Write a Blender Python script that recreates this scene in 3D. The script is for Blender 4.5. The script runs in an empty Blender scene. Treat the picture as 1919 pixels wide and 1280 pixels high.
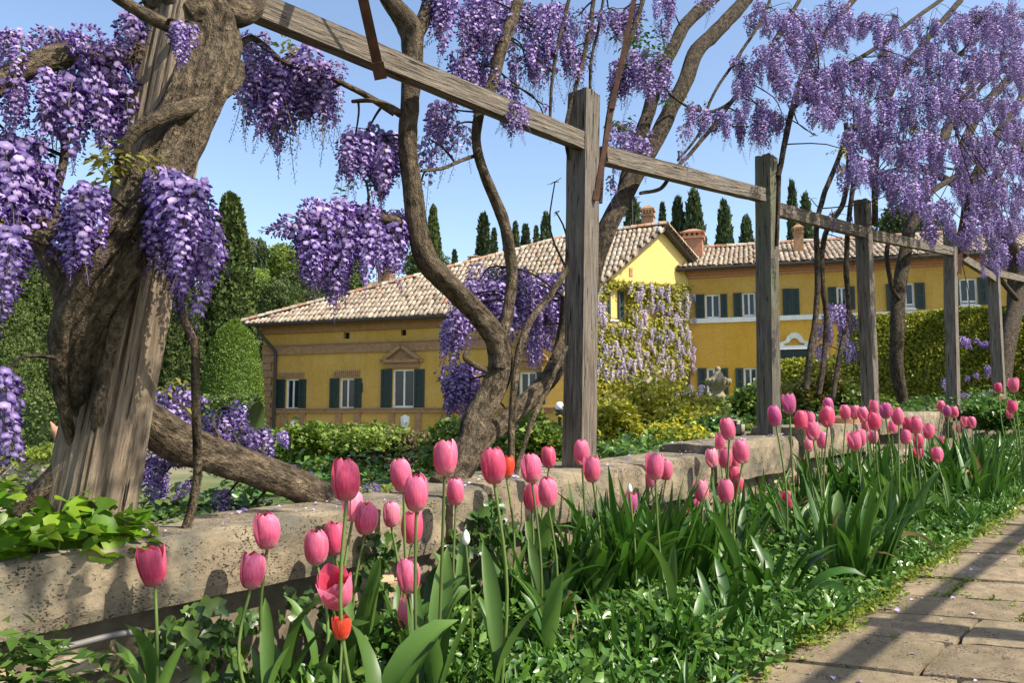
import bpy, bmesh, math, random
import numpy as np
from mathutils import Vector, Matrix, Euler
from mathutils import noise as mnoise

R = math.radians
sc = bpy.context.scene
col = sc.collection

# ------------------------------------------------------------------ camera
F = 1492.0                    # focal length in photo pixels (28 mm on 36 mm)
PITCH = math.atan(145.0 / F)
cam_d = bpy.data.cameras.new('camera')
cam_d.sensor_width = 36.0
cam_d.lens = F / 1919.0 * 36.0
cam_d.clip_start = 0.02
cam_d.clip_end = 2000
cam = bpy.data.objects.new('camera', cam_d)
col.objects.link(cam)
cam.location = (0, 0, 0)
cam.rotation_euler = (R(90) + PITCH, 0, 0)
sc.camera = cam

# ------------------------------------------------------------------ sun and sky
SUN_EL = R(47)
SUN_H = Vector((0.90, -0.43, 0)).normalized()
SUN = Vector((SUN_H.x * math.cos(SUN_EL), SUN_H.y * math.cos(SUN_EL), math.sin(SUN_EL)))
world = bpy.data.worlds.new('World')
sc.world = world
world.use_nodes = True
wn = world.node_tree
wn.nodes.clear()
w_out = wn.nodes.new('ShaderNodeOutputWorld')
w_bg = wn.nodes.new('ShaderNodeBackground')
w_sky = wn.nodes.new('ShaderNodeTexSky')
w_sky.sky_type = 'NISHITA'
w_sky.sun_disc = False
w_sky.sun_elevation = SUN_EL
w_sky.sun_rotation = math.atan2(SUN.x, SUN.y)
w_sky.altitude = 300
w_sky.air_density = 1.0
w_sky.dust_density = 1.6
w_sky.ozone_density = 0.8
w_bg.inputs['Strength'].default_value = 0.15
wn.links.new(w_sky.outputs[0], w_bg.inputs['Color'])
wn.links.new(w_bg.outputs[0], w_out.inputs['Surface'])
sun_d = bpy.data.lights.new('sun', 'SUN')
sun_d.energy = 4.8
sun_d.angle = R(0.5)
sun_d.color = (1.0, 0.93, 0.80)
sun = bpy.data.objects.new('sun', sun_d)
col.objects.link(sun)
sun.rotation_euler = (-SUN).to_track_quat('-Z', 'Y').to_euler()
sun.location = (8, -5, 12)

sc.view_settings.view_transform = 'Standard'
sc.view_settings.look = 'None'
sc.view_settings.gamma = 1
sc.view_settings.use_curve_mapping = False
sc.view_settings.exposure = 0.82
sc.cycles.max_bounces = 8
sc.cycles.diffuse_bounces = 4
sc.cycles.transmission_bounces = 6
sc.cycles.transparent_max_bounces = 6

# ------------------------------------------------------------------ place helpers
FWD = Vector((0, math.cos(PITCH), math.sin(PITCH)))
UPV = Vector((0, -math.sin(PITCH), math.cos(PITCH)))
# the garden wall runs along U; NRM points from it over the bed to the path
P0 = Vector((0.33, 3.18, 0))
U = Vector((0.669, 0.743, 0)).normalized()
NRM = Vector((U.y, -U.x, 0))


def ray(px, py):
    return FWD + Vector((1, 0, 0)) * ((px - 959.5) / F) + UPV * ((640 - py) / F)


def on_t(px, py, t):
    """where the line of sight meets the vertical plane t metres in front of the wall"""
    d = ray(px, py)
    k = (t + NRM.dot(P0)) / NRM.dot(d)
    return d * k


def at(px, py, Y):
    d = ray(px, py)
    return d * (Y / d.y)


def on_z(px, py, z):
    d = ray(px, py)
    return d * (z / d.z)


def ST(s, t, z=0.0):
    return Vector((P0.x + s * U.x + t * NRM.x, P0.y + s * U.y + t * NRM.y, z))


def st_of(p):
    q = Vector((p.x - P0.x, p.y - P0.y, 0))
    return q.dot(U), q.dot(NRM)


def depth(p):
    return p.dot(FWD)


def zg(s):
    return -0.68 + 0.039 * s + (0.003 * s * s if s > 0 else 0)


def on_bed(px, py):
    z = -0.6
    for _ in range(12):
        p = on_z(px, py, z)
        s, t = st_of(p)
        z = zg(s)
    return p


def sstep(a, b, x):
    x = min(1, max(0, (x - a) / (b - a)))
    return x * x * (3 - 2 * x)


def land(x, y):
    z = -0.80 + 0.32 * sstep(6, 20, y) + 27 * sstep(48, 135, y) * (0.75 + 0.25 * math.sin(x * 0.03 + 1.0))
    z += 6 * sstep(-14, -60, x) * sstep(30, 70, y)
    return z


# ------------------------------------------------------------------ scene-tree helpers
def tag(o, label=None, cat=None, group=None, kind=None):
    if label:
        o['label'] = label
    if cat:
        o['category'] = cat
    if group:
        o['group'] = group
    if kind:
        o['kind'] = kind
    return o


def empty(name, loc, label=None, cat=None, group=None, kind=None):
    o = bpy.data.objects.new(name, None)
    o.empty_display_size = 0.05
    col.objects.link(o)
    o.location = loc
    return tag(o, label, cat, group, kind)


def inst(name, mesh, parent=None, matrix=None):
    o = bpy.data.objects.new(name, mesh)
    col.objects.link(o)
    if parent is not None:
        o.parent = parent
    if matrix is not None:
        o.matrix_local = matrix
    return o


class MB:
    """collects vertices and faces in world space, links them as one mesh object"""

    def __init__(self):
        self.v, self.f, self.m, self.fib = [], [], [], []

    def quad(self, a, b, c, d, m=0):
        n = len(self.v)
        self.v += [tuple(a), tuple(b), tuple(c), tuple(d)]
        self.f.append((n, n + 1, n + 2, n + 3))
        self.m.append(m)

    def tri(self, a, b, c, m=0):
        n = len(self.v)
        self.v += [tuple(a), tuple(b), tuple(c)]
        self.f.append((n, n + 1, n + 2))
        self.m.append(m)

    def poly(self, pts, m=0):
        n = len(self.v)
        self.v += [tuple(p) for p in pts]
        self.f.append(tuple(range(n, n + len(pts))))
        self.m.append(m)

    def frame_box(self, o, x, y, z, x0, x1, y0, y1, z0, z1, m=0):
        """box in the frame (o; x, y, z axes)"""
        n = len(self.v)
        for c in ((x0, y0, z0), (x1, y0, z0), (x1, y1, z0), (x0, y1, z0), (x0, y0, z1), (x1, y0, z1), (x1, y1, z1), (x0, y1, z1)):
            self.v.append(tuple(o + x * c[0] + y * c[1] + z * c[2]))
        for q in ((0, 3, 2, 1), (4, 5, 6, 7), (0, 1, 5, 4), (1, 2, 6, 5), (2, 3, 7, 6), (3, 0, 4, 7)):
            self.f.append(tuple(n + k for k in q))
            self.m.append(m)

    def box(self, x0, x1, y0, y1, z0, z1, m=0):
        self.frame_box(Vector((0, 0, 0)), Vector((1, 0, 0)), Vector((0, 1, 0)), Vector((0, 0, 1)), x0, x1, y0, y1, z0, z1, m)

    def grid(self, rows, m=0, close=False):
        n = len(self.v)
        w = len(rows[0])
        for r in rows:
            self.v += [tuple(p) for p in r]
        for i in range(len(rows) - 1):
            for j in range(w if close else w - 1):
                k = (j + 1) % w
                self.f.append((n + i * w + j, n + i * w + k, n + (i + 1) * w + k, n + (i + 1) * w + j))
                self.m.append(m)

    def tube(self, pts, rad, sides=8, m=0, gnarl=0.0, seed=0.0, twist=0.0, caps=True, lobes=3):
        pts = [Vector(p) for p in pts]
        n = len(pts)
        ref = Vector((0.3, 0.2, 0.9))
        rows = []
        L = 0.0
        n0 = len(self.v)
        Rm = max(rad)
        fib = []
        for i, p in enumerate(pts):
            tg = (pts[min(i + 1, n - 1)] - pts[max(i - 1, 0)]).normalized()
            if i:
                L += (p - pts[i - 1]).length
            ref = (ref - tg * ref.dot(tg))
            if ref.length < 1e-4:
                ref = tg.orthogonal()
            ref.normalize()
            b = tg.cross(ref)
            row = []
            for k in range(sides):
                a = 2 * math.pi * k / sides
                r = rad[i]
                if gnarl:
                    ph = a * lobes + twist * L / max(rad[0], 1e-3)
                    q = Vector((math.cos(a) * 1.5 + seed, math.sin(a) * 1.5, L / (rad[i] * 5)))
                    r *= 1 + gnarl * (0.45 * math.sin(ph) + 0.9 * mnoise.noise(q) + 0.5 * mnoise.noise(q * 3.1))
                    if sides > 11:
                        a2 = a + twist * L / max(rad[0], 1e-3) * 0.33
                        rg_ = mnoise.noise(Vector((math.cos(a2) * 4 + seed, math.sin(a2) * 4, L * 1.6)))
                        r *= 1 + 0.16 * min(0.15, rg_)
                fib.append((math.cos(a) * Rm + seed, math.sin(a) * Rm, L * 0.42))
                row.append(p + (ref * math.cos(a) + b * math.sin(a)) * r)
            rows.append(row)
        self.fib += [(0, 0, 0)] * (n0 - len(self.fib))
        self.grid(rows, m, close=True)
        self.fib += fib
        if caps:
            self.poly(list(reversed(rows[0])), m)
            self.poly(rows[-1], m)

    def lathe(self, c, prof, sides=16, m=0):
        c = Vector(c)
        rows = [[c + Vector((math.cos(2 * math.pi * k / sides) * r, math.sin(2 * math.pi * k / sides) * r, z)) for k in range(sides)] for r, z in prof]
        self.grid(rows, m, close=True)

    def build(self, name, mats, parent=None, smooth=False, loc=None, origin=None):
        """origin: world point that becomes the object's own origin (top-level); with a parent, vertices go into its space"""
        me = bpy.data.meshes.new(name)
        off = Vector((0, 0, 0))
        if parent is not None:
            off = parent.matrix_basis.translation.copy()
            p2 = parent.parent
            while p2 is not None:
                off = off + p2.matrix_basis.translation
                p2 = p2.parent
        elif origin is not None:
            off = Vector(origin)
        va = np.array(self.v, dtype=np.float64).reshape(-1, 3) - np.array(off)
        me.from_pydata(va.tolist(), [], self.f)
        if not isinstance(mats, (list, tuple)):
            mats = [mats]
        for x in mats:
            me.materials.append(x)
        me.polygons.foreach_set('material_index', self.m)
        if smooth:
            me.polygons.foreach_set('use_smooth', [True] * len(self.f))
        if self.fib:
            self.fib += [self.fib[-1]] * (len(self.v) - len(self.fib))
            fa = me.attributes.new('fib', 'FLOAT_VECTOR', 'POINT')
            fa.data.foreach_set('vector', np.array(self.fib, dtype=np.float32).ravel())
        me.update()
        o = bpy.data.objects.new(name, me)
        col.objects.link(o)
        if parent is not None:
            o.parent = parent
        elif origin is not None:
            o.location = origin
        return o


def np_mesh(name, verts, tris, mat, var=None, matidx=None, smooth=False):
    """triangle mesh from numpy arrays, 'var' = one float per vertex"""
    me = bpy.data.meshes.new(name)
    nv, nt = len(verts), len(tris)
    me.vertices.add(nv)
    me.vertices.foreach_set('co', np.ascontiguousarray(verts, dtype=np.float32).ravel())
    me.loops.add(nt * 3)
    me.loops.foreach_set('vertex_index', np.ascontiguousarray(tris, dtype=np.int32).ravel())
    me.polygons.add(nt)
    me.polygons.foreach_set('loop_start', np.arange(0, nt * 3, 3, dtype=np.int32))
    me.polygons.foreach_set('loop_total', np.full(nt, 3, dtype=np.int32))
    for m in (mat if isinstance(mat, (list, tuple)) else [mat]):
        me.materials.append(m)
    if matidx is not None:
        me.polygons.foreach_set('material_index', np.ascontiguousarray(matidx, dtype=np.int32))
    if smooth:
        me.polygons.foreach_set('use_smooth', np.ones(nt, dtype=bool))
    if var is not None:
        at_ = me.attributes.new('var', 'FLOAT', 'POINT')
        at_.data.foreach_set('value', np.ascontiguousarray(var, dtype=np.float32))
    me.update(calc_edges=True)
    me.validate()
    return me


def leaf_arrays(P, D, N, L, W, rng, droop=0.12):
    """folded diamond leaves: base P, direction D, face normal N (unit rows), length L, half width W"""
    S = np.cross(D, N)
    S /= np.linalg.norm(S, axis=1, keepdims=True) + 1e-9
    N2 = np.cross(S, D)
    L = L[:, None]
    W = W[:, None]
    a = P
    b = P + D * L * 0.45 + S * W + N2 * W * 0.35
    c = P + D * L - N2 * L * droop
    d = P + D * L * 0.45 - S * W + N2 * W * 0.35
    n = len(P)
    V = np.stack([a, b, c, d], 1).reshape(-1, 3)
    i = np.arange(n)[:, None] * 4
    T = np.concatenate([i + np.array([[0, 1, 2]]), i + np.array([[0, 2, 3]])], 1).reshape(-1, 3)
    var = np.repeat(rng.random(n), 4)
    return V, T, var


def unit(a):
    return a / (np.linalg.norm(a, axis=1, keepdims=True) + 1e-9)


def catmull(pts, step=5):
    pts = [Vector(p) for p in pts]
    out = []
    n = len(pts)
    for i in range(n - 1):
        p0, p1, p2, p3 = pts[max(i - 1, 0)], pts[i], pts[i + 1], pts[min(i + 2, n - 1)]
        for k in range(step):
            t = k / step
            out.append(0.5 * ((2 * p1) + (p2 - p0) * t + (2 * p0 - 5 * p1 + 4 * p2 - p3) * t * t + (3 * p1 - p0 - 3 * p2 + p3) * t ** 3))
    out.append(pts[-1])
    return out


# ------------------------------------------------------------------ materials
def _nodes(name):
    m = bpy.data.materials.new(name)
    m.use_nodes = True
    nt = m.node_tree
    b = nt.nodes['Principled BSDF']
    return m, nt, b


def _ramp(nt, fac, stops):
    r = nt.nodes.new('ShaderNodeValToRGB')
    e = r.color_ramp.elements
    while len(e) < len(stops):
        e.new(0.5)
    for k, (p, c) in enumerate(stops):
        e[k].position = p
        e[k].color = (c[0], c[1], c[2], 1)
    nt.links.new(fac, r.inputs[0])
    return r.outputs[0]


def _noise(nt, scale, detail=4, vec=None, rough=0.6, stretch=None):
    n = nt.nodes.new('ShaderNodeTexNoise')
    n.inputs['Scale'].default_value = scale
    n.inputs['Detail'].default_value = detail
    n.inputs['Roughness'].default_value = rough
    tc = nt.nodes.new('ShaderNodeTexCoord')
    v = tc.outputs['Object']
    if stretch:
        mp = nt.nodes.new('ShaderNodeMapping')
        mp.inputs['Scale'].default_value = stretch
        nt.links.new(v, mp.inputs[0])
        v = mp.outputs[0]
    nt.links.new(v, n.inputs['Vector'])
    return n.outputs['Fac']


def _mix(nt, a, b, fac, mode='MIX'):
    x = nt.nodes.new('ShaderNodeMix')
    x.data_type = 'RGBA'
    x.blend_type = mode
    for s, val in ((6, a), (7, b)):
        if isinstance(val, tuple):
            x.inputs[s].default_value = (val[0], val[1], val[2], 1)
        else:
            nt.links.new(val, x.inputs[s])
    if isinstance(fac, (int, float)):
        x.inputs[0].default_value = fac
    else:
        nt.links.new(fac, x.inputs[0])
    return x.outputs[2]


def _bump(nt, b, h, strength, dist=0.01):
    n = nt.nodes.new('ShaderNodeBump')
    n.inputs['Strength'].default_value = strength
    n.inputs['Distance'].default_value = dist
    nt.links.new(h, n.inputs['Height'])
    nt.links.new(n.outputs[0], b.inputs['Normal'])


def rough_mat(name, c1, c2, scale, bump=0.5, dist=0.01, rough=0.85, stretch=None, spots=None, c3=None, patch=1.2, vary=0.0):
    """mottled matt surface; spots = (scale, threshold, colour) adds small dark pits"""
    m, nt, b = _nodes(name)
    f = _noise(nt, scale, 6, stretch=stretch)
    c = _ramp(nt, f, [(0.3, c1), (0.7, c2)])
    if c3:
        f2 = _noise(nt, patch, 4)
        g = _ramp(nt, f2, [(0.45, (0, 0, 0)), (0.65, (1, 1, 1))])
        c = _mix(nt, c, c3, g)
    h = f
    if spots:
        f3 = _noise(nt, spots[0], 3, stretch=spots[3] if len(spots) > 3 else None)
        f4 = _noise(nt, spots[0] * 0.09, 3)
        ma = nt.nodes.new('ShaderNodeMath')
        ma.operation = 'MULTIPLY_ADD'
        ma.inputs[1].default_value = 0.45
        nt.links.new(f4, ma.inputs[0])
        nt.links.new(f3, ma.inputs[2])
        mb_ = nt.nodes.new('ShaderNodeMath')
        mb_.operation = 'SUBTRACT'
        mb_.inputs[1].default_value = 0.235
        nt.links.new(ma.outputs[0], mb_.inputs[0])
        f3 = mb_.outputs[0]
        g3 = _ramp(nt, f3, [(spots[1], (0, 0, 0)), (spots[1] + 0.05, (1, 1, 1))])
        c = _mix(nt, c, spots[2], g3)
        mm = nt.nodes.new('ShaderNodeMath')
        mm.operation = 'SUBTRACT'
        nt.links.new(f, mm.inputs[0])
        nt.links.new(g3, mm.inputs[1])
        h = mm.outputs[0]
    if vary:
        oi = nt.nodes.new('ShaderNodeObjectInfo')
        hsv = nt.nodes.new('ShaderNodeHueSaturation')
        mr = nt.nodes.new('ShaderNodeMapRange')
        mr.inputs['To Min'].default_value = 1 - vary
        mr.inputs['To Max'].default_value = 1 + vary * 0.6
        nt.links.new(oi.outputs['Random'], mr.inputs[0])
        nt.links.new(mr.outputs[0], hsv.inputs['Value'])
        nt.links.new(c, hsv.inputs['Color'])
        c = hsv.outputs[0]
    nt.links.new(c, b.inputs['Base Color'])
    b.inputs['Roughness'].default_value = rough
    b.inputs['Specular IOR Level'].default_value = 0.25
    _bump(nt, b, h, bump, dist)
    return m


def plaster_mat(name, c1, c2, stain, fade):
    """old lime wash: faded clouds, rain streaks, fine blotches"""
    m, nt, b = _nodes(name)
    f = _noise(nt, 1.3, 6, rough=0.7)
    c = _ramp(nt, f, [(0.32, c1), (0.68, c2)])
    s = _noise(nt, 2.2, 5, stretch=(1.6, 1.6, 0.16), rough=0.7)
    c = _mix(nt, c, stain, _ramp(nt, s, [(0.52, (0, 0, 0)), (0.78, (0.55, 0.55, 0.55))]))
    d = _noise(nt, 0.55, 5)
    c = _mix(nt, c, fade, _ramp(nt, d, [(0.48, (0, 0, 0)), (0.72, (0.6, 0.6, 0.6))]))
    e = _noise(nt, 14, 5)
    c = _mix(nt, c, _ramp(nt, e, [(0.3, (0.86, 0.86, 0.86)), (0.7, (1.06, 1.06, 1.06))]), 1.0, 'MULTIPLY')
    nt.links.new(c, b.inputs['Base Color'])
    b.inputs['Roughness'].default_value = 0.93
    b.inputs['Specular IOR Level'].default_value = 0.2
    _bump(nt, b, e, 0.3, 0.01)
    return m


def bark_mat(name, c1, c2, c3, fine=60.0, bump=1.0):
    m, nt, b = _nodes(name)
    a = nt.nodes.new('ShaderNodeAttribute')
    a.attribute_name = 'fib'

    def nz(scale, detail, vec, rough=0.65):
        n = nt.nodes.new('ShaderNodeTexNoise')
        n.inputs['Scale'].default_value = scale
        n.inputs['Detail'].default_value = detail
        n.inputs['Roughness'].default_value = rough
        nt.links.new(vec, n.inputs['Vector'])
        return n.outputs['Fac']
    f = nz(fine, 6, a.outputs['Vector'])
    f2 = nz(fine * 3.2, 3, a.outputs['Vector'])
    g = _noise(nt, 7, 4)
    c = _ramp(nt, f, [(0.36, c1), (0.50, tuple((c1[k] + c2[k]) / 2 for k in range(3))), (0.66, c2)])
    gg = _ramp(nt, g, [(0.42, (0, 0, 0)), (0.7, (1, 1, 1))])
    c = _mix(nt, c, c3, gg)
    k = _ramp(nt, f2, [(0.35, (0.6, 0.6, 0.6)), (0.6, (1.1, 1.1, 1.1))])
    c = _mix(nt, c, k, 1.0, 'MULTIPLY')
    nt.links.new(c, b.inputs['Base Color'])
    b.inputs['Roughness'].default_value = 0.93
    b.inputs['Specular IOR Level'].default_value = 0.15
    mm = nt.nodes.new('ShaderNodeMath')
    mm.operation = 'ADD'
    nt.links.new(f, mm.inputs[0])
    nt.links.new(f2, mm.inputs[1])
    big = _noise(nt, 30, 5, rough=0.7)
    m2 = nt.nodes.new('ShaderNodeMath')
    m2.operation = 'MULTIPLY_ADD'
    m2.inputs[1].default_value = 1.6
    nt.links.new(big, m2.inputs[0])
    nt.links.new(mm.outputs[0], m2.inputs[2])
    c = _mix(nt, c, _ramp(nt, big, [(0.38, (0.55, 0.55, 0.55)), (0.62, (1.15, 1.15, 1.15))]), 1.0, 'MULTIPLY')
    nt.links.new(c, b.inputs['Base Color'])
    _bump(nt, b, m2.outputs[0], bump, 0.03)
    return m


def leaf_mat(name, c1, c2, trans=0.35, rough=0.45, tint=None, spec=0.4, jitter=0.25, tail=None):
    """leaf or petal: colour runs c1..c2 by the 'var' of each leaf, part of the light passes through"""
    m, nt, b = _nodes(name)
    a = nt.nodes.new('ShaderNodeAttribute')
    a.attribute_name = 'var'
    c = _ramp(nt, a.outputs['Fac'], [(0.0, c1), (0.78, c2), (1.0, tail)] if tail else [(0.0, c1), (1.0, c2)])
    oi = nt.nodes.new('ShaderNodeObjectInfo')
    hsv = nt.nodes.new('ShaderNodeHueSaturation')
    mr = nt.nodes.new('ShaderNodeMapRange')
    mr.inputs['To Min'].default_value = 1 - jitter
    mr.inputs['To Max'].default_value = 1 + jitter
    nt.links.new(oi.outputs['Random'], mr.inputs[0])
    nt.links.new(mr.outputs[0], hsv.inputs['Value'])
    nt.links.new(c, hsv.inputs['Color'])
    c = hsv.outputs[0]
    nt.links.new(c, b.inputs['Base Color'])
    b.inputs['Roughness'].default_value = rough
    b.inputs['Specular IOR Level'].default_value = spec
    tr = nt.nodes.new('ShaderNodeBsdfTranslucent')
    tc = _mix(nt, c, tint if tint else (1, 1, 1), 1.0, 'MULTIPLY')
    nt.links.new(tc, tr.inputs['Color'])
    mx = nt.nodes.new('ShaderNodeMixShader')
    mx.inputs[0].default_value = trans
    nt.links.new(b.outputs[0], mx.inputs[1])
    nt.links.new(tr.outputs[0], mx.inputs[2])
    nt.links.new(mx.outputs[0], nt.nodes['Material Output'].inputs['Surface'])
    return m


def petal_mat(name, base, mid, tip, edge, trans=0.35):
    m, nt, b = _nodes(name)
    a = nt.nodes.new('ShaderNodeAttribute')
    a.attribute_name = 'pv'
    e = nt.nodes.new('ShaderNodeAttribute')
    e.attribute_name = 'pu'
    f = _noise(nt, 9, 4, stretch=(3, 3, 0.4))
    c = _ramp(nt, a.outputs['Fac'], [(0.0, base), (0.16, tuple(0.5 * base[k] + 0.5 * mid[k] for k in range(3))), (0.38, mid), (0.8, tip), (1.0, tip)])
    eg = _ramp(nt, e.outputs['Fac'], [(0.55, (0, 0, 0)), (1.0, (0.8, 0.8, 0.8))])
    c = _mix(nt, c, edge, eg)
    st = _ramp(nt, f, [(0.35, (0.78, 0.70, 0.74)), (0.65, (1.12, 1.12, 1.12))])
    c = _mix(nt, c, st, 1.0, 'MULTIPLY')
    oi = nt.nodes.new('ShaderNodeObjectInfo')
    hsv = nt.nodes.new('ShaderNodeHueSaturation')
    mr = nt.nodes.new('ShaderNodeMapRange')
    mr.inputs['To Min'].default_value = 0.82
    mr.inputs['To Max'].default_value = 1.10
    nt.links.new(oi.outputs['Random'], mr.inputs[0])
    nt.links.new(mr.outputs[0], hsv.inputs['Value'])
    nt.links.new(c, hsv.inputs['Color'])
    c = hsv.outputs[0]
    gm = nt.nodes.new('ShaderNodeNewGeometry')
    fb = nt.nodes.new('ShaderNodeMath')
    fb.operation = 'MULTIPLY'
    fb.inputs[1].default_value = 0.7
    nt.links.new(gm.outputs['Backfacing'], fb.inputs[0])
    c = _mix(nt, c, (0.62, 0.03, 0.07), fb.outputs[0])
    nt.links.new(c, b.inputs['Base Color'])
    b.inputs['Roughness'].default_value = 0.42
    b.inputs['Specular IOR Level'].default_value = 0.3
    b.inputs['Sheen Weight'].default_value = 0.15
    _bump(nt, b, f, 0.15, 0.01)
    tr = nt.nodes.new('ShaderNodeBsdfTranslucent')
    nt.links.new(c, tr.inputs['Color'])
    mx = nt.nodes.new('ShaderNodeMixShader')
    mx.inputs[0].default_value = trans
    nt.links.new(b.outputs[0], mx.inputs[1])
    nt.links.new(tr.outputs[0], mx.inputs[2])
    nt.links.new(mx.outputs[0], nt.nodes['Material Output'].inputs['Surface'])
    return m


def plain(name, c, rough=0.6, spec=0.4, metal=0.0):
    m, nt, b = _nodes(name)
    f = _noise(nt, 6, 4)
    cc = _ramp(nt, f, [(0.3, tuple(x * 0.85 for x in c)), (0.7, tuple(min(1, x * 1.12) for x in c))])
    nt.links.new(cc, b.inputs['Base Color'])
    b.inputs['Roughness'].default_value = rough
    b.inputs['Specular IOR Level'].default_value = spec
    b.inputs['Metallic'].default_value = metal
    return m


def tile_mat():
    m, nt, b = _nodes('roof_tile_clay')
    a = nt.nodes.new('ShaderNodeAttribute')
    a.attribute_name = 'var'
    c = _ramp(nt, a.outputs['Fac'], [(0.0, (0.20, 0.15, 0.11)), (0.3, (0.36, 0.275, 0.20)), (0.6, (0.46, 0.365, 0.27)), (0.85, (0.53, 0.44, 0.335)), (1.0, (0.42, 0.22, 0.13))])
    f = _noise(nt, 5, 5)
    g = _ramp(nt, f, [(0.35, (0.65, 0.65, 0.65)), (0.65, (1.1, 1.1, 1.1))])
    c = _mix(nt, c, g, 1.0, 'MULTIPLY')
    nt.links.new(c, b.inputs['Base Color'])
    b.inputs['Roughness'].default_value = 0.9
    b.inputs['Specular IOR Level'].default_value = 0.2
    return m


M = {}
M['wood'] = rough_mat('weathered_wood', (0.055, 0.044, 0.034), (0.25, 0.205, 0.155), 9, 1.0, 0.02, 0.9, stretch=(9, 9, 0.7), spots=(16, 0.61, (0.03, 0.024, 0.018), (6, 6, 0.35)), c3=(0.155, 0.138, 0.118), patch=3)
M['wood_warm'] = rough_mat('sunned_split_wood', (0.075, 0.056, 0.038), (0.36, 0.275, 0.185), 8, 1.0, 0.03, 0.9, stretch=(9, 9, 0.6), spots=(15, 0.60, (0.04, 0.03, 0.02), (6, 6, 0.3)), c3=(0.27, 0.215, 0.15), patch=3)
M['wood_dark'] = rough_mat('dark_weathered_wood', (0.05, 0.043, 0.035), (0.17, 0.145, 0.115), 9, 1.0, 0.02, 0.9, stretch=(9, 9, 0.7), spots=(16, 0.62, (0.03, 0.025, 0.02), (6, 6, 0.35)), c3=(0.13, 0.135, 0.075), patch=2.5)
M['bark'] = bark_mat('vine_bark', (0.032, 0.024, 0.016), (0.31, 0.235, 0.15), (0.19, 0.148, 0.10), 38)
M['bark_far'] = bark_mat('grey_vine_bark', (0.035, 0.027, 0.019), (0.215, 0.165, 0.115), (0.125, 0.10, 0.07), 55)  # darker bark; on the grey-post vine its tone stands in for canopy shade
M['travertine'] = rough_mat('travertine', (0.155, 0.122, 0.080), (0.33, 0.265, 0.175), 10, 1.0, 0.016, 0.92, spots=(135, 0.61, (0.05, 0.04, 0.027), (1, 1, 1.7)), c3=(0.125, 0.112, 0.082), patch=6.5, vary=0.12)
M['rubble'] = rough_mat('rubble_stone', (0.22, 0.18, 0.125), (0.44, 0.365, 0.26), 12, 0.9, 0.015, 0.92, spots=(60, 0.66, (0.12, 0.095, 0.07)), c3=(0.30, 0.22, 0.13), patch=4, vary=0.35)
M['mortar'] = rough_mat('earth_mortar', (0.10, 0.08, 0.055), (0.20, 0.16, 0.11), 20, 0.8, 0.01, 0.95)
M['slab'] = rough_mat('paving_stone', (0.155, 0.115, 0.070), (0.30, 0.232, 0.148), 16, 0.9, 0.010, 0.9, spots=(140, 0.61, (0.075, 0.057, 0.037)), c3=(0.165, 0.132, 0.078), patch=3.4, vary=0.25)
M['soil'] = rough_mat('soil', (0.035, 0.025, 0.016), (0.10, 0.075, 0.048), 30, 1.0, 0.02, 0.95)
M['lawn'] = rough_mat('garden_ground', (0.05, 0.075, 0.02), (0.12, 0.14, 0.045), 2.0, 0.6, 0.03, 0.95, c3=(0.22, 0.19, 0.12), patch=0.22)
M['hill'] = rough_mat('hill_grass', (0.07, 0.10, 0.03), (0.13, 0.15, 0.05), 0.6, 0.4, 0.2, 0.95)
M['gravel'] = rough_mat('gravel_ground', (0.32, 0.27, 0.20), (0.50, 0.44, 0.34), 30, 0.8, 0.01, 0.95)
M['iron'] = rough_mat('rusty_iron', (0.035, 0.016, 0.009), (0.10, 0.042, 0.022), 24, 0.6, 0.004, 0.75)
M['ochre'] = plaster_mat('ochre_plaster', (0.50, 0.29, 0.058), (0.58, 0.355, 0.085), (0.34, 0.20, 0.055), (0.60, 0.41, 0.15))
M['ochre_low'] = plaster_mat('orange_plaster', (0.58, 0.31, 0.035), (0.66, 0.38, 0.06), (0.42, 0.22, 0.035), (0.64, 0.38, 0.09))
M['cream'] = plaster_mat('pale_yellow_plaster', (0.60, 0.43, 0.135), (0.67, 0.50, 0.18), (0.52, 0.37, 0.12), (0.68, 0.53, 0.23))
M['brick'] = rough_mat('old_brick', (0.24, 0.135, 0.07), (0.40, 0.235, 0.12), 7, 0.6, 0.01, 0.9, stretch=(1, 1, 2.2))
M['brick_red'] = rough_mat('chimney_brick', (0.34, 0.155, 0.085), (0.48, 0.25, 0.15), 8, 0.6, 0.01, 0.9, stretch=(1, 1, 2.2))
M['eave'] = plain('eave_timber', (0.07, 0.055, 0.04), 0.8)
M['tile'] = tile_mat()
M['white'] = plain('white_paint', (0.74, 0.72, 0.66), 0.55)
M['shutter'] = plain('green_black_shutter', (0.016, 0.032, 0.026), 0.5)
M['pane'] = plain('window_pane', (0.022, 0.026, 0.03), 0.03, 0.5)
M['curtain'] = plain('net_curtain', (0.30, 0.30, 0.28), 0.8)
M['dark'] = plain('dark_recess', (0.02, 0.016, 0.012), 0.9)
M['pipe'] = plain('brown_pipe', (0.045, 0.032, 0.026), 0.5)
M['conduit'] = plain('grey_conduit', (0.15, 0.14, 0.125), 0.55)
M['globe'] = plain('white_globe', (0.78, 0.77, 0.74), 0.25, 0.5)
M['stone_urn'] = rough_mat('lichened_stone', (0.14, 0.125, 0.095), (0.33, 0.285, 0.21), 9, 0.8, 0.015, 0.92, c3=(0.30, 0.235, 0.115), patch=3)
M['terracotta'] = rough_mat('terracotta', (0.36, 0.17, 0.10), (0.46, 0.24, 0.15), 8, 0.4, 0.006, 0.85)

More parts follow.
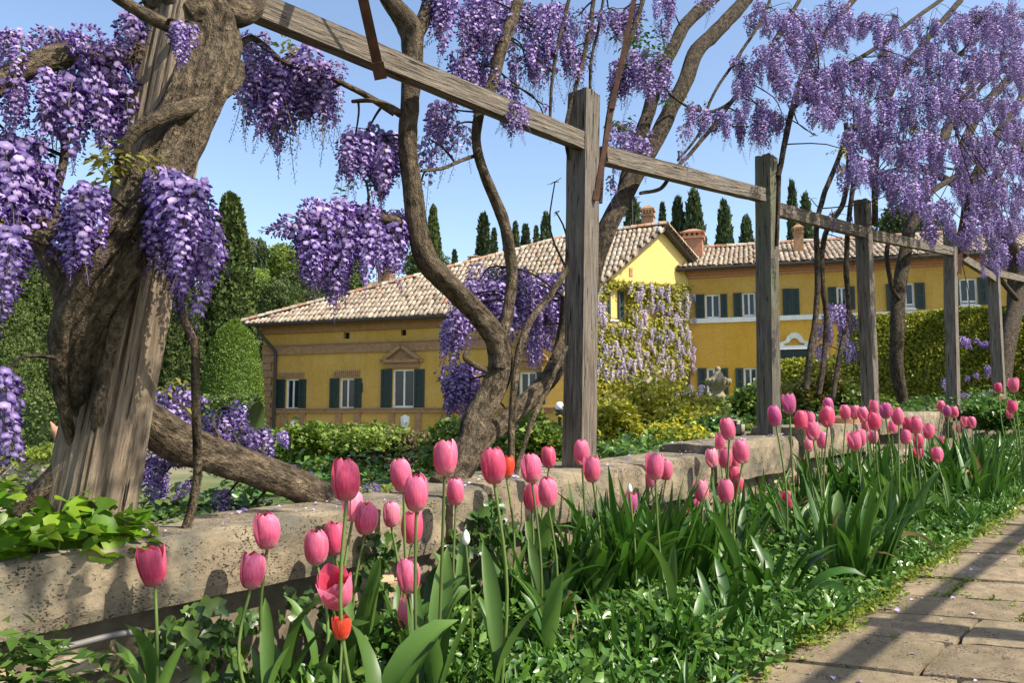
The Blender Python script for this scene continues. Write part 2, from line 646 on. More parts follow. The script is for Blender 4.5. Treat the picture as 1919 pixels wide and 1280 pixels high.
M['banner'] = leaf_mat('wisteria_banner_petal', (0.105, 0.070, 0.26), (0.36, 0.26, 0.51), 0.30, 0.5, tail=(0.60, 0.50, 0.64), jitter=0.22, spec=0.2)
M['keel'] = leaf_mat('wisteria_keel_petal', (0.066, 0.026, 0.23), (0.185, 0.080, 0.40), 0.28, 0.5, jitter=0.25, spec=0.2)
M['pale_banner'] = leaf_mat('pale_wisteria_petal', (0.52, 0.44, 0.60), (0.68, 0.60, 0.68), 0.30, 0.6, jitter=0.15, spec=0.2)
M['pale_keel'] = leaf_mat('pale_wisteria_keel', (0.48, 0.36, 0.60), (0.60, 0.48, 0.68), 0.30, 0.6, jitter=0.15, spec=0.2)
M['stalk'] = leaf_mat('blossom_stalk', (0.10, 0.10, 0.04), (0.17, 0.13, 0.06), 0.1)
M['young_leaf'] = leaf_mat('young_wisteria_leaf', (0.16, 0.17, 0.03), (0.34, 0.32, 0.06), 0.45)
M['green_leaf'] = leaf_mat('green_wisteria_leaf', (0.03, 0.07, 0.012), (0.08, 0.14, 0.03), 0.4)
M['cypress'] = leaf_mat('cypress_needles', (0.030, 0.055, 0.014), (0.105, 0.135, 0.032), 0.12, 0.7, spec=0.2)
M['cypress_far'] = leaf_mat('far_cypress_needles', (0.036, 0.060, 0.026), (0.085, 0.115, 0.042), 0.12, 0.7, spec=0.2)
M['hedge'] = leaf_mat('clipped_hedge_leaf', (0.065, 0.125, 0.014), (0.20, 0.27, 0.036), 0.3, 0.5)
M['hedge_gold'] = leaf_mat('golden_hedge_leaf', (0.14, 0.175, 0.012), (0.42, 0.41, 0.030), 0.3, 0.5)
M['hedge_dome'] = leaf_mat('clipped_dome_leaf', (0.07, 0.14, 0.014), (0.19, 0.28, 0.034), 0.3, 0.5)
M['hedge_dry'] = leaf_mat('dry_twiggy_hedge', (0.10, 0.085, 0.035), (0.27, 0.22, 0.12), 0.2, 0.8, spec=0.1)
M['shrub_gold'] = leaf_mat('yellow_green_shrub_leaf', (0.24, 0.25, 0.02), (0.60, 0.55, 0.055), 0.45, 0.5)
M['tree_green'] = leaf_mat('broadleaf_tree_leaf', (0.10, 0.16, 0.02), (0.25, 0.32, 0.05), 0.35, 0.6)
M['tree_olive'] = leaf_mat('grey_olive_tree_leaf', (0.055, 0.07, 0.04), (0.11, 0.125, 0.065), 0.25, 0.7)
M['tree_dark'] = leaf_mat('dark_tree_leaf', (0.04, 0.07, 0.016), (0.12, 0.16, 0.035), 0.25, 0.7)
M['cover'] = leaf_mat('periwinkle_leaf', (0.030, 0.095, 0.012), (0.145, 0.255, 0.045), 0.3, 0.32, spec=0.5)
M['strap'] = leaf_mat('strap_leaf', (0.022, 0.075, 0.010), (0.085, 0.20, 0.020), 0.35, 0.38, spec=0.45)
M['dry_leaf'] = leaf_mat('withered_leaf', (0.20, 0.14, 0.06), (0.34, 0.27, 0.11), 0.3, 0.7, spec=0.1)
M['tulip_leaf'] = leaf_mat('tulip_leaf', (0.045, 0.115, 0.018), (0.13, 0.23, 0.045), 0.35, 0.42, spec=0.4)
M['stem'] = leaf_mat('tulip_stem', (0.13, 0.19, 0.045), (0.18, 0.25, 0.06), 0.2, 0.45)
M['heart_leaf'] = leaf_mat('heart_leaf', (0.07, 0.18, 0.010), (0.24, 0.37, 0.022), 0.5, 0.4)
M['ivy'] = leaf_mat('ivy_leaf', (0.028, 0.07, 0.014), (0.10, 0.17, 0.03), 0.25, 0.35)
M['weed'] = leaf_mat('path_weed', (0.10, 0.155, 0.02), (0.28, 0.33, 0.045), 0.4, 0.5)
M['moss'] = rough_mat('moss', (0.09, 0.11, 0.015), (0.20, 0.20, 0.03), 40, 1.0, 0.01, 0.95)
M['fallen'] = leaf_mat('fallen_petal', (0.45, 0.36, 0.62), (0.70, 0.60, 0.76), 0.2, 0.7)
M['blue_flower'] = leaf_mat('periwinkle_flower', (0.16, 0.16, 0.62), (0.26, 0.26, 0.75), 0.25, 0.6)
M['anther'] = plain('anther', (0.22, 0.24, 0.06), 0.7)

PET = {
    'P': petal_mat('pink_petal', (0.84, 0.62, 0.50), (0.86, 0.155, 0.29), (0.90, 0.235, 0.40), (0.95, 0.52, 0.62), 0.45),
    'L': petal_mat('light_pink_petal', (0.86, 0.72, 0.62), (0.88, 0.25, 0.37), (0.91, 0.36, 0.49), (0.96, 0.68, 0.73), 0.45),
    'D': petal_mat('deep_pink_petal', (0.74, 0.42, 0.40), (0.82, 0.095, 0.205), (0.86, 0.15, 0.28), (0.90, 0.34, 0.45), 0.45),
    'M': petal_mat('magenta_petal', (0.74, 0.54, 0.56), (0.64, 0.11, 0.32), (0.68, 0.16, 0.39), (0.80, 0.40, 0.56), 0.45),
    'R': petal_mat('red_orange_petal', (0.80, 0.62, 0.20), (0.82, 0.065, 0.03), (0.86, 0.10, 0.04), (0.88, 0.24, 0.12), 0.45),
}

# ================================================================== SETTING: ground, hills
rng = np.random.default_rng(7)


def land_sheet():
    xs = np.unique(np.concatenate([np.linspace(-260, -40, 30), np.linspace(-40, 60, 90), np.linspace(60, 320, 34)]))
    ys = np.unique(np.concatenate([np.linspace(-40, 2, 16), np.linspace(2, 40, 60), np.linspace(40, 200, 60), np.linspace(200, 900, 20)]))
    mb = MB()
    rows = []
    for y in ys:
        rows.append([(x, y, land(x, y)) for x in xs])
    mb.grid(rows)
    o = mb.build('ground', M['lawn'], smooth=True)
    tag(o, kind='structure')


land_sheet()

# ================================================================== VILLA
ZUP = Vector((0, 0, 1))


class Face:
    """a wall plane: O = foot of its left end, u along it, n out of it"""

    def __init__(self, a, b):
        self.O = Vector((a.x, a.y, 0))
        self.u = (Vector((b.x, b.y, 0)) - self.O)
        self.len = self.u.length
        self.u.normalize()
        self.n = Vector((self.u.y, -self.u.x, 0))

    def uz(self, px, py):
        d = ray(px, py)
        k = self.O.dot(self.n) / d.dot(self.n)
        p = d * k
        return (p - self.O).dot(self.u), p.z

    def box(self, mb, u0, u1, z0, z1, n0, n1, m=0):
        mb.frame_box(self.O, self.u, self.n, ZUP, u0, u1, n0, n1, z0, z1, m)

    def pt(self, u, z, n=0.0):
        return self.O + self.u * u + self.n * n + ZUP * z

    def wall(self, mb, u0, u1, z0, z1, holes, deep=0.18, m=0):
        us = sorted({u0, u1, *[h[0] for h in holes], *[h[1] for h in holes]})
        zs = sorted({z0, z1, *[h[2] for h in holes], *[h[3] for h in holes]})
        us = [x for x in us if u0 <= x <= u1]
        zs = [x for x in zs if z0 <= x <= z1]
        for i in range(len(us) - 1):
            for j in range(len(zs) - 1):
                cu, cz = (us[i] + us[i + 1]) / 2, (zs[j] + zs[j + 1]) / 2
                if any(h[0] < cu < h[1] and h[2] < cz < h[3] for h in holes):
                    continue
                mb.quad(self.pt(us[i], zs[j]), self.pt(us[i + 1], zs[j]), self.pt(us[i + 1], zs[j + 1]), self.pt(us[i], zs[j + 1]), m)
        for a, b, c, d in holes:
            for (p, q) in (((a, c), (a, d)), ((a, d), (b, d)), ((b, d), (b, c)), ((b, c), (a, c))):
                mb.quad(self.pt(*p), self.pt(*q), self.pt(q[0], q[1], -deep), self.pt(p[0], p[1], -deep), m)


GZ = -0.62
A0 = at(492, 700, 27.7)
A1 = at(1066, 700, 24.1)
FA = Face(A0, A1)
PK = at(1240, 427, 26.3)
FG = Face(A1, PK)
gx = FG.uz(1291, 600)[0]
G1 = FG.pt(gx, 0)
FR = Face(Vector((G1.x - 0.02, G1.y, 0)), Vector((G1.x, G1.y, 0)) + Vector((0.955, -0.298, 0)))

villa = empty('villa', FA.pt(0, GZ), 'long ochre yellow villa with tiled roofs and dark green shutters behind the pergola', 'house')


def rect(face, x0, x1, y0, y1):
    xm, ym = (x0 + x1) / 2, (y0 + y1) / 2
    return face.uz(x0, ym)[0], face.uz(x1, ym)[0], face.uz(xm, y1)[1], face.uz(xm, y0)[1]


def window(face, frame_px, sh_l, sh_r, mull=1, curtain=False, bar=0.0):
    """opening from frame_px; shutters folded open either side; returns the hole"""
    a, b, c, d = rect(face, *frame_px)
    mb = MB()
    w = 0.06
    for (x0, x1, z0, z1) in ((a, b, c, c + w), (a, b, d - w, d), (a, a + w, c + w, d - w), (b - w, b, c + w, d - w)):
        face.box(mb, x0, x1, z0, z1, -0.13, -0.06)
    mid = (a + b) / 2
    face.box(mb, mid - 0.028, mid + 0.028, c + w, d - w, -0.12, -0.065)
    face.box(mb, a - 0.04, b + 0.04, c - 0.06, c - 0.002, -0.1, 0.06)
    win = mb.build('window', M['white'], villa)
    mb = MB()
    face.box(mb, a + w, mid - 0.028, c + w, d - w, -0.11, -0.095)
    p = mb.build('pane', M['pane'], villa)
    p.parent = win
    mb = MB()
    face.box(mb, mid + 0.028, b - w, c + w, d - w, -0.11, -0.095)
    p = mb.build('pane', M['pane'], villa)
    p.parent = win
    if curtain:
        mb = MB()
        uu = np.linspace(a + w, b - w, 24)
        rows = [[face.pt(x, z, -0.10 + 0.0 - 0.085 + 0.02 * math.sin(k * 1.9)) for k, x in enumerate(uu)] for z in (c + 0.02, d - 0.02)]
        mb.grid(rows)
        q = mb.build('curtain', M['curtain'], villa)
        q.parent = win
    if bar:
        mb = MB()
        zb = c + bar * (d - c)
        face.box(mb, a + w, b - w, zb - 0.03, zb + 0.03, -0.06, -0.035)
        q = mb.build('rail', M['white'], villa)
        q.parent = win
    for sh in (sh_l, sh_r):
        if sh:
            shutter(face, sh, win)
    return (a, b, c, d)


def shutter(face, px, win):
    a, b, c, d = rect(face, *px)
    mb = MB()
    t = 0.05
    face.box(mb, a, b, c, d, 0.012, 0.035)
    fw = 0.07
    for (x0, x1, z0, z1) in ((a, b, c, c + fw), (a, b, d - fw, d), (a, a + fw, c + fw, d - fw), (b - fw, b, c + fw, d - fw), (a + fw, b - fw, (c + d) / 2 - 0.04, (c + d) / 2 + 0.04)):
        face.box(mb, x0, x1, z0, z1, 0.035, 0.06)
    nsl = max(6, int((d - c) / 0.07))
    for k in range(nsl):
        z = c + fw + (d - c - 2 * fw) * (k + 0.3) / nsl
        face.box(mb, a + fw, b - fw, z, z + 0.022, 0.035, 0.047)
    o = mb.build('shutter', M['shutter'], villa)
    if win is not None:
        o.parent = win
    return o


# ---- left wing facade
ha = []
ha.append(window(FA, (535.5, 560.5, 710, 767), (519, 535, 711, 768), (561, 574, 711, 767), curtain=True))
ha.append(window(FA, (636.5, 664.5, 709, 766), (619, 636, 709, 768), (665, 678, 709, 767), curtain=True))
ha.append(window(FA, (735.5, 776.5, 692, 764), (715, 735, 692, 766), (777, 796, 692, 765)))
ha.append(window(FA, (974, 1006, 697, 757), (958, 973.5, 697, 758), (1006.5, 1022, 697, 758)))
vents = [rect(FA, 644, 655, 623, 635), rect(FA, 751, 761, 618, 629), rect(FA, 900, 910, 613, 624)]
zE = FA.uz(1062, 582)[1]           # eave height
mb = MB()
FA.wall(mb, 0, FA.len, GZ - 0.3, zE, ha + vents)
# end wall at the far left and back, so the house is closed
back = -FA.n * 7
mb.quad(FA.pt(0, GZ) + back, FA.pt(0, GZ), FA.pt(0, zE), FA.pt(0, zE) + back)
mb.build('wall', M['ochre'], villa)
mb = MB()
for h in vents:
    FA.box(mb, h[0], h[1], h[2], h[3], -0.17, -0.15)
mb.build('vent', M['dark'], villa)

# brick bands, quoin pier, lintels, pilaster strips
zb1 = FA.uz(700, 651)[1]
mb = MB()
FA.box(mb, 0, FA.len - 0.002, zb1 - 0.16, zb1 + 0.14, 0.002, 0.07)
FA.box(mb, 0, FA.len - 0.002, zb1 + 0.14, zb1 + 0.19, 0.002, 0.11)
o = mb.build('brick_band', M['brick'], villa)
mb = MB()
FA.box(mb, 0, FA.len - 0.002, zE - 0.36, zE - 0.16, 0.002, 0.12)
FA.box(mb, 0, FA.len - 0.002, zE - 0.158, zE - 0.02, 0.002, 0.22)
mb.build('brick_band', M['brick'], villa)
zs1 = FA.uz(700, 770)[1]
mb = MB()
FA.box(mb, 0, FA.len - 0.002, zs1 - 0.07, zs1 + 0.055, 0.002, 0.085)
FA.box(mb, 0, FA.len - 0.002, zs1 + 0.055, zs1 + 0.09, 0.002, 0.12)
mb.build('brick_band', M['brick'], villa)
mb = MB()
FA.box(mb, 0, FA.len - 0.002, GZ - 0.3, FA.uz(700, 806)[1], 0.002, 0.09)
mb.build('brick_plinth', M['brick'], villa)
for (x0, x1) in ((526, 540), (563, 573), (630, 641), (665, 676), (730, 740), (780, 790), (832, 842), (960, 972), (1005, 1016)):
    a = FA.uz(x0, 790)[0]
    b = FA.uz(x1, 790)[0]
    mb = MB()
    FA.box(mb, a, b, FA.uz(700, 806)[1] + 0.002, zs1 - 0.072, 0.002, 0.06)
    mb.build('brick_strip', M['brick'], villa)
for px in ((524, 571, 699, 708), (627, 675, 695, 706)):
    a, b, c, d = rect(FA, *px)
    k = 13
    for i in range(k):
        mb = MB()
        w = (b - a) / k
        FA.box(mb, a + i * w + 0.008, a + (i + 1) * w - 0.008, c + random.Random(i).uniform(0, 0.015), d, 0.002, 0.05)
        mb.build('lintel_brick', M['brick'], villa)
rq = random.Random(3)
za, zb = GZ - 0.2, zb1 - 0.17
zz = za
kq = 0
while zz < zb - 0.05:
    hq = rq.uniform(0.20, 0.27)
    mb = MB()
    FA.box(mb, 0.002, (0.40 if kq % 2 else 0.55) + rq.uniform(-0.03, 0.03), zz, min(zz + hq - 0.02, zb), 0.002, 0.07 + rq.uniform(0, 0.015))
    mb.build('quoin_block', M['brick'], villa)
    zz += hq
    kq += 1


def pediment(px_apex, px_base, neck):
    ua, zap = FA.uz(*px_apex)
    a, b = FA.uz(px_base[0], px_base[2])[0], FA.uz(px_base[1], px_base[2])[0]
    zb_ = FA.uz((px_base[0] + px_base[1]) / 2, px_base[2])[1]
    mb = MB()
    m = (a + b) / 2
    FA.box(mb, a, b, zb_ - 0.10, zb_, 0.002, 0.20)
    for s0, s1 in (((a, zb_ + 0.002), (m, zap)), ((m, zap), (b, zb_ + 0.002))):
        p, q = Vector((s0[0], s0[1])), Vector((s1[0], s1[1]))
        d = (q - p).normalized()
        nn = Vector((-d.y, d.x)) * 0.11
        pts = [(p.x, p.y), (q.x, q.y), (q.x - nn.x, q.y - nn.y), (p.x - nn.x, p.y - nn.y)]
        f = [FA.pt(x, z, 0.20) for x, z in pts]
        g = [FA.pt(x, z, 0.0) for x, z in pts]
        mb.poly(f)
        for i in range(4):
            mb.quad(f[i], g[i], g[(i + 1) % 4], f[(i + 1) % 4])
    mb.poly([FA.pt(a + 0.12, zb_ + 0.003, 0.05), FA.pt(b - 0.12, zb_ + 0.003, 0.05), FA.pt(m, zap - 0.12, 0.05)])
    c, d2, e, f2 = rect(FA, *neck)
    FA.box(mb, c, d2, e, zb_ - 0.102, 0.002, 0.09)
    mb.build('brick_pediment', M['brick'], villa)


pediment((750, 645), (717, 794, 674), (727, 786, 677, 690))
pediment((990, 640), (957, 1028, 671), (966, 1018, 674, 692))


def crest(px, py, w, h):
    u0, z0 = FA.uz(px, py)
    s = depth(FA.pt(u0, z0)) / F
    mb = MB()
    prof = [(0, .5), (.22, .46), (.30, .36), (.46, .40), (.5, .15), (.42, -.18), (.2, -.42), (0, -.5)]
    outline = prof + [(-x, y) for x, y in reversed(prof[1:-1])]
    f = [FA.pt(u0 + x * w * s, z0 + y * h * s, 0.07) for x, y in outline]
    c = FA.pt(u0, z0, 0.12)
    g = [FA.pt(u0 + x * w * s * 1.08, z0 + y * h * s * 1.05, 0.002) for x, y in outline]
    for i in range(len(f)):
        j = (i + 1) % len(f)
        mb.tri(f[i], f[j], c)
        mb.quad(g[i], g[j], f[j], f[i])
    mb.build('crest', M['white'], villa)


crest(760, 791, 17, 27)
crest(550, 797, 10, 16)
# small open iron shutter-stay
mb = MB()
mb.tube([FA.pt(*FA.uz(679, 735), 0.03), FA.pt(*FA.uz(689, 719), 0.35)], [0.025, 0.02], 5)
mb.build('shutter_stay', M['pipe'], villa)
# drain pipe and gutter
ud, zd = FA.uz(521, 660)
mb = MB()
mb.tube([FA.pt(0.05, zE - 0.10, 0.45), FA.pt(0.12, zE - 0.35, 0.40), FA.pt(ud, zd, 0.14), FA.pt(ud, zd - 0.3, 0.13), FA.pt(ud, GZ, 0.13)], [0.06] * 5, 8)
mb.build('drain_pipe', M['pipe'], villa)
mb = MB()
mb.tube([FA.pt(-0.4, zE - 0.07, 0.55), FA.pt(FA.len + 0.2, zE - 0.07, 0.55)], [0.075] * 2, 8)
mb.build('gutter', M['pipe'], villa)


# ---- roofs
def tiles(name, corners, edir, parent, sp=0.165, ln=0.29, seed=1):
    """barrel tiles over a roof plane; corners: polygon in world space, edir: along the eave"""
    rr = np.random.default_rng(seed)
    c0 = corners[0]
    nrm = (corners[1] - corners[0]).cross(corners[2] - corners[0]).normalized()
    if nrm.z < 0:
        nrm = -nrm
    e = (edir - nrm * edir.dot(nrm)).normalized()
    g = nrm.cross(e).normalized()
    if g.z < 0:
        g = -g
    P2 = [((p - c0).dot(e), (p - c0).dot(g)) for p in corners]

    def inside(x, y):
        r = False
        for i in range(len(P2)):
            (x1, y1), (x2, y2) = P2[i], P2[i - 1]
            if (y1 > y) != (y2 > y) and x < (x2 - x1) * (y - y1) / (y2 - y1) + x1:
                r = not r
        return r
    xs = [p[0] for p in P2]
    ys = [p[1] for p in P2]
    V, T, A = [], [], []
    ang = [math.pi * k / 4 for k in range(5)]
    nv = 0
    for i in range(int((max(xs) - min(xs)) / sp) + 1):
        x = min(xs) + (i + 0.5) * sp
        for j in range(int((max(ys) - min(ys)) / ln) + 1):
            y = min(ys) + j * ln + 0.02
            if not inside(x, y + ln * 0.4):
                continue
            jx = x + rr.normal(0, 0.012)
            jy = y + rr.normal(0, 0.015)
            va = float(np.clip(rr.normal(0.52, 0.19), 0, 1))
            lift = 0.05 + rr.normal(0, 0.006)
            for (yy, r, hh) in ((jy - 0.035, 0.079, lift + 0.008), (jy + ln, 0.063, lift - 0.022)):
                for a in ang:
                    p = c0 + e * (jx - math.cos(a) * r) + g * yy + nrm * (hh + math.sin(a) * r * 0.85)
                    V.append(p[:])
                    A.append(va)
            for k in range(4):
                T += [(nv + k, nv + k + 1, nv + 6 + k), (nv + k, nv + 6 + k, nv + 5 + k)]
            T += [(nv, nv + 2, nv + 1), (nv, nv + 4, nv + 2), (nv + 2, nv + 4, nv + 3)]
            # the concave under-tile in the channel
            va2 = float(np.clip(va * 0.8 + rr.normal(0, 0.1), 0, 1))
            nv += 10
            for yy in (jy - 0.05, jy + ln):
                for q, hh in ((-0.068, 0.045), (0.0, 0.012), (0.068, 0.045)):
                    V.append((c0 + e * (jx + sp / 2 + q) + g * yy + nrm * hh)[:])
                    A.append(va2)
            for k in range(2):
                T += [(nv + k, nv + k + 1, nv + 4 + k), (nv + k, nv + 4 + k, nv + 3 + k)]
            nv += 6
    off = villa.matrix_basis.translation
    me = np_mesh('roof_tiles', np.array(V) - np.array(off), np.array(T), M['tile'], np.array(A))
    o = inst('roof_tiles', me)
    o.parent = parent
    tag(o, kind='stuff')
    return nrm, e, g


def ridge_tiles(p, q, parent, n, rad=0.11, seed=0):
    mb = MB()
    rr = random.Random(seed)
    d = (q - p)
    side = d.cross(ZUP).normalized()
    for i in range(n):
        a, b = p + d * (i / n), p + d * ((i + 1.12) / n)
        rows = []
        for w, r in ((a, rad * 1.1), (b, rad * 0.9)):
            rows.append([w + side * math.cos(math.pi * k / 5) * r + ZUP * (math.sin(math.pi * k / 5) * r + 0.03 + rr.uniform(0, 0.012)) for k in range(6)])
        mb.grid(rows)
        mb.poly(rows[0])
    o = mb.build('ridge_tiles', M['tile'], villa)
    me = o.data
    at_ = me.attributes.new('var', 'FLOAT', 'POINT')
    va = []
    for i in range(n):
        x = rr.choice([0.95, 0.5, 0.85, 0.7, 1.0])
        va += [x] * 18
    at_.data.foreach_set('value', va[:len(me.vertices)])
    o.parent = parent
    tag(o, kind='stuff')
    return o


def plane_hit(px, py, p, n):
    d = ray(px, py)
    return d * (p.dot(n) / d.dot(n))


OV = 0.5
E0 = FA.pt(-0.55, zE - 0.03, OV)
E1 = FA.pt(FA.len + 0.15, zE - 0.03, OV)
nA = (E1 - E0).cross(PK - E0).normalized()
RL = plane_hit(1068, 448, E0, nA)
mb = MB()
th = Vector((0, 0, -0.10))
PKx = PK + FG.n * 0.22
E1x = E1 + FG.n * 0.10
RB = PK + FR.n * -6 + Vector((0, 0, -2.2))
RLb = E0 - FA.n * 8 + Vector((0, 0, 1.0))
poly = [E0, E1x, PKx, RL]
mb.poly(poly)
mb.poly([p + th for p in reversed(poly)])
for i in range(4):
    mb.quad(poly[i], poly[i] + th, poly[(i + 1) % 4] + th, poly[(i + 1) % 4])
mb.poly([E0, RL, RLb])
mb.poly([RL, PKx, RB, RLb])
roofA = mb.build('roof', M['eave'], villa)
tiles('a', poly, E1 - E0, roofA, seed=4)
ridge_tiles(E0 + Vector((0, 0, 0.05)), RL + Vector((0, 0, 0.05)), roofA, 40, seed=1)
ridge_tiles(RL + Vector((0, 0, 0.05)), PKx + Vector((0, 0, 0.05)), roofA, 14, seed=2)

# ---- gable end wall
hg = []
hg.append(window(FG, (1143, 1157, 546, 599), (1132, 1142.5, 546, 600), (1157.5, 1167, 546, 600)))
gr0, gr1, grz0, grz1 = rect(FG, 1268, 1277, 546, 602)
zr = FG.uz(1291, 482)[1]
zmin = FG.pt(0, zE)
mb = MB()
zcut = zE - 0.1
FG.wall(mb, 0, gx, GZ - 0.3, min(zcut, zr - 0.1), hg)
uP, zP = (PK - FG.O).dot(FG.u), PK.z
zc = min(zcut, zr - 0.1)
mb.poly([FG.pt(0, zc), FG.pt(gx, zc), FG.pt(gx, zr), FG.pt(uP, zP - 0.06), FG.pt(0, zE - 0.06)])
mb.quad(FG.pt(gx, GZ), FG.pt(gx, GZ) - FG.n * 4, FG.pt(gx, zr) - FG.n * 4, FG.pt(gx, zr))
mb.build('gable_wall', M['cream'], villa)
sh = shutter(FG, (1279, 1289, 549, 603), None)
sh = shutter(FG, (1277, 1289, 690, 745), None)
mb = MB()
FG.box(mb, gr0, gr1, grz0, grz1, 0.002, 0.03)
FG.box(mb, FG.uz(1266, 715)[0], FG.uz(1276, 715)[0], FG.uz(1270, 745)[1], FG.uz(1270, 690)[1], 0.002, 0.03)
mb.build('window_surround', M['white'], villa)
# small slot vent high on the gable
a, b, c, d = rect(FG, 1179, 1185, 502, 518)
mb = MB()
FG.box(mb, a, b, c, d, 0.002, 0.02)
mb.build('vent', M['brick'], villa)
# verge along the right slope of the gable
VR = FG.pt(gx + 0.25, zr - 0.22, 0)
p, q = PK + FG.n * 0.24, VR + FG.n * 0.24
mb = MB()
dn = Vector((0, 0, -0.13))
bk = FG.n * -3.2
mb.quad(p, q, q + dn, p + dn)
mb.quad(p, p + bk, q + bk, q)
mb.quad(p + dn, q + dn, q + dn + bk, p + dn + bk)
vg = mb.build('verge', M['eave'], villa)
ridge_tiles(p + Vector((0, 0, 0.02)), q + Vector((0, 0, 0.02)), vg, 12, seed=5)

# ---- right wing
zRE = FR.uz(1450, 496)[1]
zsc = FR.uz(1450, 598)[1]
LR = 19.0
hr = []
hr.append(window(FR, (1321, 1350, 551, 602), (1304, 1320.5, 552, 603), (1350.5, 1363, 551, 601), bar=0.14))
hr.append(window(FR, (1391, 1416, 548, 598), (1375, 1390.5, 549, 600), (1416.5, 1431, 547, 598), bar=0.14))
hr.append(window(FR, (1568, 1588, 537, 580), (1552, 1567.5, 538, 582), (1588.5, 1602, 537, 580), bar=0.14))
hr.append(window(FR, (1681, 1714, 530, 578), (1661, 1680.5, 532, 582), (1714.5, 1733, 530, 579), bar=0.14))
hr.append(window(FR, (1798, 1832, 521, 572), (1779, 1797.5, 523, 575), (1832.5, 1849, 520, 571), bar=0.14))
hr.append(window(FR, (1325, 1351, 690, 738), (1308, 1324.5, 690, 741), (1351.5, 1365, 690, 740)))
hr.append(window(FR, (1394, 1420, 689, 738), (1379, 1393.5, 690, 741), (1420.5, 1433, 689, 740)))
mb = MB()
FR.wall(mb, 0.0, LR, zsc + 0.001, zRE, [h for h in hr if h[2] > zsc - 0.2])
mb.build('upper_wall', M['ochre'], villa)
mb = MB()
FR.wall(mb, 0.0, LR, GZ - 0.3, zsc, [h for h in hr if h[2] <= zsc - 0.2])
mb.build('lower_wall', M['ochre_low'], villa)
mb = MB()
FR.box(mb, 0.0, LR, zsc - 0.06, zsc + 0.10, 0.002, 0.07)
mb.build('string_course', M['white'], villa)
mb = MB()
FR.box(mb, 0.0, LR, zRE - 0.24, zRE - 0.02, 0.002, 0.14)
FR.box(mb, 0.0, LR, zRE - 0.34, zRE - 0.243, 0.002, 0.06)
mb.build('eave_cornice', M['brick_red'], villa)
shutter(FR, (1467, 1482, 541, 592), None)
shutter(FR, (1482.5, 1498, 541, 592), None)
a, b, c, d = rect(FR, 1463, 1513, 653, 709)
mb = MB()
FR.box(mb, a, (a + b) / 2 - 0.01, c, d, 0.01, 0.06)
FR.box(mb, (a + b) / 2 + 0.01, b, c, d, 0.01, 0.06)
for k in range(14):
    z = c + 0.06 + (d - c - 0.12) * k / 14
    FR.box(mb, a + 0.06, (a + b) / 2 - 0.07, z, z + 0.03, 0.06, 0.075)
    FR.box(mb, (a + b) / 2 + 0.07, b - 0.06, z, z + 0.03, 0.06, 0.075)
mb.build('door_shutter', M['shutter'], villa)
# white scrolled hood over the door
u0, z0 = FR.uz(1489, 655)
sc_ = depth(FR.pt(u0, z0)) / F
outer = [(-29, 0), (-29, 9), (-24, 14), (-16, 17), (-12, 25), (-5, 31), (5, 31), (12, 25), (16, 17), (24, 14), (29, 9), (29, 0)]
inner = [(-24, 3), (-24, 7), (-19, 9), (-13, 11), (-8, 19), (-3, 22), (3, 22), (8, 19), (13, 11), (19, 9), (24, 7), (24, 3)]
inner = [(x * 0.74, 5 + y * 0.72) for x, y in inner]
mb = MB()
fo = [FR.pt(u0 + x * sc_, z0 + y * sc_, 0.14) for x, y in outer]
fi = [FR.pt(u0 + x * sc_, z0 + y * sc_, 0.10) for x, y in inner]
go = [FR.pt(u0 + x * sc_, z0 + y * sc_, 0.002) for x, y in outer]
gi = [FR.pt(u0 + x * sc_, z0 + y * sc_, 0.002) for x, y in inner]
for i in range(12):
    j = (i + 1) % 12
    mb.quad(fo[i], fo[j], fi[j], fi[i])
    mb.quad(fo[i], go[i], go[j], fo[j])
    mb.quad(fi[i], fi[j], gi[j], gi[i])
mb.build('door_hood', M['white'], villa)

OVR = 0.45
S0 = FR.pt(-0.3, zRE - 0.02, OVR)
S1 = FR.pt(LR, zRE - 0.02, OVR)
zrd = (785 - 449) * (depth(FR.pt(5, 0)) + 2.85) / F
T0 = FR.pt(-0.3, zrd, -3.0)
T1 = FR.pt(LR, zrd, -3.0)
mb = MB()
poly = [S0, S1, T1, T0]
mb.poly(poly)
mb.poly([p + th for p in reversed(poly)])
for i in range(4):
    mb.quad(poly[i], poly[i] + th, poly[(i + 1) % 4] + th, poly[(i + 1) % 4])
B0 = FR.pt(-0.3, zRE, -6.5)
B1 = FR.pt(LR, zRE, -6.5)
mb.quad(T0, T1, B1, B0)
roofR = mb.build('roof', M['eave'], villa)
tiles('r', poly, S1 - S0, roofR, seed=9)
ridge_tiles(T0 + Vector((0, 0, 0.05)), T1 + Vector((0, 0, 0.05)), roofR, 50, seed=6)
mb = MB()
mb.tube([S0 + Vector((0, 0, -0.06)), S1 + Vector((0, 0, -0.06))], [0.07] * 2, 8)
mb.build('gutter', M['pipe'], villa)


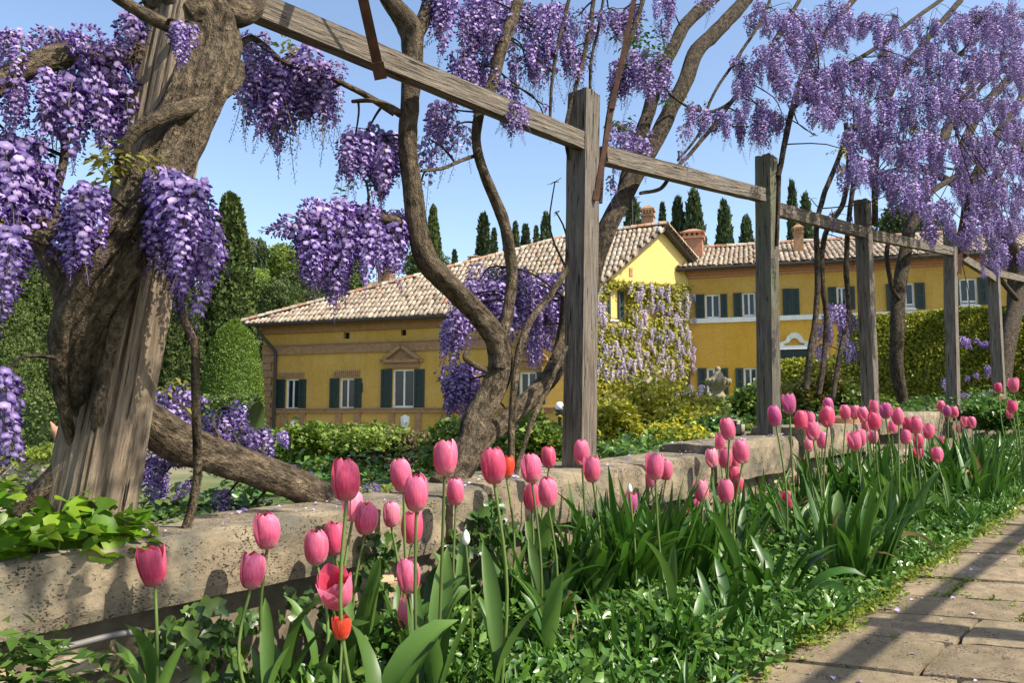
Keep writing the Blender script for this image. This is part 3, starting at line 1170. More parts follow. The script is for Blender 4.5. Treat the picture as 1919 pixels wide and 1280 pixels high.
def chimney(px, py0, py1, wpx, Y, roof, mat, dep=None):
    """stack from py1 up to py0 with a stepped, vented brick cap under a small tiled hat"""
    b = at(px, py1, Y)
    t = at(px, py0, Y)
    w = wpx * Y / F / 2
    dp = dep if dep else w
    h = t.z - b.z
    mb = MB()
    e, n = FR.u, FR.n
    o = Vector((b.x, b.y, b.z))
    mb.frame_box(o, e, n, ZUP, -w, w, -dp, dp, -0.8, h * 0.62)
    c = mb.build('chimney', mat, villa)
    c.parent = roof
    mb.frame_box(o, e, n, ZUP, -w * 1.18, w * 1.18, -dp * 1.18, dp * 1.18, h * 0.622, h * 0.70)
    for i in range(4):
        for sd in (-1, 1):
            x = -w + 2 * w * (i + 0.5) / 4
            mb.frame_box(o, e, n, ZUP, x - w * 0.13, x + w * 0.13, sd * dp - 0.05, sd * dp + 0.05, h * 0.702, h * 0.80)
    mb.frame_box(o, e, n, ZUP, -w * 0.8, w * 0.8, -dp * 0.75, dp * 0.75, h * 0.702, h * 0.798)
    mb.frame_box(o, e, n, ZUP, -w * 1.22, w * 1.22, -dp * 1.22, dp * 1.22, h * 0.802, h * 0.86)
    q = [o + e * (sx * w * 1.1) + n * (sy * dp * 1.1) + ZUP * h * 0.862 for sx, sy in ((-1, -1), (1, -1), (1, 1), (-1, 1))]
    r0, r1 = o - e * w * 0.35 + ZUP * h, o + e * w * 0.35 + ZUP * h
    mb.quad(q[0], q[1], r1, r0)
    mb.quad(q[2], q[3], r0, r1)
    mb.tri(q[1], q[2], r1)
    mb.tri(q[3], q[0], r0)
    me = mb.build('tmp', mat, villa)
    old = c.data
    c.data = me.data
    bpy.data.objects.remove(me)
    c.data.name = 'chimney'


chimney(1215, 384, 446, 22, 27.2, roofA, M['brick'])
chimney(1299, 429, 484, 37, 28.5, roofR, M['brick_red'], 0.30)
chimney(1497, 420, 468, 17, 27.0, roofR, M['brick'])
chimney(724, 492, 542, 25, 28.6, roofA, M['brick'])
chimney(890, 478, 505, 19, 29.3, roofA, M['brick'])
# tv aerial behind the gable ridge
mb = MB()
b = at(1186, 440, 28.5)
mb.tube([b, b + ZUP * 1.5], [0.02, 0.02], 5)
for k, zz in enumerate((0.7, 0.95, 1.2, 1.4)):
    mb.tube([b + ZUP * zz - FR.u * (0.45 - 0.06 * k), b + ZUP * zz + FR.u * (0.45 - 0.06 * k)], [0.012] * 2, 4)
o = mb.build('aerial', M['pipe'], villa)
o.parent = roofA

# ================================================================== TREES AND HEDGES BEHIND
def crown_arrays(fn, n, leaf, rg, inward=0.25, up=0.3, aspect=0.45):
    """fn(a, v) -> (point, outward normal); a in 0..2pi, v in 0..1; leaves spread through the outer shell"""
    a = rg.random(n) * 2 * math.pi
    v = rg.random(n)
    P = np.zeros((n, 3))
    N = np.zeros((n, 3))
    for i in range(n):
        p, q = fn(a[i], v[i])
        P[i] = p
        N[i] = q
    N = unit(N)
    P -= N * (rg.random(n) ** 2)[:, None] * inward
    D = unit(N * 0.55 + rg.normal(0, 0.6, (n, 3)) + np.array([0, 0, up]))
    NN = unit(N + rg.normal(0, 0.45, (n, 3)))
    Ln = leaf * (0.6 + 0.8 * rg.random(n))
    return leaf_arrays(P, D, NN, Ln, Ln * aspect, rg)


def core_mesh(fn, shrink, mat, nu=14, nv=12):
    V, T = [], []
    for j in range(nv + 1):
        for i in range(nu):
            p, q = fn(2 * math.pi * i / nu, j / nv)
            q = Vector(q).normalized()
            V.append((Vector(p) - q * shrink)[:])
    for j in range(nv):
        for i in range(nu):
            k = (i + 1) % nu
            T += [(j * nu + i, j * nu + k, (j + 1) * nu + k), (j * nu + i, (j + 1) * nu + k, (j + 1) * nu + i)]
    return np.array(V), np.array(T)


def join_np(parts):
    Vs, Ts, As = [], [], []
    k = 0
    for V, T, A in parts:
        Vs.append(V)
        Ts.append(T + k)
        As.append(A)
        k += len(V)
    return np.concatenate(Vs), np.concatenate(Ts), np.concatenate(As)


def cypress_mesh(seed, n=2600, slim=0.13, leaf=0.05, mat='cypress_far', ragged=0.22):
    """unit height, base at the origin"""
    rg = np.random.default_rng(seed)

    def fn(a, v):
        w = slim * (math.sin(math.pi * min(1, v * 0.62 + 0.30)) ** 0.9) * (1 if v < 0.9 else 1 - (v - 0.9) * 7)
        w = slim * (0.55 + 0.45 * min(1, v * 3)) * (1 - v) ** 0.55 * 1.15 + 0.004
        q = Vector((math.cos(a) * 2.2 + seed, math.sin(a) * 2.2, v * 9))
        w *= 1 + ragged * mnoise.noise(q) + ragged * 0.9 * mnoise.noise(q * 2.7)
        return (math.cos(a) * w, math.sin(a) * w, 0.04 + v * 0.96), (math.cos(a), math.sin(a), 0.35)
    V, T, A = crown_arrays(fn, n, leaf, rg, inward=0.03, up=0.8, aspect=0.32)
    V2, T2 = core_mesh(fn, 0.022, None, 10, 12)
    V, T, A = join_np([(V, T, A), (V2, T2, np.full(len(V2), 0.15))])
    return np_mesh('cypress_crown', V, T, M[mat], A)


def trunk_mesh(name, r, h, mat):
    mb = MB()
    mb.tube([(0, 0, -0.3), (0.02 * r, 0, h * 0.5), (0, 0.02, h)], [r * 1.25, r, r * 0.8], 7, gnarl=0.1)
    o = mb.build(name, mat)
    me = o.data
    bpy.data.objects.remove(o)
    return me


CYP = [cypress_mesh(s, slim=sl) for s, sl in ((11, 0.085), (12, 0.105), (13, 0.13), (14, 0.095))]
CYP_BIG = [cypress_mesh(21, 20000, 0.115, 0.019, 'cypress', 0.30), cypress_mesh(22, 20000, 0.15, 0.019, 'cypress', 0.32), cypress_mesh(23, 18000, 0.22, 0.02, 'cypress', 0.30)]
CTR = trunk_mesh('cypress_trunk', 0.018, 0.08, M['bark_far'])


def cypress(px, py_top, Y, wpx, mesh, label, slim, base_py=None, group='cypresses behind the villa'):
    top = at(px, py_top, Y)
    zb = land(top.x, Y) if base_py is None else at(px, base_py, Y).z
    h = top.z - zb
    o = empty('cypress', (top.x, Y, zb), label, 'tree', group)
    wid = (wpx * Y / F) / (2 * slim * h)
    c = inst('crown', mesh, o, Matrix.Rotation(px * 0.7, 4, 'Z') @ Matrix.Diagonal((h * wid, h * wid, h, 1)))
    inst('trunk', CTR, o, Matrix.Diagonal((h, h, h, 1)))
    return o


FARC = [
    (852, 470, 95, 13, 0, 'small dark cypress just right of the wisteria trunk above the roof'),
    (906, 404, 92, 27, 3, 'tall cypress rising left of the thin wavy wisteria stem'),
    (926, 430, 100, 13, 0, 'narrow cypress half hidden behind the thin wavy wisteria stem'),
    (950, 432, 98, 16, 0, 'cypress touching the right side of the thin wavy wisteria stem'),
    (966, 418, 95, 17, 1, 'first of the trio of cypresses above the main roof ridge'),
    (985, 423, 96, 21, 1, 'middle cypress of the trio above the main roof ridge'),
    (1005, 426, 98, 13, 0, 'slim last cypress of the trio above the main roof ridge'),
    (1023, 402, 90, 26, 2, 'broader cypress beside the weathered grey post above the roof'),
    (1186, 377, 80, 40, 2, 'dark cypress behind the slender chimney and the aerial'),
    (1241, 384, 90, 15, 0, 'thin pointed cypress standing alone between the two chimneys'),
    (1270, 378, 74, 34, 2, 'lower lobe of the broad cypress pair above the big chimney'),
    (1300, 364, 73, 46, 2, 'broad cypress directly above the big brick chimney'),
    (1357, 384, 76, 38, 2, 'blunt cypress between the big chimney and the dark post'),
    (1398, 410, 82, 34, 2, 'bushy short cypress close left of the dark post'),
    (1484, 349, 74, 22, 3, 'tall thin cypress just right of the dark post'),
    (1509, 372, 76, 26, 3, 'cypress right of the dark post partly behind blossom'),
]
SL = [0.085, 0.105, 0.13, 0.095]
for (px, pt, Y, w, k, lb) in FARC:
    cypress(px, pt, Y, w * 1.12, CYP[k], lb, SL[k])
cypress(812, 388, 60, 46, CYP_BIG[0], 'tall dark cypress behind the big wisteria trunk and bunch', 0.115)
cypress(434, 366, 36, 112, CYP_BIG[0], 'tallest dark cypress with pointed top beside the clipped dome', 0.115)
cypress(340, 490, 25, 96, CYP_BIG[1], 'bushy cypress behind the leaning post at the clipped dome', 0.15)
cypress(490, 462, 55, 30, CYP[3], 'narrow cypress between the tallest cypress and the pale tree', 0.095)
cypress(60, 470, 24, 120, CYP_BIG[1], 'dark cypress at the picture edge behind hanging blossom', 0.15)
cypress(30, 560, 17, 110, CYP_BIG[2], 'broad brownish cypress low at the picture edge', 0.22)
cypress(140, 430, 30, 110, CYP_BIG[1], 'dark cypress behind the swollen twisting vine trunk', 0.15)
cypress(235, 520, 34, 90, CYP_BIG[0], 'dark cypress directly behind the leaning post', 0.115)
cypress(-40, 440, 28, 130, CYP_BIG[1], 'dark cypress cut by the picture edge', 0.15)


def broad_tree(px, py, rpx, Y, mat, label, n=5000, sy=1.0, seed=0, leaf=None, ry=None):
    c = at(px, py, Y)
    r = rpx * Y / F
    rz = (ry if ry else rpx) * Y / F
    zb = land(c.x, Y)
    o = empty('broadleaf_tree', (c.x, Y, zb), label, 'tree', 'trees on the hillside')
    rg = np.random.default_rng(seed + 40)
    hz = c.z - zb

    def fn(a, v):
        ph = math.acos(1 - 1.75 * v)
        d = Vector((math.cos(a) * math.sin(ph), math.sin(a) * math.sin(ph), math.cos(ph)))
        k = 1 + 0.30 * mnoise.noise(d * 2.0 + Vector((seed, 0, 0))) + 0.22 * mnoise.noise(d * 4.7 + Vector((seed, 3, 0)))
        return (d.x * r * k, d.y * r * k, hz + d.z * rz * k), (d.x, d.y, d.z + 0.1)
    V, T, A = crown_arrays(fn, n, leaf or r * 0.10, rg, inward=r * 0.28)
    V2, T2 = core_mesh(fn, r * 0.30, None)
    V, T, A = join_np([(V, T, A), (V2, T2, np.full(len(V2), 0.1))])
    inst('crown', np_mesh('tree_crown', V, T, M[mat], A), o)
    mb = MB()
    mb.tube([(0, 0, -0.3), (0.1, 0, hz * 0.5), (0, 0, hz)], [r * 0.09, r * 0.07, r * 0.04], 7, gnarl=0.12)
    t = mb.build('trunk', M['bark_far'])
    t.parent = o
    return o


broad_tree(532, 500, 40, 62, 'tree_green', 'bright green leafy tree on the hillside left of the blossom bunch', 6000, seed=1)
broad_tree(470, 478, 30, 85, 'tree_olive', 'grey green round tree beside the tallest cypress', 4000, seed=2)
broad_tree(478, 535, 30, 50, 'tree_green', 'yellow green tree low beside the tallest cypress', 4000, seed=3)
broad_tree(525, 560, 36, 48, 'tree_dark', 'dark leafy tree just left of the villa roof corner', 4500, seed=4)
broad_tree(560, 545, 40, 58, 'tree_dark', 'dark tree behind the left roof edge under the blossom bunch', 4500, seed=5)
broad_tree(640, 520, 46, 75, 'tree_dark', 'dark tree behind the roof under the blossom bunch', 4500, seed=6)
broad_tree(800, 500, 40, 80, 'tree_dark', 'dark tree behind the roof beside the small chimney', 4500, seed=8)
broad_tree(210, 640, 110, 40, 'tree_dark', 'large dark tree mass behind the leaning post', 7000, seed=9)
broad_tree(20, 600, 110, 44, 'tree_dark', 'large dark tree mass behind the blossom at the picture edge', 7000, seed=10)
broad_tree(1700, 440, 60, 60, 'tree_dark', 'dark tree above the right wing roof behind the blossom canopy', 4500, seed=11)


def hedge_shape(name, pts_fn, n, leaf, mat, label, cat, loc, seed, inward=0.08, group=None, core=0.07, aspect=0.5):
    rg = np.random.default_rng(seed)
    V, T, A = crown_arrays(pts_fn, n, leaf, rg, inward=inward, up=0.15, aspect=aspect)
    V2, T2 = core_mesh(pts_fn, core, None, 40, 16)
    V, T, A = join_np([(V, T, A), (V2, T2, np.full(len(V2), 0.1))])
    o = inst(name, np_mesh(name, V, T, M[mat], A))
    o.location = loc
    return tag(o, label, cat, group)


def dome_fn(rx, ry, h, k=2.6, bump=0.03):
    def fn(a, v):
        # super-ellipse dome with upright sides
        ph = v * math.pi / 2
        cz, cr = math.sin(ph) ** (2 / k), math.cos(ph) ** (2 / k)
        b = 1 + bump * mnoise.noise(Vector((math.cos(a) * 3, math.sin(a) * 3, v * 4)))
        return (math.cos(a) * rx * cr * b, math.sin(a) * ry * cr * b, h * cz * b), (math.cos(a) * (0.05 + cr) / rx, math.sin(a) * (0.05 + cr) / ry, (0.02 + cz ** 2) / h)
    return fn


# clipped dome beside the villa
c = at(437, 700, 19.0)
hd = at(437, 604, 19.0).z - land(c.x, 19.0)
hedge_shape('topiary', dome_fn(58 * 19 / F, 58 * 19 / F, hd, 2.3), 34000, 0.036, 'hedge_dome', 'big clipped green dome beside the villa corner', 'topiary', (c.x, 19.0, land(c.x, 19.0)), 5, inward=0.04)


def long_hedge(name, p, q, h, wid, n, leaf, mat, label, seed, k=3.2, bump=0.05, cat='hedge', ragged=0.0):
    """rounded long hedge between two ground points"""
    p, q = Vector(p), Vector(q)
    d = (q - p)
    L = d.length
    e = d.normalized()
    s = Vector((e.y, -e.x, 0))

    def fn(a, v):
        x = (a / (2 * math.pi)) * L
        ph = v * math.pi
        cr, sr = math.cos(ph), math.sin(ph)
        y = math.copysign(abs(cr) ** (2 / k), cr)
        z = abs(sr) ** (2 / k)
        b = bump * mnoise.noise(Vector((x * 0.9, y * 2, z * 2 + seed))) + ragged * mnoise.noise(Vector((x * 3.1, y * 2, seed)))
        w = s * (y * wid * (1 + b)) + e * (x + b * 0.4) + Vector((0, 0, h * z * (1 + b)))
        nn = s * (y * abs(y)) + Vector((0, 0, z * z + 0.02))
        return w[:], nn[:]
    rg = np.random.default_rng(seed)
    V, T, A = crown_arrays(fn, n, leaf, rg, inward=0.12, up=0.15, aspect=0.5)
    C, Ct = [], []
    nu, nv_ = 40, 12
    for j in range(nv_ + 1):
        for i in range(nu + 1):
            pt_, nr = fn(2 * math.pi * i / nu, j / nv_)
            C.append((Vector(pt_) - Vector(nr).normalized() * 0.10)[:])
    for j in range(nv_):
        for i in range(nu):
            b0 = j * (nu + 1) + i
            Ct += [(b0, b0 + 1, b0 + nu + 2), (b0, b0 + nu + 2, b0 + nu + 1)]
    for end in (0, nu):
        idx = [j * (nu + 1) + end for j in range(nv_ + 1)]
        for j in range(1, nv_):
            Ct.append((idx[0], idx[j], idx[j + 1]))
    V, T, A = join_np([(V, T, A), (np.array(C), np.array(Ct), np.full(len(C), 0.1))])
    o = inst(name, np_mesh(name, V, T, M[mat], A))
    o.location = p
    return tag(o, label, cat)


# large clipped hedge on the right, its top lit
p = at(1585, 745, 12.5)
q = at(1990, 745, 11.0)
p.z = q.z = -0.5
h1 = at(1750, 583, 11.6).z + 0.5
long_hedge('clipped_hedge', p, q, h1, 0.75, 52000, 0.036, 'hedge_gold', 'tall clipped golden green hedge in front of the right wing', 31, k=2.3)
p = at(1470, 760, 14.0)
q = at(1640, 760, 13.2)
p.z = q.z = -0.5
long_hedge('clipped_hedge', p, q, at(1560, 672, 13.6).z + 0.5, 0.6, 9000, 0.05, 'hedge_gold', 'lower dark part of hedge left of the tall golden hedge', 32, k=2.3)
# low twiggy hedge before the left wing
p = at(500, 880, 8.2)
q = at(700, 880, 7.8)
p.z = q.z = -0.75
long_hedge('low_hedge', p, q, at(600, 812, 8.0).z + 0.75, 0.45, 9000, 0.045, 'hedge', 'leafy green part of the low hedge below the shuttered windows', 33, ragged=0.22, bump=0.12)
p = at(690, 880, 7.8)
q = at(900, 880, 7.2)
p.z = q.z = -0.75
long_hedge('low_hedge', p, q, at(790, 818, 7.5).z + 0.75, 0.42, 9000, 0.035, 'hedge_dry', 'dry brown twiggy part of the low hedge below the pediment window', 34, ragged=0.15, bump=0.1)
p = at(640, 800, 12.6)
q = at(1010, 800, 11.6)
p.z = q.z = -0.70
long_hedge('box_hedge', p, q, at(800, 811, 12.1).z + 0.70, 0.4, 8000, 0.04, 'hedge_gold', 'thin bright clipped hedge top behind the dry low hedge', 35)
p = at(830, 870, 6.6)
q = at(1100, 870, 6.0)
p.z = q.z = -0.75
long_hedge('low_hedge', p, q, at(960, 805, 6.3).z + 0.75, 0.4, 6000, 0.045, 'hedge', 'low dark green hedge behind the forked vine trunks', 36, ragged=0.25, bump=0.15)
p = at(40, 800, 15.5)
q = at(480, 800, 15.0)
p.z = q.z = -0.75
long_hedge('dark_hedge', p, q, at(200, 745, 15.2).z + 0.75, 0.6, 9000, 0.06, 'tree_dark', 'dark hedge behind the leaning post and pale low wall', 37, ragged=0.1)


def loose_shrub(name, px, py, wpx, hpx, Y, mat, label, n, leaf, seed, stem_mat='bark_far', stems=14, zb=None, dens=1.0, cat='shrub', aspect=0.42):
    """shrub of many thin stems with leaves along them; px, py is the top centre"""
    rg = np.random.default_rng(seed)
    rr = random.Random(seed)
    top = at(px, py, Y)
    z0 = at(px, py + hpx, Y).z if zb is None else zb
    H = top.z - z0
    W = wpx * Y / F / 2
    o = empty(name, (top.x, Y, z0), label, cat)
    mb = MB()
    P, D, N = [], [], []
    per = n // stems
    for i in range(stems):
        a = rr.uniform(0, 2 * math.pi)
        rad = W * math.sqrt(rr.random())
        tip = Vector((math.cos(a) * rad, math.sin(a) * rad * 0.8, H * (1 - 0.45 * (rad / W) ** 2) * rr.uniform(0.75, 1.08)))
        b = Vector((tip.x * 0.35, tip.y * 0.35, 0))
        mid = (b + tip) * 0.5 + Vector((rr.uniform(-1, 1), rr.uniform(-1, 1), 0)) * W * 0.12 + Vector((tip.x * 0.15, tip.y * 0.15, 0))
        pts = catmull([b, mid, tip], 4)
        mb.tube(pts, [0.012 * (1 - 0.6 * k / len(pts)) * max(1, Y / 6) * 0.7 for k in range(len(pts))], 4)
        for _ in range(per):
            t = rr.uniform(0.15, 1.0)
            k = min(len(pts) - 2, int(t * (len(pts) - 1)))
            p = pts[k].lerp(pts[k + 1], t * (len(pts) - 1) - k)
            sp = W * 0.16
            P.append((p.x + rr.gauss(0, sp), p.y + rr.gauss(0, sp), max(0.01, p.z + rr.gauss(0, sp * 0.8))))
            dd = Vector((rr.gauss(0, 1), rr.gauss(0, 1), rr.gauss(0.3, 0.6))).normalized()
            D.append(dd[:])
            N.append((rr.gauss(0, 0.6), rr.gauss(-0.1, 0.6), 1.0))
    P, D, N = np.array(P), np.array(D), unit(np.array(N))
    Ln = leaf * (0.6 + 0.8 * rg.random(len(P)))
    V, T, A = leaf_arrays(P, D, N, Ln, Ln * aspect, rg)
    inst('foliage', np_mesh(name + '_foliage', V, T, M[mat], A), o)
    s = mb.build('stems', M[stem_mat])
    s.parent = o
    return o


loose_shrub('golden_shrub', 1215, 722, 260, 160, 6.6, 'shrub_gold', 'large airy yellow green shrub right of the weathered grey post', 15000, 0.045, 61, stems=80)
loose_shrub('golden_shrub', 1150, 760, 130, 120, 5.4, 'shrub_gold', 'lower yellow green shrub against the weathered grey post', 6500, 0.038, 62, stems=40)
loose_shrub('golden_shrub', 1285, 765, 110, 90, 5.8, 'shrub_gold', 'yellow green shrub sloping down to the raised coping stone', 5000, 0.038, 63, stems=34)
loose_shrub('green_shrub', 1540, 680, 130, 130, 6.8, 'young_leaf', 'bright green sapling shrub between the dark post and next post', 3200, 0.045, 64, stems=30)
loose_shrub('green_shrub', 1600, 735, 130, 60, 6.6, 'hedge', 'low green shrub at the foot of the fourth post', 2600, 0.04, 65, stems=24)
loose_shrub('green_shrub', 1405, 722, 90, 70, 9.5, 'hedge', 'green leafy shrub between the stone urn and dark post', 2200, 0.05, 66, stems=22)
loose_shrub('green_shrub', 1330, 745, 70, 40, 8.0, 'hedge', 'small green shrub below the stone urn', 1400, 0.045, 67, stems=16)
loose_shrub('green_shrub', 1860, 745, 120, 60, 8.2, 'cover', 'leafy green mound behind the sixth post foot', 3500, 0.045, 68, stems=30)
loose_shrub('green_shrub', 575, 795, 90, 45, 7.4, 'hedge', 'green shoots on top of the low hedge by the villa corner', 1500, 0.045, 70, stems=20)
loose_shrub('green_shrub', 690, 803, 150, 40, 7.2, 'tree_green', 'fresh green shoots rising from the low hedge', 1700, 0.04, 71, stems=24)
loose_shrub('green_shrub', 1010, 790, 90, 90, 4.4, 'hedge', 'dark leafy shrub between the thin vine stem and grey post', 2000, 0.035, 72, stems=20)

loose_shrub('green_shrub', 1345, 785, 110, 50, 5.6, 'cover', 'low leafy plant below the stone urn behind the raised coping', 2600, 0.034, 74, stems=24)
loose_shrub('green_shrub', 1270, 800, 120, 40, 4.9, 'shrub_gold', 'sprawling yellow green shrub edge along the coping stones', 2600, 0.032, 75, stems=24)

# ================================================================== GARDEN WALL
COPING = [  # left x,y ; right x,y of the top front edge in the photograph, thickness m
    (-230, 1091, 708, 951, 0.165, 'pitted'),
    (713, 951, 842, 931, 0.17, None),
    (849, 930, 918, 909, 0.16, None),
    (923, 907, 1212, 870, 0.185, None),
    (1217, 869, 1334, 850, 0.19, None),
    (1344, 833, 1497, 816, 0.20, None),
    (1506, 800, 1640, 792, 0.20, None),
    (1650, 775, 1762, 771, 0.16, None),
]
wall_s = []
gw = empty('garden_wall', ST(0, -0.1, -0.4), 'low garden wall with long travertine coping stones over rough rubble', 'wall')


def rough_block(o, ax, ay, az, sx, sy, sz, cuts, amp, seed, sharp=0.5, freq=4.0):
    """subdivided box, edges worn, surface uneven; o = centre of its bottom-front-left"""
    mb = MB()
    nx, ny, nz = cuts
    faces = []

    def warp(x, y, z):
        # worn edges
        p = Vector((x, y, z))
        q = o + ax * (x * sx) + ay * (y * sy) + az * (z * sz)
        ex = [min(c, 1 - c) for c in (x, y, z)]
        k = sum(1 for c in ex if c < 1e-6)
        d = mnoise.noise(q * freq + Vector((seed, 0, 0))) * amp + mnoise.noise(q * freq * 3.3 + Vector((0, seed, 0))) * amp * 0.5
        cen = o + ax * sx * 0.5 + ay * sy * 0.5 + az * sz * 0.5
        v = Vector(((x - 0.5) * 2, (y - 0.5) * 2, (z - 0.5) * 2))
        out = Vector((0, 0, 0))
        for c, a in zip(v, (ax, ay, az)):
            if abs(abs(c) - 1) < 1e-6:
                out += a * math.copysign(1, c)
        if k >= 2:
            d -= amp * sharp * (k - 1) * (1.2 + mnoise.noise(q * 9))
        return q + out * d
    for (f, n1, n2) in (
            (lambda a, b: (a, 0, b), nx, nz), (lambda a, b: (1 - a, 1, b), nx, nz),
            (lambda a, b: (0, 1 - a, b), ny, nz), (lambda a, b: (1, a, b), ny, nz),
            (lambda a, b: (a, b, 1), nx, ny), (lambda a, b: (a, 1 - b, 0), nx, ny)):
        mb.grid([[warp(*f(i / n1, j / n2)) for i in range(n1 + 1)] for j in range(n2 + 1)])
    return mb


for k, (xa, ya, xb, yb, th_, _) in enumerate(COPING):
    pa, pb = on_t(xa, ya, 0), on_t(xb, yb, 0)
    sa, sb = st_of(pa)[0], st_of(pb)[0]
    wall_s.append((sa, pa.z, sb, pb.z))
    ax = (pb - pa)
    L = ax.length
    ax.normalize()
    az = Vector((0, 0, 1))
    w = 0.36 if k < 5 else 0.34
    o = pa - az * th_
    mb = rough_block(o, ax, -NRM, az, L, w, th_, (max(6, int(L / 0.045)), 8, 5), 0.0045, k * 7.3, 1.1, 9)
    c = mb.build('coping_stone', M['travertine'], gw)


def zw(s):
    for (a, za, b, zb) in wall_s:
        if s <= b:
            return za + (zb - za) * (s - a) / (b - a)
    return wall_s[-1][3] + 0.05 * (s - wall_s[-1][2])


def th_at(s):
    return 0.17 + 0.02 * max(0, s)


# mortar core
mb = MB()
ss = np.linspace(-3.2, 8.5, 60)
mb.grid([[ST(s, -0.065, zg(s) - 0.2) for s in ss], [ST(s, -0.065, zw(s) - th_at(s) + 0.01) for s in ss]])
mb.grid([[ST(s, -0.34, zw(s) - 0.05) for s in ss], [ST(s, -0.34, zg(s) - 0.4) for s in ss]])
mb.build('mortar_core', M['mortar'], gw)
rr = random.Random(5)
for row in range(3):
    s = -3.1 + rr.uniform(0, 0.1)
    while s < 4.2:
        L = rr.uniform(0.11, 0.34)
        sm = s + L / 2
        z0, z1 = zg(sm) - 0.02, zw(sm) - th_at(sm) - 0.012
        h = (z1 - z0) / 3
        zz = z0 + row * h + rr.uniform(-0.015, 0.015)
        hh = h * rr.uniform(0.82, 1.15)
        if rr.random() < 0.9:
            o = ST(s + 0.005, -0.03 + rr.uniform(-0.025, 0.02), zz)
            tilt = Matrix.Rotation(rr.uniform(-0.09, 0.09), 3, NRM)
            mb = rough_block(o, tilt @ U, -NRM, tilt @ ZUP, L - 0.008, 0.10, hh, (5, 2, 4), 0.020, rr.uniform(0, 50), 1.0, 8)
            mb.build('stone', M['rubble'], gw)
        s += L + 0.006

# grey conduit clipped to the wall under the coping
pts = [on_t(x, y, 0.02) for x, y in ((-60, 1262), (40, 1236), (130, 1212), (210, 1192), (262, 1184))]
mb = MB()
pl = catmull(pts, 4)
mb.tube(pl, [0.0075] * (len(pl) - 2) + [0.011, 0.010], 8)
tag(mb.build('conduit', M['conduit'], origin=pts[2], smooth=True), 'thin grey conduit running along the rubble under the coping', 'pipe')

# soil and low plants behind the wall
mb = MB()
ss = np.linspace(-3.4, 9.5, 70)
tt = [-0.335, -0.6, -0.95, -1.35, -1.8, -2.3, -3.0]
rows = []
for t in tt:
    r = []
    for s in ss:
        zt = zw(s) - 0.045
        far = sstep(-0.8, -2.2, t)
        p = ST(s, t)
        zl = land(p.x, p.y) - 0.02
        r.append(ST(s, t, zt * (1 - far) + zl * far + 0.015 * mnoise.noise(p * 4)))
    rows.append(r)
mb.grid(rows)
tag(mb.build('terrace_soil', M['lawn'], smooth=True), kind='structure')

# ================================================================== BED AND PATH
T_EDGE = 0.88


def edge_t(s):
    return T_EDGE + 0.05 * mnoise.noise(Vector((s * 1.7, 3.1, 0))) + 0.03 * mnoise.noise(Vector((s * 5, 1.1, 0)))


mb = MB()
ss = np.linspace(-3.4, 9.5, 90)
mb.grid([[ST(s, t, zg(s) - 0.01 + 0.02 * mnoise.noise(Vector((s * 5, t * 5, 0)))) for s in ss] for t in np.linspace(-0.07, 1.05, 10)])
tag(mb.build('bed_soil', M['soil'], smooth=True), kind='structure')

path = empty('paved_path', ST(0, 2.0, zg(0)), kind='structure')
mb = MB()
ss = np.linspace(-3.4, 12.5, 90)
mb.grid([[ST(s, t, zg(s) - 0.024) for s in ss] for t in np.linspace(0.7, 4.2, 5)])
mb.build('bedding', M['moss'], path)
rr = random.Random(12)
s = -2.9
row = 0
NROT = math.radians(0)
CX = Vector((0.92, -0.39, 0.013)).normalized()      # the slab courses run askew to the wall
while s < 7.5:
    L = rr.uniform(0.24, 0.34)
    w0 = rr.uniform(-0.12, 0.0)
    while w0 < 2.6:
        W = rr.uniform(0.36, 0.66)
        q = ST(s + 0.006, 0.80) + CX * (w0 + 0.006)
        sq = st_of(q)[0]
        o = Vector((q.x, q.y, zg(sq + L / 2) + rr.uniform(-0.004, 0.004) - 0.06))
        slope = Vector((U.x, U.y, 0.039)).normalized()
        tilt = Matrix.Rotation(rr.uniform(-0.008, 0.008), 3, NRM)
        mb = rough_block(o, tilt @ slope, CX, ZUP, L - 0.008, W - 0.008, 0.06, (7, 10, 2), 0.003, rr.uniform(0, 90), 0.9, 9)
        mb.f = [tuple(reversed(f)) for f in mb.f]
        mb.build('paving_slab', M['slab'], path)
        w0 += W
    s += L
    row += 1

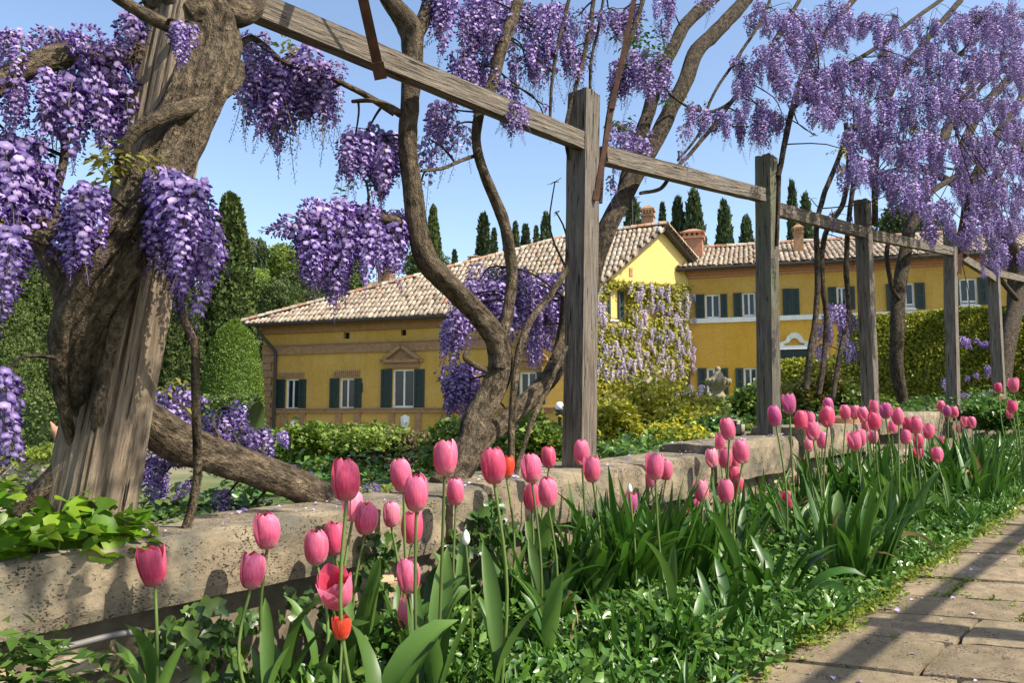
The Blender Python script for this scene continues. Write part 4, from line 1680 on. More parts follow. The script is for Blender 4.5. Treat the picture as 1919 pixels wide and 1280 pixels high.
# ================================================================== TIMBER POSTS AND BEAMS
def timber_mesh(L, w, d, seed, cracks=1.0, rows=46, side=7, notch=None, taper=0.0, round_=0.12):
    """timber along +Z from 0 to L, faces split by long weathering cracks"""
    mb = MB()
    prof = []
    n = side
    for k in range(4 * n):
        f, q = divmod(k, n)
        x = -0.5 + q / n
        p = [(x, -0.5), (0.5, x), (-x, 0.5), (-0.5, -x)][f]
        prof.append(p)
    R_ = []
    for i in range(rows + 1):
        z = L * i / rows
        row = []
        tp = 1 - taper * (z / L)
        ox = 0.03 * w * mnoise.noise(Vector((z * 1.5, seed, 0)))
        oy = 0.03 * w * mnoise.noise(Vector((z * 1.5, seed, 9)))
        sx = 1.0
        if notch:
            for (a, b, amt) in notch:
                if a < z / L < b:
                    sx *= amt
        for (x, y) in prof:
            q = Vector((x * 9 + seed, y * 9, z * 1.7 / max(w, .03) * 0.12))
            g = mnoise.noise(q * 1.4) * 0.5 + mnoise.noise(q * 3.1 + Vector((0, 0, 3))) * 0.5
            crack = max(0, mnoise.noise(Vector((x * 14 + seed * 2, y * 14, z * 0.9))) - 0.25) * 0.22 * cracks
            c = 1 - round_ * max(0, abs(x) + abs(y) - 0.82)
            k = c * (1 + 0.05 * g * cracks - crack) * tp
            row.append((x * w * k * sx + ox, y * d * k + oy, z + 0.012 * mnoise.noise(Vector((x * 4, y * 4, seed))) * (1 if i in (0, rows) else 0)))
        R_.append(row)
    mb.grid(R_, close=True)
    top = R_[-1]
    cz = Vector((sum(p[0] for p in top) / len(top), sum(p[1] for p in top) / len(top), L + 0.006))
    for k in range(len(top)):
        mb.tri(top[k], top[(k + 1) % len(top)], cz)
    bot = R_[0]
    cb = Vector((0, 0, 0))
    for k in range(len(bot)):
        mb.tri(bot[(k + 1) % len(bot)], bot[k], cb)
    return mb


def timber(name, a, b, w, d, seed, mat, label, cat, group, xdir=None, **kw):
    a, b = Vector(a), Vector(b)
    z = (b - a)
    L = z.length
    z.normalize()
    x = (xdir or U)
    x = (x - z * x.dot(z)).normalized()
    y = z.cross(x)
    mb = timber_mesh(L, w, d, seed, **kw)
    o = mb.build(name, mat)
    mtx = Matrix((x, y, z)).transposed().to_4x4()
    mtx.translation = a
    o.matrix_basis = mtx
    return tag(o, label, cat, group)


GP = 'pergola posts standing on the garden wall'
TP = -0.16
POSTS = []


def post(pxb, pyb, pxt, pyt, w, d, seed, mat, label, **kw):
    b = on_t(pxb, pyb, TP)
    t = on_t(pxt, pyt, TP)
    s, _ = st_of(b)
    b.z = min(b.z, zw(s) + 0.005)
    o = timber('pergola_post', b, t, w, d, seed, mat, label, 'post', GP, **kw)
    POSTS.append((b, t))
    return o


post(158, 1003, 378, -120, 0.155, 0.15, 3, M['wood_warm'], 'thick weathered post leaning inside the twisting wisteria trunk', xdir=Vector((.43, .9, 0)), rows=120, side=16, cracks=2.2, taper=0.10, round_=0.3)
post(1085, 890, 1094, 176, 0.105, 0.105, 8, M['wood'], 'grey weathered post with split grain, nearest upright after the leaning one', rows=70, side=10, cracks=1.1)
post(1441, 818, 1436, 295, 0.115, 0.10, 14, M['wood_dark'], 'dark mossy post with a notched head', rows=60, side=8, notch=[(0.845, 0.865, 0.86), (0.985, 1.0, 0.9)])
post(1631, 757, 1616, 376, 0.115, 0.10, 19, M['wood'], 'fourth post with a sunlit edge, left of the tall golden hedge', rows=50, side=7)
post(1786, 760, 1780, 424, 0.125, 0.105, 25, M['wood'], 'fifth post standing before the middle of the golden hedge', rows=50, side=7)
post(1872, 727, 1859, 470, 0.14, 0.12, 31, M['wood'], 'last visible post, slightly leaning among the tulips at right', rows=40, side=7)
post(1990, 705, 1960, 480, 0.14, 0.12, 35, M['wood'], 'post just outside the picture edge carrying the last beam', rows=30, side=6)

GB = 'pergola beams joining the post tops'
BE = [
    ((470, 8), (1090, 266), 0.078, M['wood'], 'long near beam from the leaning post to the grey post'),
    ((1130, 290), (1428, 366), 0.082, M['wood'], 'sun bleached beam between grey post and dark notched post'),
    ((1452, 392), (1618, 436), 0.085, M['wood'], 'short beam between dark notched post and fourth post'),
    ((1630, 440), (1786, 472), 0.085, M['wood'], 'sagging beam between the fourth and fifth posts'),
    ((1796, 478), (1864, 522), 0.085, M['wood'], 'beam dropping from the fifth to the sixth post'),
    ((1868, 512), (1990, 540), 0.085, M['wood'], 'last beam running out of the picture from the sixth post'),
]
for k, (a, b, h, mt, lb) in enumerate(BE):
    pa, pb = on_t(a[0], a[1], -0.11 if k == 0 else TP + 0.01), on_t(b[0], b[1], TP + 0.02)
    timber('pergola_beam', pa, pb, h, 0.05, 40 + k, mt, lb, 'beam', GB, xdir=ZUP, rows=60, side=8, cracks=1.3)

# path side of the pergola: its beam throws the long shadow on the paving
zr_ = on_t(1094, 240, TP).z
TR = 2.83
timber('pergola_beam', ST(-4.4, TR, zr_ - 0.12), ST(7.5, TR, zr_ + 0.30), 0.052, 0.045, 61, M['wood'], 'beam on the open side of the path, seen only by its long shadow', 'beam', GB, xdir=ZUP, rows=60, side=5)
for k, (s, lb) in enumerate(((-1.35, 'outer post across the path from the leaning post'), (0.75, 'outer post across the path from the grey post'), (3.0, 'outer post across the path from the dark post'))):
    timber('pergola_post', ST(s, TR, zg(s) - 0.05), ST(s, TR, zr_ + 0.12), 0.11, 0.11, 70 + k, M['wood'], lb, 'post', 'outer pergola posts', rows=20, side=5)

# flat rusty iron bars tying the pergola
GI = 'rusty iron bars of the pergola'


def iron_bar(pts, w, label, arch=None):
    mb = MB()
    P_ = [on_t(x, y, t) for x, y, t in pts]
    if arch is not None:
        # the bar goes on as a hoop over the path to the outer beam
        p0 = P_[0]
        e = ST(arch, TR, zr_ + .06)
        px_ = p0 + (p0 - P_[1]) * .6
        P_ = [e, e.lerp(px_, .18) + ZUP * .12, e.lerp(px_, .5) + ZUP * .20, e.lerp(px_, .85) + ZUP * .10, px_] + P_
        P_ = catmull(P_, 4)
    vw = P_[-1].normalized()
    rows = []
    for i, p in enumerate(P_):
        d = (P_[min(i + 1, len(P_) - 1)] - P_[max(i - 1, 0)]).normalized()
        x = d.cross(vw).normalized()
        y = x.cross(d).normalized()
        rows.append([p + x * (a_ * w / 2) + y * (b_ * .004) for a_, b_ in ((-1, -1), (1, -1), (1, 1), (-1, 1))])
    mb.grid(rows, close=True)
    mb.poly(rows[0])
    mb.poly(list(reversed(rows[-1])))
    mb.frame_box(P_[-1], x, y, d, -w * 0.62, w * 0.62, -0.011, -0.0045, -0.04, 0.012)
    o = mb.build('iron_bar', M['iron'], origin=P_[-1])
    tag(o, label, 'iron bar', GI)


iron_bar([(672, -40, 0.02), (712, 140, -0.055)], 0.032, 'rusty flat iron bar meeting the near beam from above', arch=-1.2)
iron_bar([(1196, -40, 0.0), (1147, 200, -0.09)], 0.022, 'rusty flat iron bar slanting down to the grey post head', arch=0.9)
iron_bar([(1149, 190, -0.092), (1117, 372, -0.098)], 0.022, 'dark iron bar strapped to the sunny side of the grey post')
iron_bar([(1806, 400, -0.10), (1796, 512, -0.10)], 0.050, 'dark iron bar hanging beside the fifth post')

# ================================================================== LAMPS, URNS, ORNAMENTS
def globe_lamp(px, py, rpx, Y, label):
    c = at(px, py, Y)
    r = rpx * Y / F
    z0 = land(c.x, Y)
    o = empty('globe_lamp', (c.x, Y, z0), label, 'lamp', 'white globe garden lamps')
    mb = MB()
    mb.lathe(c, [(0.001, -r)] + [(r * math.sin(math.pi * k / 10), -r * math.cos(math.pi * k / 10)) for k in range(1, 10)] + [(0.001, r)], 18)
    mb.build('globe', M['globe'], o, smooth=True)
    mb = MB()
    mb.lathe((c.x, Y, 0), [(0.09, z0 - 0.05), (0.09, z0 + 0.04), (0.03, z0 + 0.06), (0.025, c.z - r - 0.07), (0.06, c.z - r - 0.05), (0.07, c.z - r + 0.02)], 10)
    mb.build('lamp_post', M['pipe'], o, smooth=True)


globe_lamp(455, 768, 8, 12.0, 'white globe lamp in front of the clipped dome')
globe_lamp(1049, 762, 9, 10.5, 'white globe lamp half hidden by the grey post')


def urn(px, py_top, py_bot, wpx, Y, label):
    """stone pine-cone finial on a scalloped bowl and pedestal"""
    t, b = at(px, py_top, Y), at(px, py_bot, Y)
    H = t.z - b.z
    w = wpx * Y / F / 2
    z0 = land(t.x, Y)
    c = Vector((t.x, Y, b.z))
    o = empty('stone_urn', (t.x, Y, z0), label, 'urn', 'lichened stone urns in the garden')
    mb = MB()
    mb.lathe(c, [(w * .62, 0), (w * .5, H * .06), (w * .42, H * .14), (w * .55, H * .22), (w * .85, H * .34), (w * .98, H * .46), (w * .96, H * .52)], 20)
    mb.build('bowl', M['stone_urn'], o, smooth=True)
    mb = MB()
    n = 14
    for k in range(n):
        a = 2 * math.pi * k / n
        q = c + Vector((math.cos(a) * w * .93, math.sin(a) * w * .93, H * .50))
        mb.lathe(q, [(0.001, -H * .17), (w * .13, -H * .10), (w * .19, 0), (w * .13, H * .06), (0.001, H * .075)], 7)
    mb.build('scallop_rim', M['stone_urn'], o, smooth=True)
    mb = MB()
    mb.lathe(c, [(w * .96, H * .52), (w * .7, H * .60), (w * .46, H * .66), (w * .40, H * .74), (w * .30, H * .79), (w * .18, H * .82), (w * .22, H * .86), (w * .26, H * .90), (w * .18, H * .96), (0.001, H)], 16)
    mb.build('finial', M['stone_urn'], o, smooth=True)
    mb = MB()
    p = Vector((t.x, Y, 0))
    mb.lathe(p, [(w * .75, z0 - 0.1), (w * .75, z0 + (b.z - z0) * .25), (w * .6, z0 + (b.z - z0) * .3), (w * .45, z0 + (b.z - z0) * .6), (w * .55, b.z - 0.03), (w * .66, b.z), (w * .5, b.z + 0.002)], 12)
    mb.build('pedestal', M['stone_urn'], o, smooth=True)


urn(1345, 686, 742, 45, 10.0, 'lichened stone urn with scalloped rim before the orange wall')
urn(1213, 692, 745, 42, 11.0, 'stone urn half sunk in golden shrub before the wisteria clad gable')
# pale low pedestal stone below the first urn
p = at(1362, 800, 7.0)
mb = rough_block(Vector((p.x - 0.16, p.y, p.z - 0.2)), Vector((1, 0, 0)), Vector((0, 1, 0)), ZUP, 0.36, 0.3, 0.29, (4, 4, 4), 0.03, 5, 1.4)
tag(mb.build('garden_stone', M['stone_urn'], origin=p, smooth=True), 'rough grey garden stone below the stone urn', 'rock')
p = on_t(1398, 805, -0.30)
mb = rough_block(Vector((p.x - 0.05, p.y, p.z - 0.06)), U, -NRM, ZUP, 0.14, 0.12, 0.12, (4, 4, 4), 0.02, 15, 1.4)
tag(mb.build('loose_stone', M['stone_urn'], origin=p, smooth=True), 'loose stone lying on the wall left of the dark post', 'rock')
# terracotta trough behind the wall
p = at(1570, 800, 5.6)
mb = MB()
mb.lathe((p.x, p.y, 0), [(0.10, p.z - 0.14), (0.13, p.z), (0.15, p.z + 0.05), (0.155, p.z + 0.075), (0.135, p.z + 0.075), (0.12, p.z + 0.02), (0.001, p.z + 0.01)], 18)
tag(mb.build('terracotta_pot', M['terracotta'], origin=p, smooth=True), 'brownish terracotta pot behind the wall right of the dark post', 'pot')

# far low wall on the left with plants on its top and pale ground before it
pa, pb = at(-160, 866, 6.6), at(135, 858, 6.9)
lw = empty('rubble_wall', (pa.x, pa.y, pa.z), 'pale rubble wall across the garden behind the leaning post', 'wall')
d = (pb - pa).normalized()
nb = Vector((d.y, -d.x, 0)).normalized()
if nb.y > 0:
    nb = -nb
rr = random.Random(21)
mb = MB()
mb.frame_box(pa + Vector((0, 0, -0.85)), d, -nb, ZUP, 0, (pb - pa).length, 0.07, 0.4, 0, 0.84)
mb.build('mortar_core', M['gravel'], lw)
for row in range(6):
    x = rr.uniform(-0.1, 0)
    while x < (pb - pa).length:
        L = rr.uniform(0.12, 0.30)
        h = 0.14
        mb = rough_block(pa + d * x + nb * rr.uniform(-0.02, 0.03) + ZUP * (-0.86 + row * h), d, -nb, ZUP, L - 0.02, 0.14, h - 0.015, (2, 1, 2), 0.02, rr.uniform(0, 99), 1.0, 5)
        mb.build('stone', M['rubble'], lw)
        x += L
pa2, pb2 = pa + nb * -0.15, pb + nb * -0.15
rg = np.random.default_rng(4)
n = 5000
tpar = rg.random(n)
P = np.array([(pa2 + (pb2 - pa2) * a)[:] for a in tpar])
hm = np.array([0.02 + 0.10 * max(0, mnoise.noise(Vector((a * 9, 0, 2.2))) + 0.3) for a in tpar])
P[:, 2] += hm * rg.random(n) + 0.0
P[:, 0] += rg.normal(0, 0.12, n)
P[:, 1] += rg.normal(0, 0.10, n)
D = unit(rg.normal(0, 1, (n, 3)) + np.array([0, 0, 0.6]))
NN = unit(rg.normal(0, .5, (n, 3)) + np.array([0, 0, 1]))
V, T, A = leaf_arrays(P, D, NN, 0.03 + 0.03 * rg.random(n), np.full(n, 0.014), rg)
o = inst('wall_plants', np_mesh('wall_plants', V, T, M['weed'], A))
tag(o, 'low leafy plants along the top of the pale rubble wall', 'plants', kind='stuff')
# small stone eagle on a block behind the post
c = at(110, 812, 7.6)
eg = empty('stone_bird', (c.x, c.y, c.z - 0.2), 'small brownish carved stone ornament with raised points by the dark hedge', 'statue')
mb = MB()
mb.tube(catmull([c + Vector((0.10, 0, -0.22)), c + Vector((0.06, 0, -0.1)), c + Vector((0, 0, 0)), c + Vector((-0.07, 0, 0.04))], 4), [0.06, .062, .066, .07, .075, .075, .07, .062, .055, .05, .045, .03, .01], 9, gnarl=0.12)
for sx in (-0.04, 0.05):
    mb.tube([c + Vector((sx, 0, 0.02)), c + Vector((sx - 0.02, 0, 0.07)), c + Vector((sx - 0.045, 0, 0.11))], [0.03, 0.02, 0.004], 6)
mb.build('bird_body', M['terracotta'], eg, smooth=True)
mb = MB()
mb.frame_box(c + Vector((0.02, 0, -0.42)), Vector((1, 0, 0)), Vector((0, 1, 0)), ZUP, -0.12, 0.18, -0.12, 0.12, -0.7, 0.22)
mb.build('plinth', M['rubble'], eg)

# ================================================================== WISTERIA
CEN = []


def floret(V, T, MI, p, o, f, rg, bud=False, mats=(0, 1)):
    """one pea flower at p facing o (unit), size f: pale upright banner, dark keel in front"""
    s = o.cross(ZUP)
    if s.length < 1e-3:
        s = Vector((1, 0, 0))
    s.normalize()
    up = s.cross(o).normalized()
    j = rg.uniform(-0.4, 0.4)
    s = (s * math.cos(j) + up * math.sin(j)).normalized()
    up = s.cross(o).normalized()
    n = len(V)
    if bud:
        pts = [(0, 0, 0), (-.13, .3, .05), (0, .25, -.12), (.13, .3, .05), (0, .75, 0)]
        V += [(p + s * (a * f) + o * (b * f) + up * (c * f))[:] for a, b, c in pts]
        T += [(n, n + 1, n + 2), (n, n + 2, n + 3), (n, n + 3, n + 1), (n + 4, n + 2, n + 1), (n + 4, n + 3, n + 2), (n + 4, n + 1, n + 3)]
        MI += [mats[1]] * 6
        return
    pts = [(0, .05, 0), (-.42, .22, .16), (-.40, .02, .52), (0, -.06, .66), (.40, .02, .52), (.42, .22, .16), (0, .12, .34)]
    V += [(p + s * (a * f) + o * (b * f) + up * (c * f))[:] for a, b, c in pts]
    CEN.append(n + 6)
    for a, b in ((0, 1), (1, 2), (2, 3), (3, 4), (4, 5), (5, 0)):
        T.append((n + 6, n + b, n + a))
        MI.append(mats[0])
    n = len(V)
    pts = [(0, .03, .04), (-.17, .36, .10), (0, .66, -.06), (.17, .36, .10), (0, .34, -.17)]
    V += [(p + s * (a * f) + o * (b * f) + up * (c * f))[:] for a, b, c in pts]
    T += [(n, n + 1, n + 4), (n + 1, n + 2, n + 4), (n, n + 4, n + 3), (n + 4, n + 2, n + 3), (n, n + 3, n + 1), (n + 1, n + 3, n + 2)]
    MI += [mats[1]] * 6


def raceme_mesh(seed, L=0.24, n=70, rad=0.045, f=0.030, openf=0.75, loose=False, mats=('banner', 'keel', 'stalk'), lowpoly=False):
    rg = random.Random(seed)
    CEN.clear()
    V, T, MI = [], [], []
    bend = Vector((rg.uniform(-.05, .05), rg.uniform(-.05, .05), 0))

    def axis(v):
        return Vector((bend.x * v * v, bend.y * v * v, -L * v))
    for i in range(n):
        v = (i + rg.random()) / n
        v = 0.06 + 0.94 * v
        a = i * 2.39996 + rg.uniform(-.35, .35)
        r = rad * (1 - max(0, v - 0.25) / 0.75 * 0.85) * rg.uniform(0.7, 1.15)
        if v < 0.15:
            r *= 0.8
        o = Vector((math.cos(a), math.sin(a), rg.uniform(-0.45, 0.25))).normalized()
        base = axis(v)
        fs = f * (1.08 - 0.55 * v) * rg.uniform(0.85, 1.15)
        p = base + Vector((o.x, o.y, 0)) * max(0, (r - fs * 0.45)) + Vector((0, 0, -0.15 * r + (0.3 * r if v < 0.2 else 0)))
        bud = v > openf + rg.uniform(-0.08, 0.08)
        if bud:
            o = (o + Vector((0, 0, -0.7))).normalized()
        floret(V, T, MI, p, o, fs * (0.75 if bud else 1), rg, bud)
        if loose or bud:
            k = len(V)
            w = 0.0009
            d = Vector((-o.y, o.x, 0)) * w
            V += [(base + d)[:], (base - d)[:], p[:]]
            T.append((k, k + 1, k + 2))
            MI.append(2)
    # rachis
    k = len(V)
    seg = 5
    for i in range(seg + 1):
        c = axis(i / seg)
        w = 0.0022 * (1 - 0.6 * i / seg)
        for q in range(3):
            V.append((c + Vector((math.cos(q * 2.094), math.sin(q * 2.094), 0)) * w)[:])
    for i in range(seg):
        for q in range(3):
            a, b = k + i * 3 + q, k + i * 3 + (q + 1) % 3
            T += [(a, b, b + 3), (a, b + 3, a + 3)]
            MI += [2, 2]
    var = np.zeros(len(V))
    rv = random.Random(seed * 7)
    fl = {}
    for i in range(len(V)):
        if i % 12 == 0:
            x = rv.random() * .78
        var[i] = min(.78, max(0, x + rv.uniform(-.08, .08)))
    for i in CEN:
        var[i] = 1.0
    return np_mesh('raceme', np.array(V), np.array(T), [M[x] for x in mats], var, MI)


RAC = {
    'dense': [raceme_mesh(s, 0.22 + 0.02 * s, 74, 0.050, 0.032) for s in range(5)],
    'loose': [raceme_mesh(20 + s, 0.27, 44, 0.040, 0.026, 0.45, True) for s in range(4)],
    'puff': [raceme_mesh(30 + s, 0.13, 58, 0.055, 0.030, 0.9) for s in range(3)],
    'fine': [raceme_mesh(40 + s, 0.23 + 0.02 * s, 88, 0.050, 0.026, 0.7, True) for s in range(4)],
    'round': [raceme_mesh(60 + s, 0.15 + 0.015 * s, 92, 0.062, 0.026, 0.85, True) for s in range(4)],
    'pale': [raceme_mesh(50 + s, 0.17, 60, 0.048, 0.030, 0.9, False, ('pale_banner', 'pale_keel', 'stalk')) for s in range(3)],
}


class Vine:
    def __init__(self, name, base, label, cat='vine', seed=1, mat='bark', wk=1.0, bk=1.0, bs=1.0):
        self.wk, self.bk, self.bs = wk, bk, bs
        self.base = Vector(base)
        self.o = empty(name, self.base, label, cat)
        self.rr = random.Random(seed)
        self.nodes = []
        self.tw = MB()
        self.mat = mat
        self.count = 0
        self.leafP = []

    def limb(self, name, pts, t=-0.2, gnarl=0.12, sides=12, twist=0.4, seed=0.0, step=6, lobes=3):
        P, Rr = [], []
        for q in pts:
            tt = q[3] if len(q) > 3 else t
            p = on_t(q[0], q[1], tt)
            P.append(p)
            Rr.append(q[2] * depth(p) / F / 2 * self.wk)
        C = catmull(P, step)
        rad = np.interp(np.linspace(0, len(P) - 1, len(C)), range(len(P)), Rr)
        big = max(Rr)
        amp = big * 0.14
        C2 = []
        for i, c in enumerate(C):
            q = c * (2.2 / max(big * 12, 0.25)) + Vector((seed, 0, 0))
            C2.append(c + Vector((mnoise.noise(q), mnoise.noise(q + Vector((5, 0, 0))), mnoise.noise(q + Vector((0, 5, 0))))) * amp)
        mb = MB()
        mb.tube(C2, list(rad), sides, gnarl=gnarl, seed=seed, twist=twist, lobes=lobes)
        mb.build(name, M[self.mat], self.o, smooth=True)
        for i in range(0, len(C2), 2):
            self.nodes.append((C2[i], rad[i]))

    def twig(self, a, b, r0, r1, sag=0.1):
        rr = self.rr
        d = b - a
        L = d.length
        mid = (a + b) / 2 + Vector((rr.uniform(-1, 1), rr.uniform(-1, 1), rr.uniform(-.3, 1))) * L * sag
        pts = catmull([a, mid, b], 3)
        n = len(pts)
        self.tw.tube(pts, [r0 + (r1 - r0) * i / (n - 1) for i in range(n)], 4 if r0 < 0.006 else 6, caps=False)
        return pts

    def near(self, p):
        return min(self.nodes, key=lambda q: (q[0] - p).length + 0.25 * max(0, q[0].z - p.z))[0]

    def blob(self, cx, cy, rx, ry, n, t, kind='dense', size=1.0, tj=0.10, link=True):
        rr = self.rr
        n = max(1, int(round(n * self.bk)))
        c = on_t(cx, cy - ry * 0.3, t)
        if link and self.nodes:
            a = self.near(c)
            if (a - c).length < 1.6:
                self.twig(a, c, 0.0055, 0.003, 0.16)
        for i in range(n):
            a = rr.uniform(0, 2 * math.pi)
            q = math.sqrt(rr.random())
            p = on_t(cx + math.cos(a) * rx * q, cy + math.sin(a) * ry * q, t + rr.uniform(-tj, tj))
            sc_ = size * self.bs * rr.uniform(0.7, 1.2)
            k_ = kind
            if kind == 'dense' and rr.random() < .36:
                k_ = rr.choice(('loose', 'fine', 'round'))
            self.raceme(p, k_, sc_)
            if q > 0.2:
                self.twig(c, p, 0.0024, 0.0012, 0.12)

    def raceme(self, p, kind, sc_, tilt=0.16):
        rr = self.rr
        if self.count >= 299:
            return
        me = rr.choice(RAC[kind])
        tl = 0.9 if kind == 'puff' else tilt
        m = Matrix.Translation(p - self.base) @ Matrix.Rotation(rr.uniform(-tl, tl), 4, 'X') @ Matrix.Rotation(rr.uniform(-tl, tl), 4, 'Y') @ Matrix.Rotation(rr.uniform(0, 6.28), 4, 'Z') @ Matrix.Diagonal((sc_, sc_, sc_, 1))
        inst('raceme', me, self.o, m)
        self.count += 1

    def leaves(self, px, py, rpx, n, t, mat='young_leaf', size=0.035):
        rr = self.rr
        for i in range(n):
            a = rr.uniform(0, 6.28)
            q = math.sqrt(rr.random()) * rpx
            self.leafP.append((on_t(px + math.cos(a) * q, py + math.sin(a) * q, t + rr.uniform(-.06, .06)), mat, size))

    def done(self):
        print('RACEMES', self.o.name, self.count)
        if self.tw.f:
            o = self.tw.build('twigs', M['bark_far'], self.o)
            tag(o, kind='stuff')
        rg = np.random.default_rng(self.count + 3)
        for mat in {q[1] for q in self.leafP}:
            L = [q for q in self.leafP if q[1] == mat]
            # each entry is a small spray of leaflets
            P, D, N, S = [], [], [], []
            for p, _, s in L:
                d = Vector((rg.normal(), rg.normal(), rg.normal() * .6 - .2)).normalized()
                side = d.cross(ZUP).normalized()
                for k in range(5):
                    P.append((p + d * s * k * 0.5)[:])
                    dd = (d * 0.6 + side * (1 if k % 2 else -1) + Vector((0, 0, -0.3))).normalized()
                    D.append(dd[:])
                    N.append((rg.normal() * .4, rg.normal() * .4, 1))
                    S.append(s * rg.uniform(.7, 1.2))
            S = np.array(S)
            V, T, A = leaf_arrays(np.array(P), np.array(D), unit(np.array(N)), S, S * 0.26, rg)
            me = np_mesh('leaf_sprays', V - np.array(self.base), T, M[mat], A)
            o = inst('leaf_sprays', me, self.o)
            tag(o, kind='stuff')


DENS = 1.0

# ---- the old vine round the leaning post
b = on_t(150, 985, -0.15)
v1 = Vine('wisteria', b, 'ancient wisteria with a massive trunk twisting round the leaning post', seed=11, wk=0.86, bk=0.95, bs=0.86)
v1.limb('trunk', [(215, 930, 60, -.26), (165, 800, 80, -.22), (146, 690, 104, -.15), (160, 590, 118, -.07), (205, 500, 118, -.01), (258, 410, 112, .0), (315, 300, 112, .005), (368, 200, 112, -.0), (400, 115, 105, -.04), (398, 50, 115, -.10), (330, -20, 130, -.16), (290, -90, 110, -.16)], gnarl=0.28, sides=56, twist=0.22, seed=2.0, step=20)
v1.limb('strand', [(135, 830, 20, -.16), (112, 720, 30, -.10), (122, 600, 34, -.02), (175, 500, 34, .05), (240, 420, 32, .055), (285, 330, 30, .06), (330, 240, 28, .055)], gnarl=0.16, sides=16, seed=2.7, twist=.5, step=10)
v1.limb('strand', [(225, 560, 18, .01), (275, 470, 26, .035), (310, 390, 28, .05), (360, 290, 28, .055), (415, 180, 26, .035), (440, 100, 24, .0), (430, 40, 20, -.04)], gnarl=0.16, sides=16, seed=3.9, twist=.5, step=10)
v1.limb('strand', [(180, 860, 24, -.12), (185, 760, 30, -.07), (205, 660, 30, -.02), (235, 570, 26, .015), (262, 500, 20, .03)], gnarl=0.16, sides=14, seed=4.9, twist=.5, step=9)
v1.limb('trunk_knot', [(350, 30, 60, -.10), (400, 15, 90, -.09), (450, 20, 80, -.10), (490, 0, 50, -.13), (530, -40, 30, -.16)], gnarl=0.2, sides=16, seed=3)
v1.limb('root', [(30, 965, 22, -.20), (70, 925, 42, -.20), (115, 885, 52, -.20), (165, 820, 60, -.2)], gnarl=0.15, seed=5)
v1.limb('fallen_limb', [(262, 780, 80, -.30), (320, 822, 92, -.30), (400, 852, 84, -.31), (480, 880, 78, -.32), (560, 915, 70, -.33), (640, 958, 62, -.35), (720, 1010, 56, -.37), (780, 1060, 50, -.40)], gnarl=0.16, sides=20, seed=8, twist=0.15, step=8)
v1.limb('branch', [(445, 120, 30, -.02), (446, 150, 24, -.0), (420, 172, 30, .02), (370, 195, 38, .06), (310, 215, 38, .075), (262, 240, 32, .07), (235, 275, 26, .05), (222, 330, 22, .02)], gnarl=0.07, seed=9)
v1.limb('branch', [(285, 100, 46, -.2), (210, 108, 50, -.2), (120, 105, 52, -.2), (60, 118, 52, -.2), (10, 150, 44, -.19), (-40, 200, 34, -.18)], gnarl=0.12, seed=10)
v1.limb('branch', [(205, -15, 26, -.06), (250, 15, 28, -.06), (300, 40, 30, -.05), (335, 52, 26, -.05), (370, 50, 24, -.06)], gnarl=0.07, seed=12)
v1.limb('branch', [(85, 135, 16, -.2), (95, 200, 18, -.2), (120, 260, 18, -.2), (118, 310, 18, -.2), (103, 370, 20, -.2), (110, 420, 22, -.18)], gnarl=0.08, seed=14)
v1.limb('branch', [(-30, 310, 30, -.18), (10, 350, 34, -.18), (50, 395, 36, -.17), (95, 425, 38, -.16), (130, 440, 40, -.14)], gnarl=0.1, seed=15)
v1.limb('branch', [(-30, 400, 26, -.14), (30, 425, 34, -.14), (70, 445, 36, -.14), (110, 432, 38, -.14), (150, 425, 30, -.12)], gnarl=0.1, seed=16)
v1.limb('branch', [(70, 445, 40, -.14), (95, 490, 44, -.14), (118, 540, 50, -.13), (135, 600, 60, -.1)], gnarl=0.1, seed=17)
v1.limb('stem', [(332, 540, 18, .02), (345, 600, 18, .02), (366, 650, 20, .0), (366, 720, 19, -.02), (368, 800, 20, -.05), (370, 880, 20, -.08), (360, 950, 20, -.1), (350, 990, 22, -.11)], gnarl=0.06, sides=10, seed=18)
v1.limb('branch', [(440, 90, 18, -.15), (470, 70, 14, -.2), (500, 90, 14, -.24), (530, 115, 13, -.28), (580, 130, 12, -.3), (640, 155, 12, -.3), (690, 180, 14, -.28), (740, 210, 18, -.25)], gnarl=0.08, seed=19, sides=8)
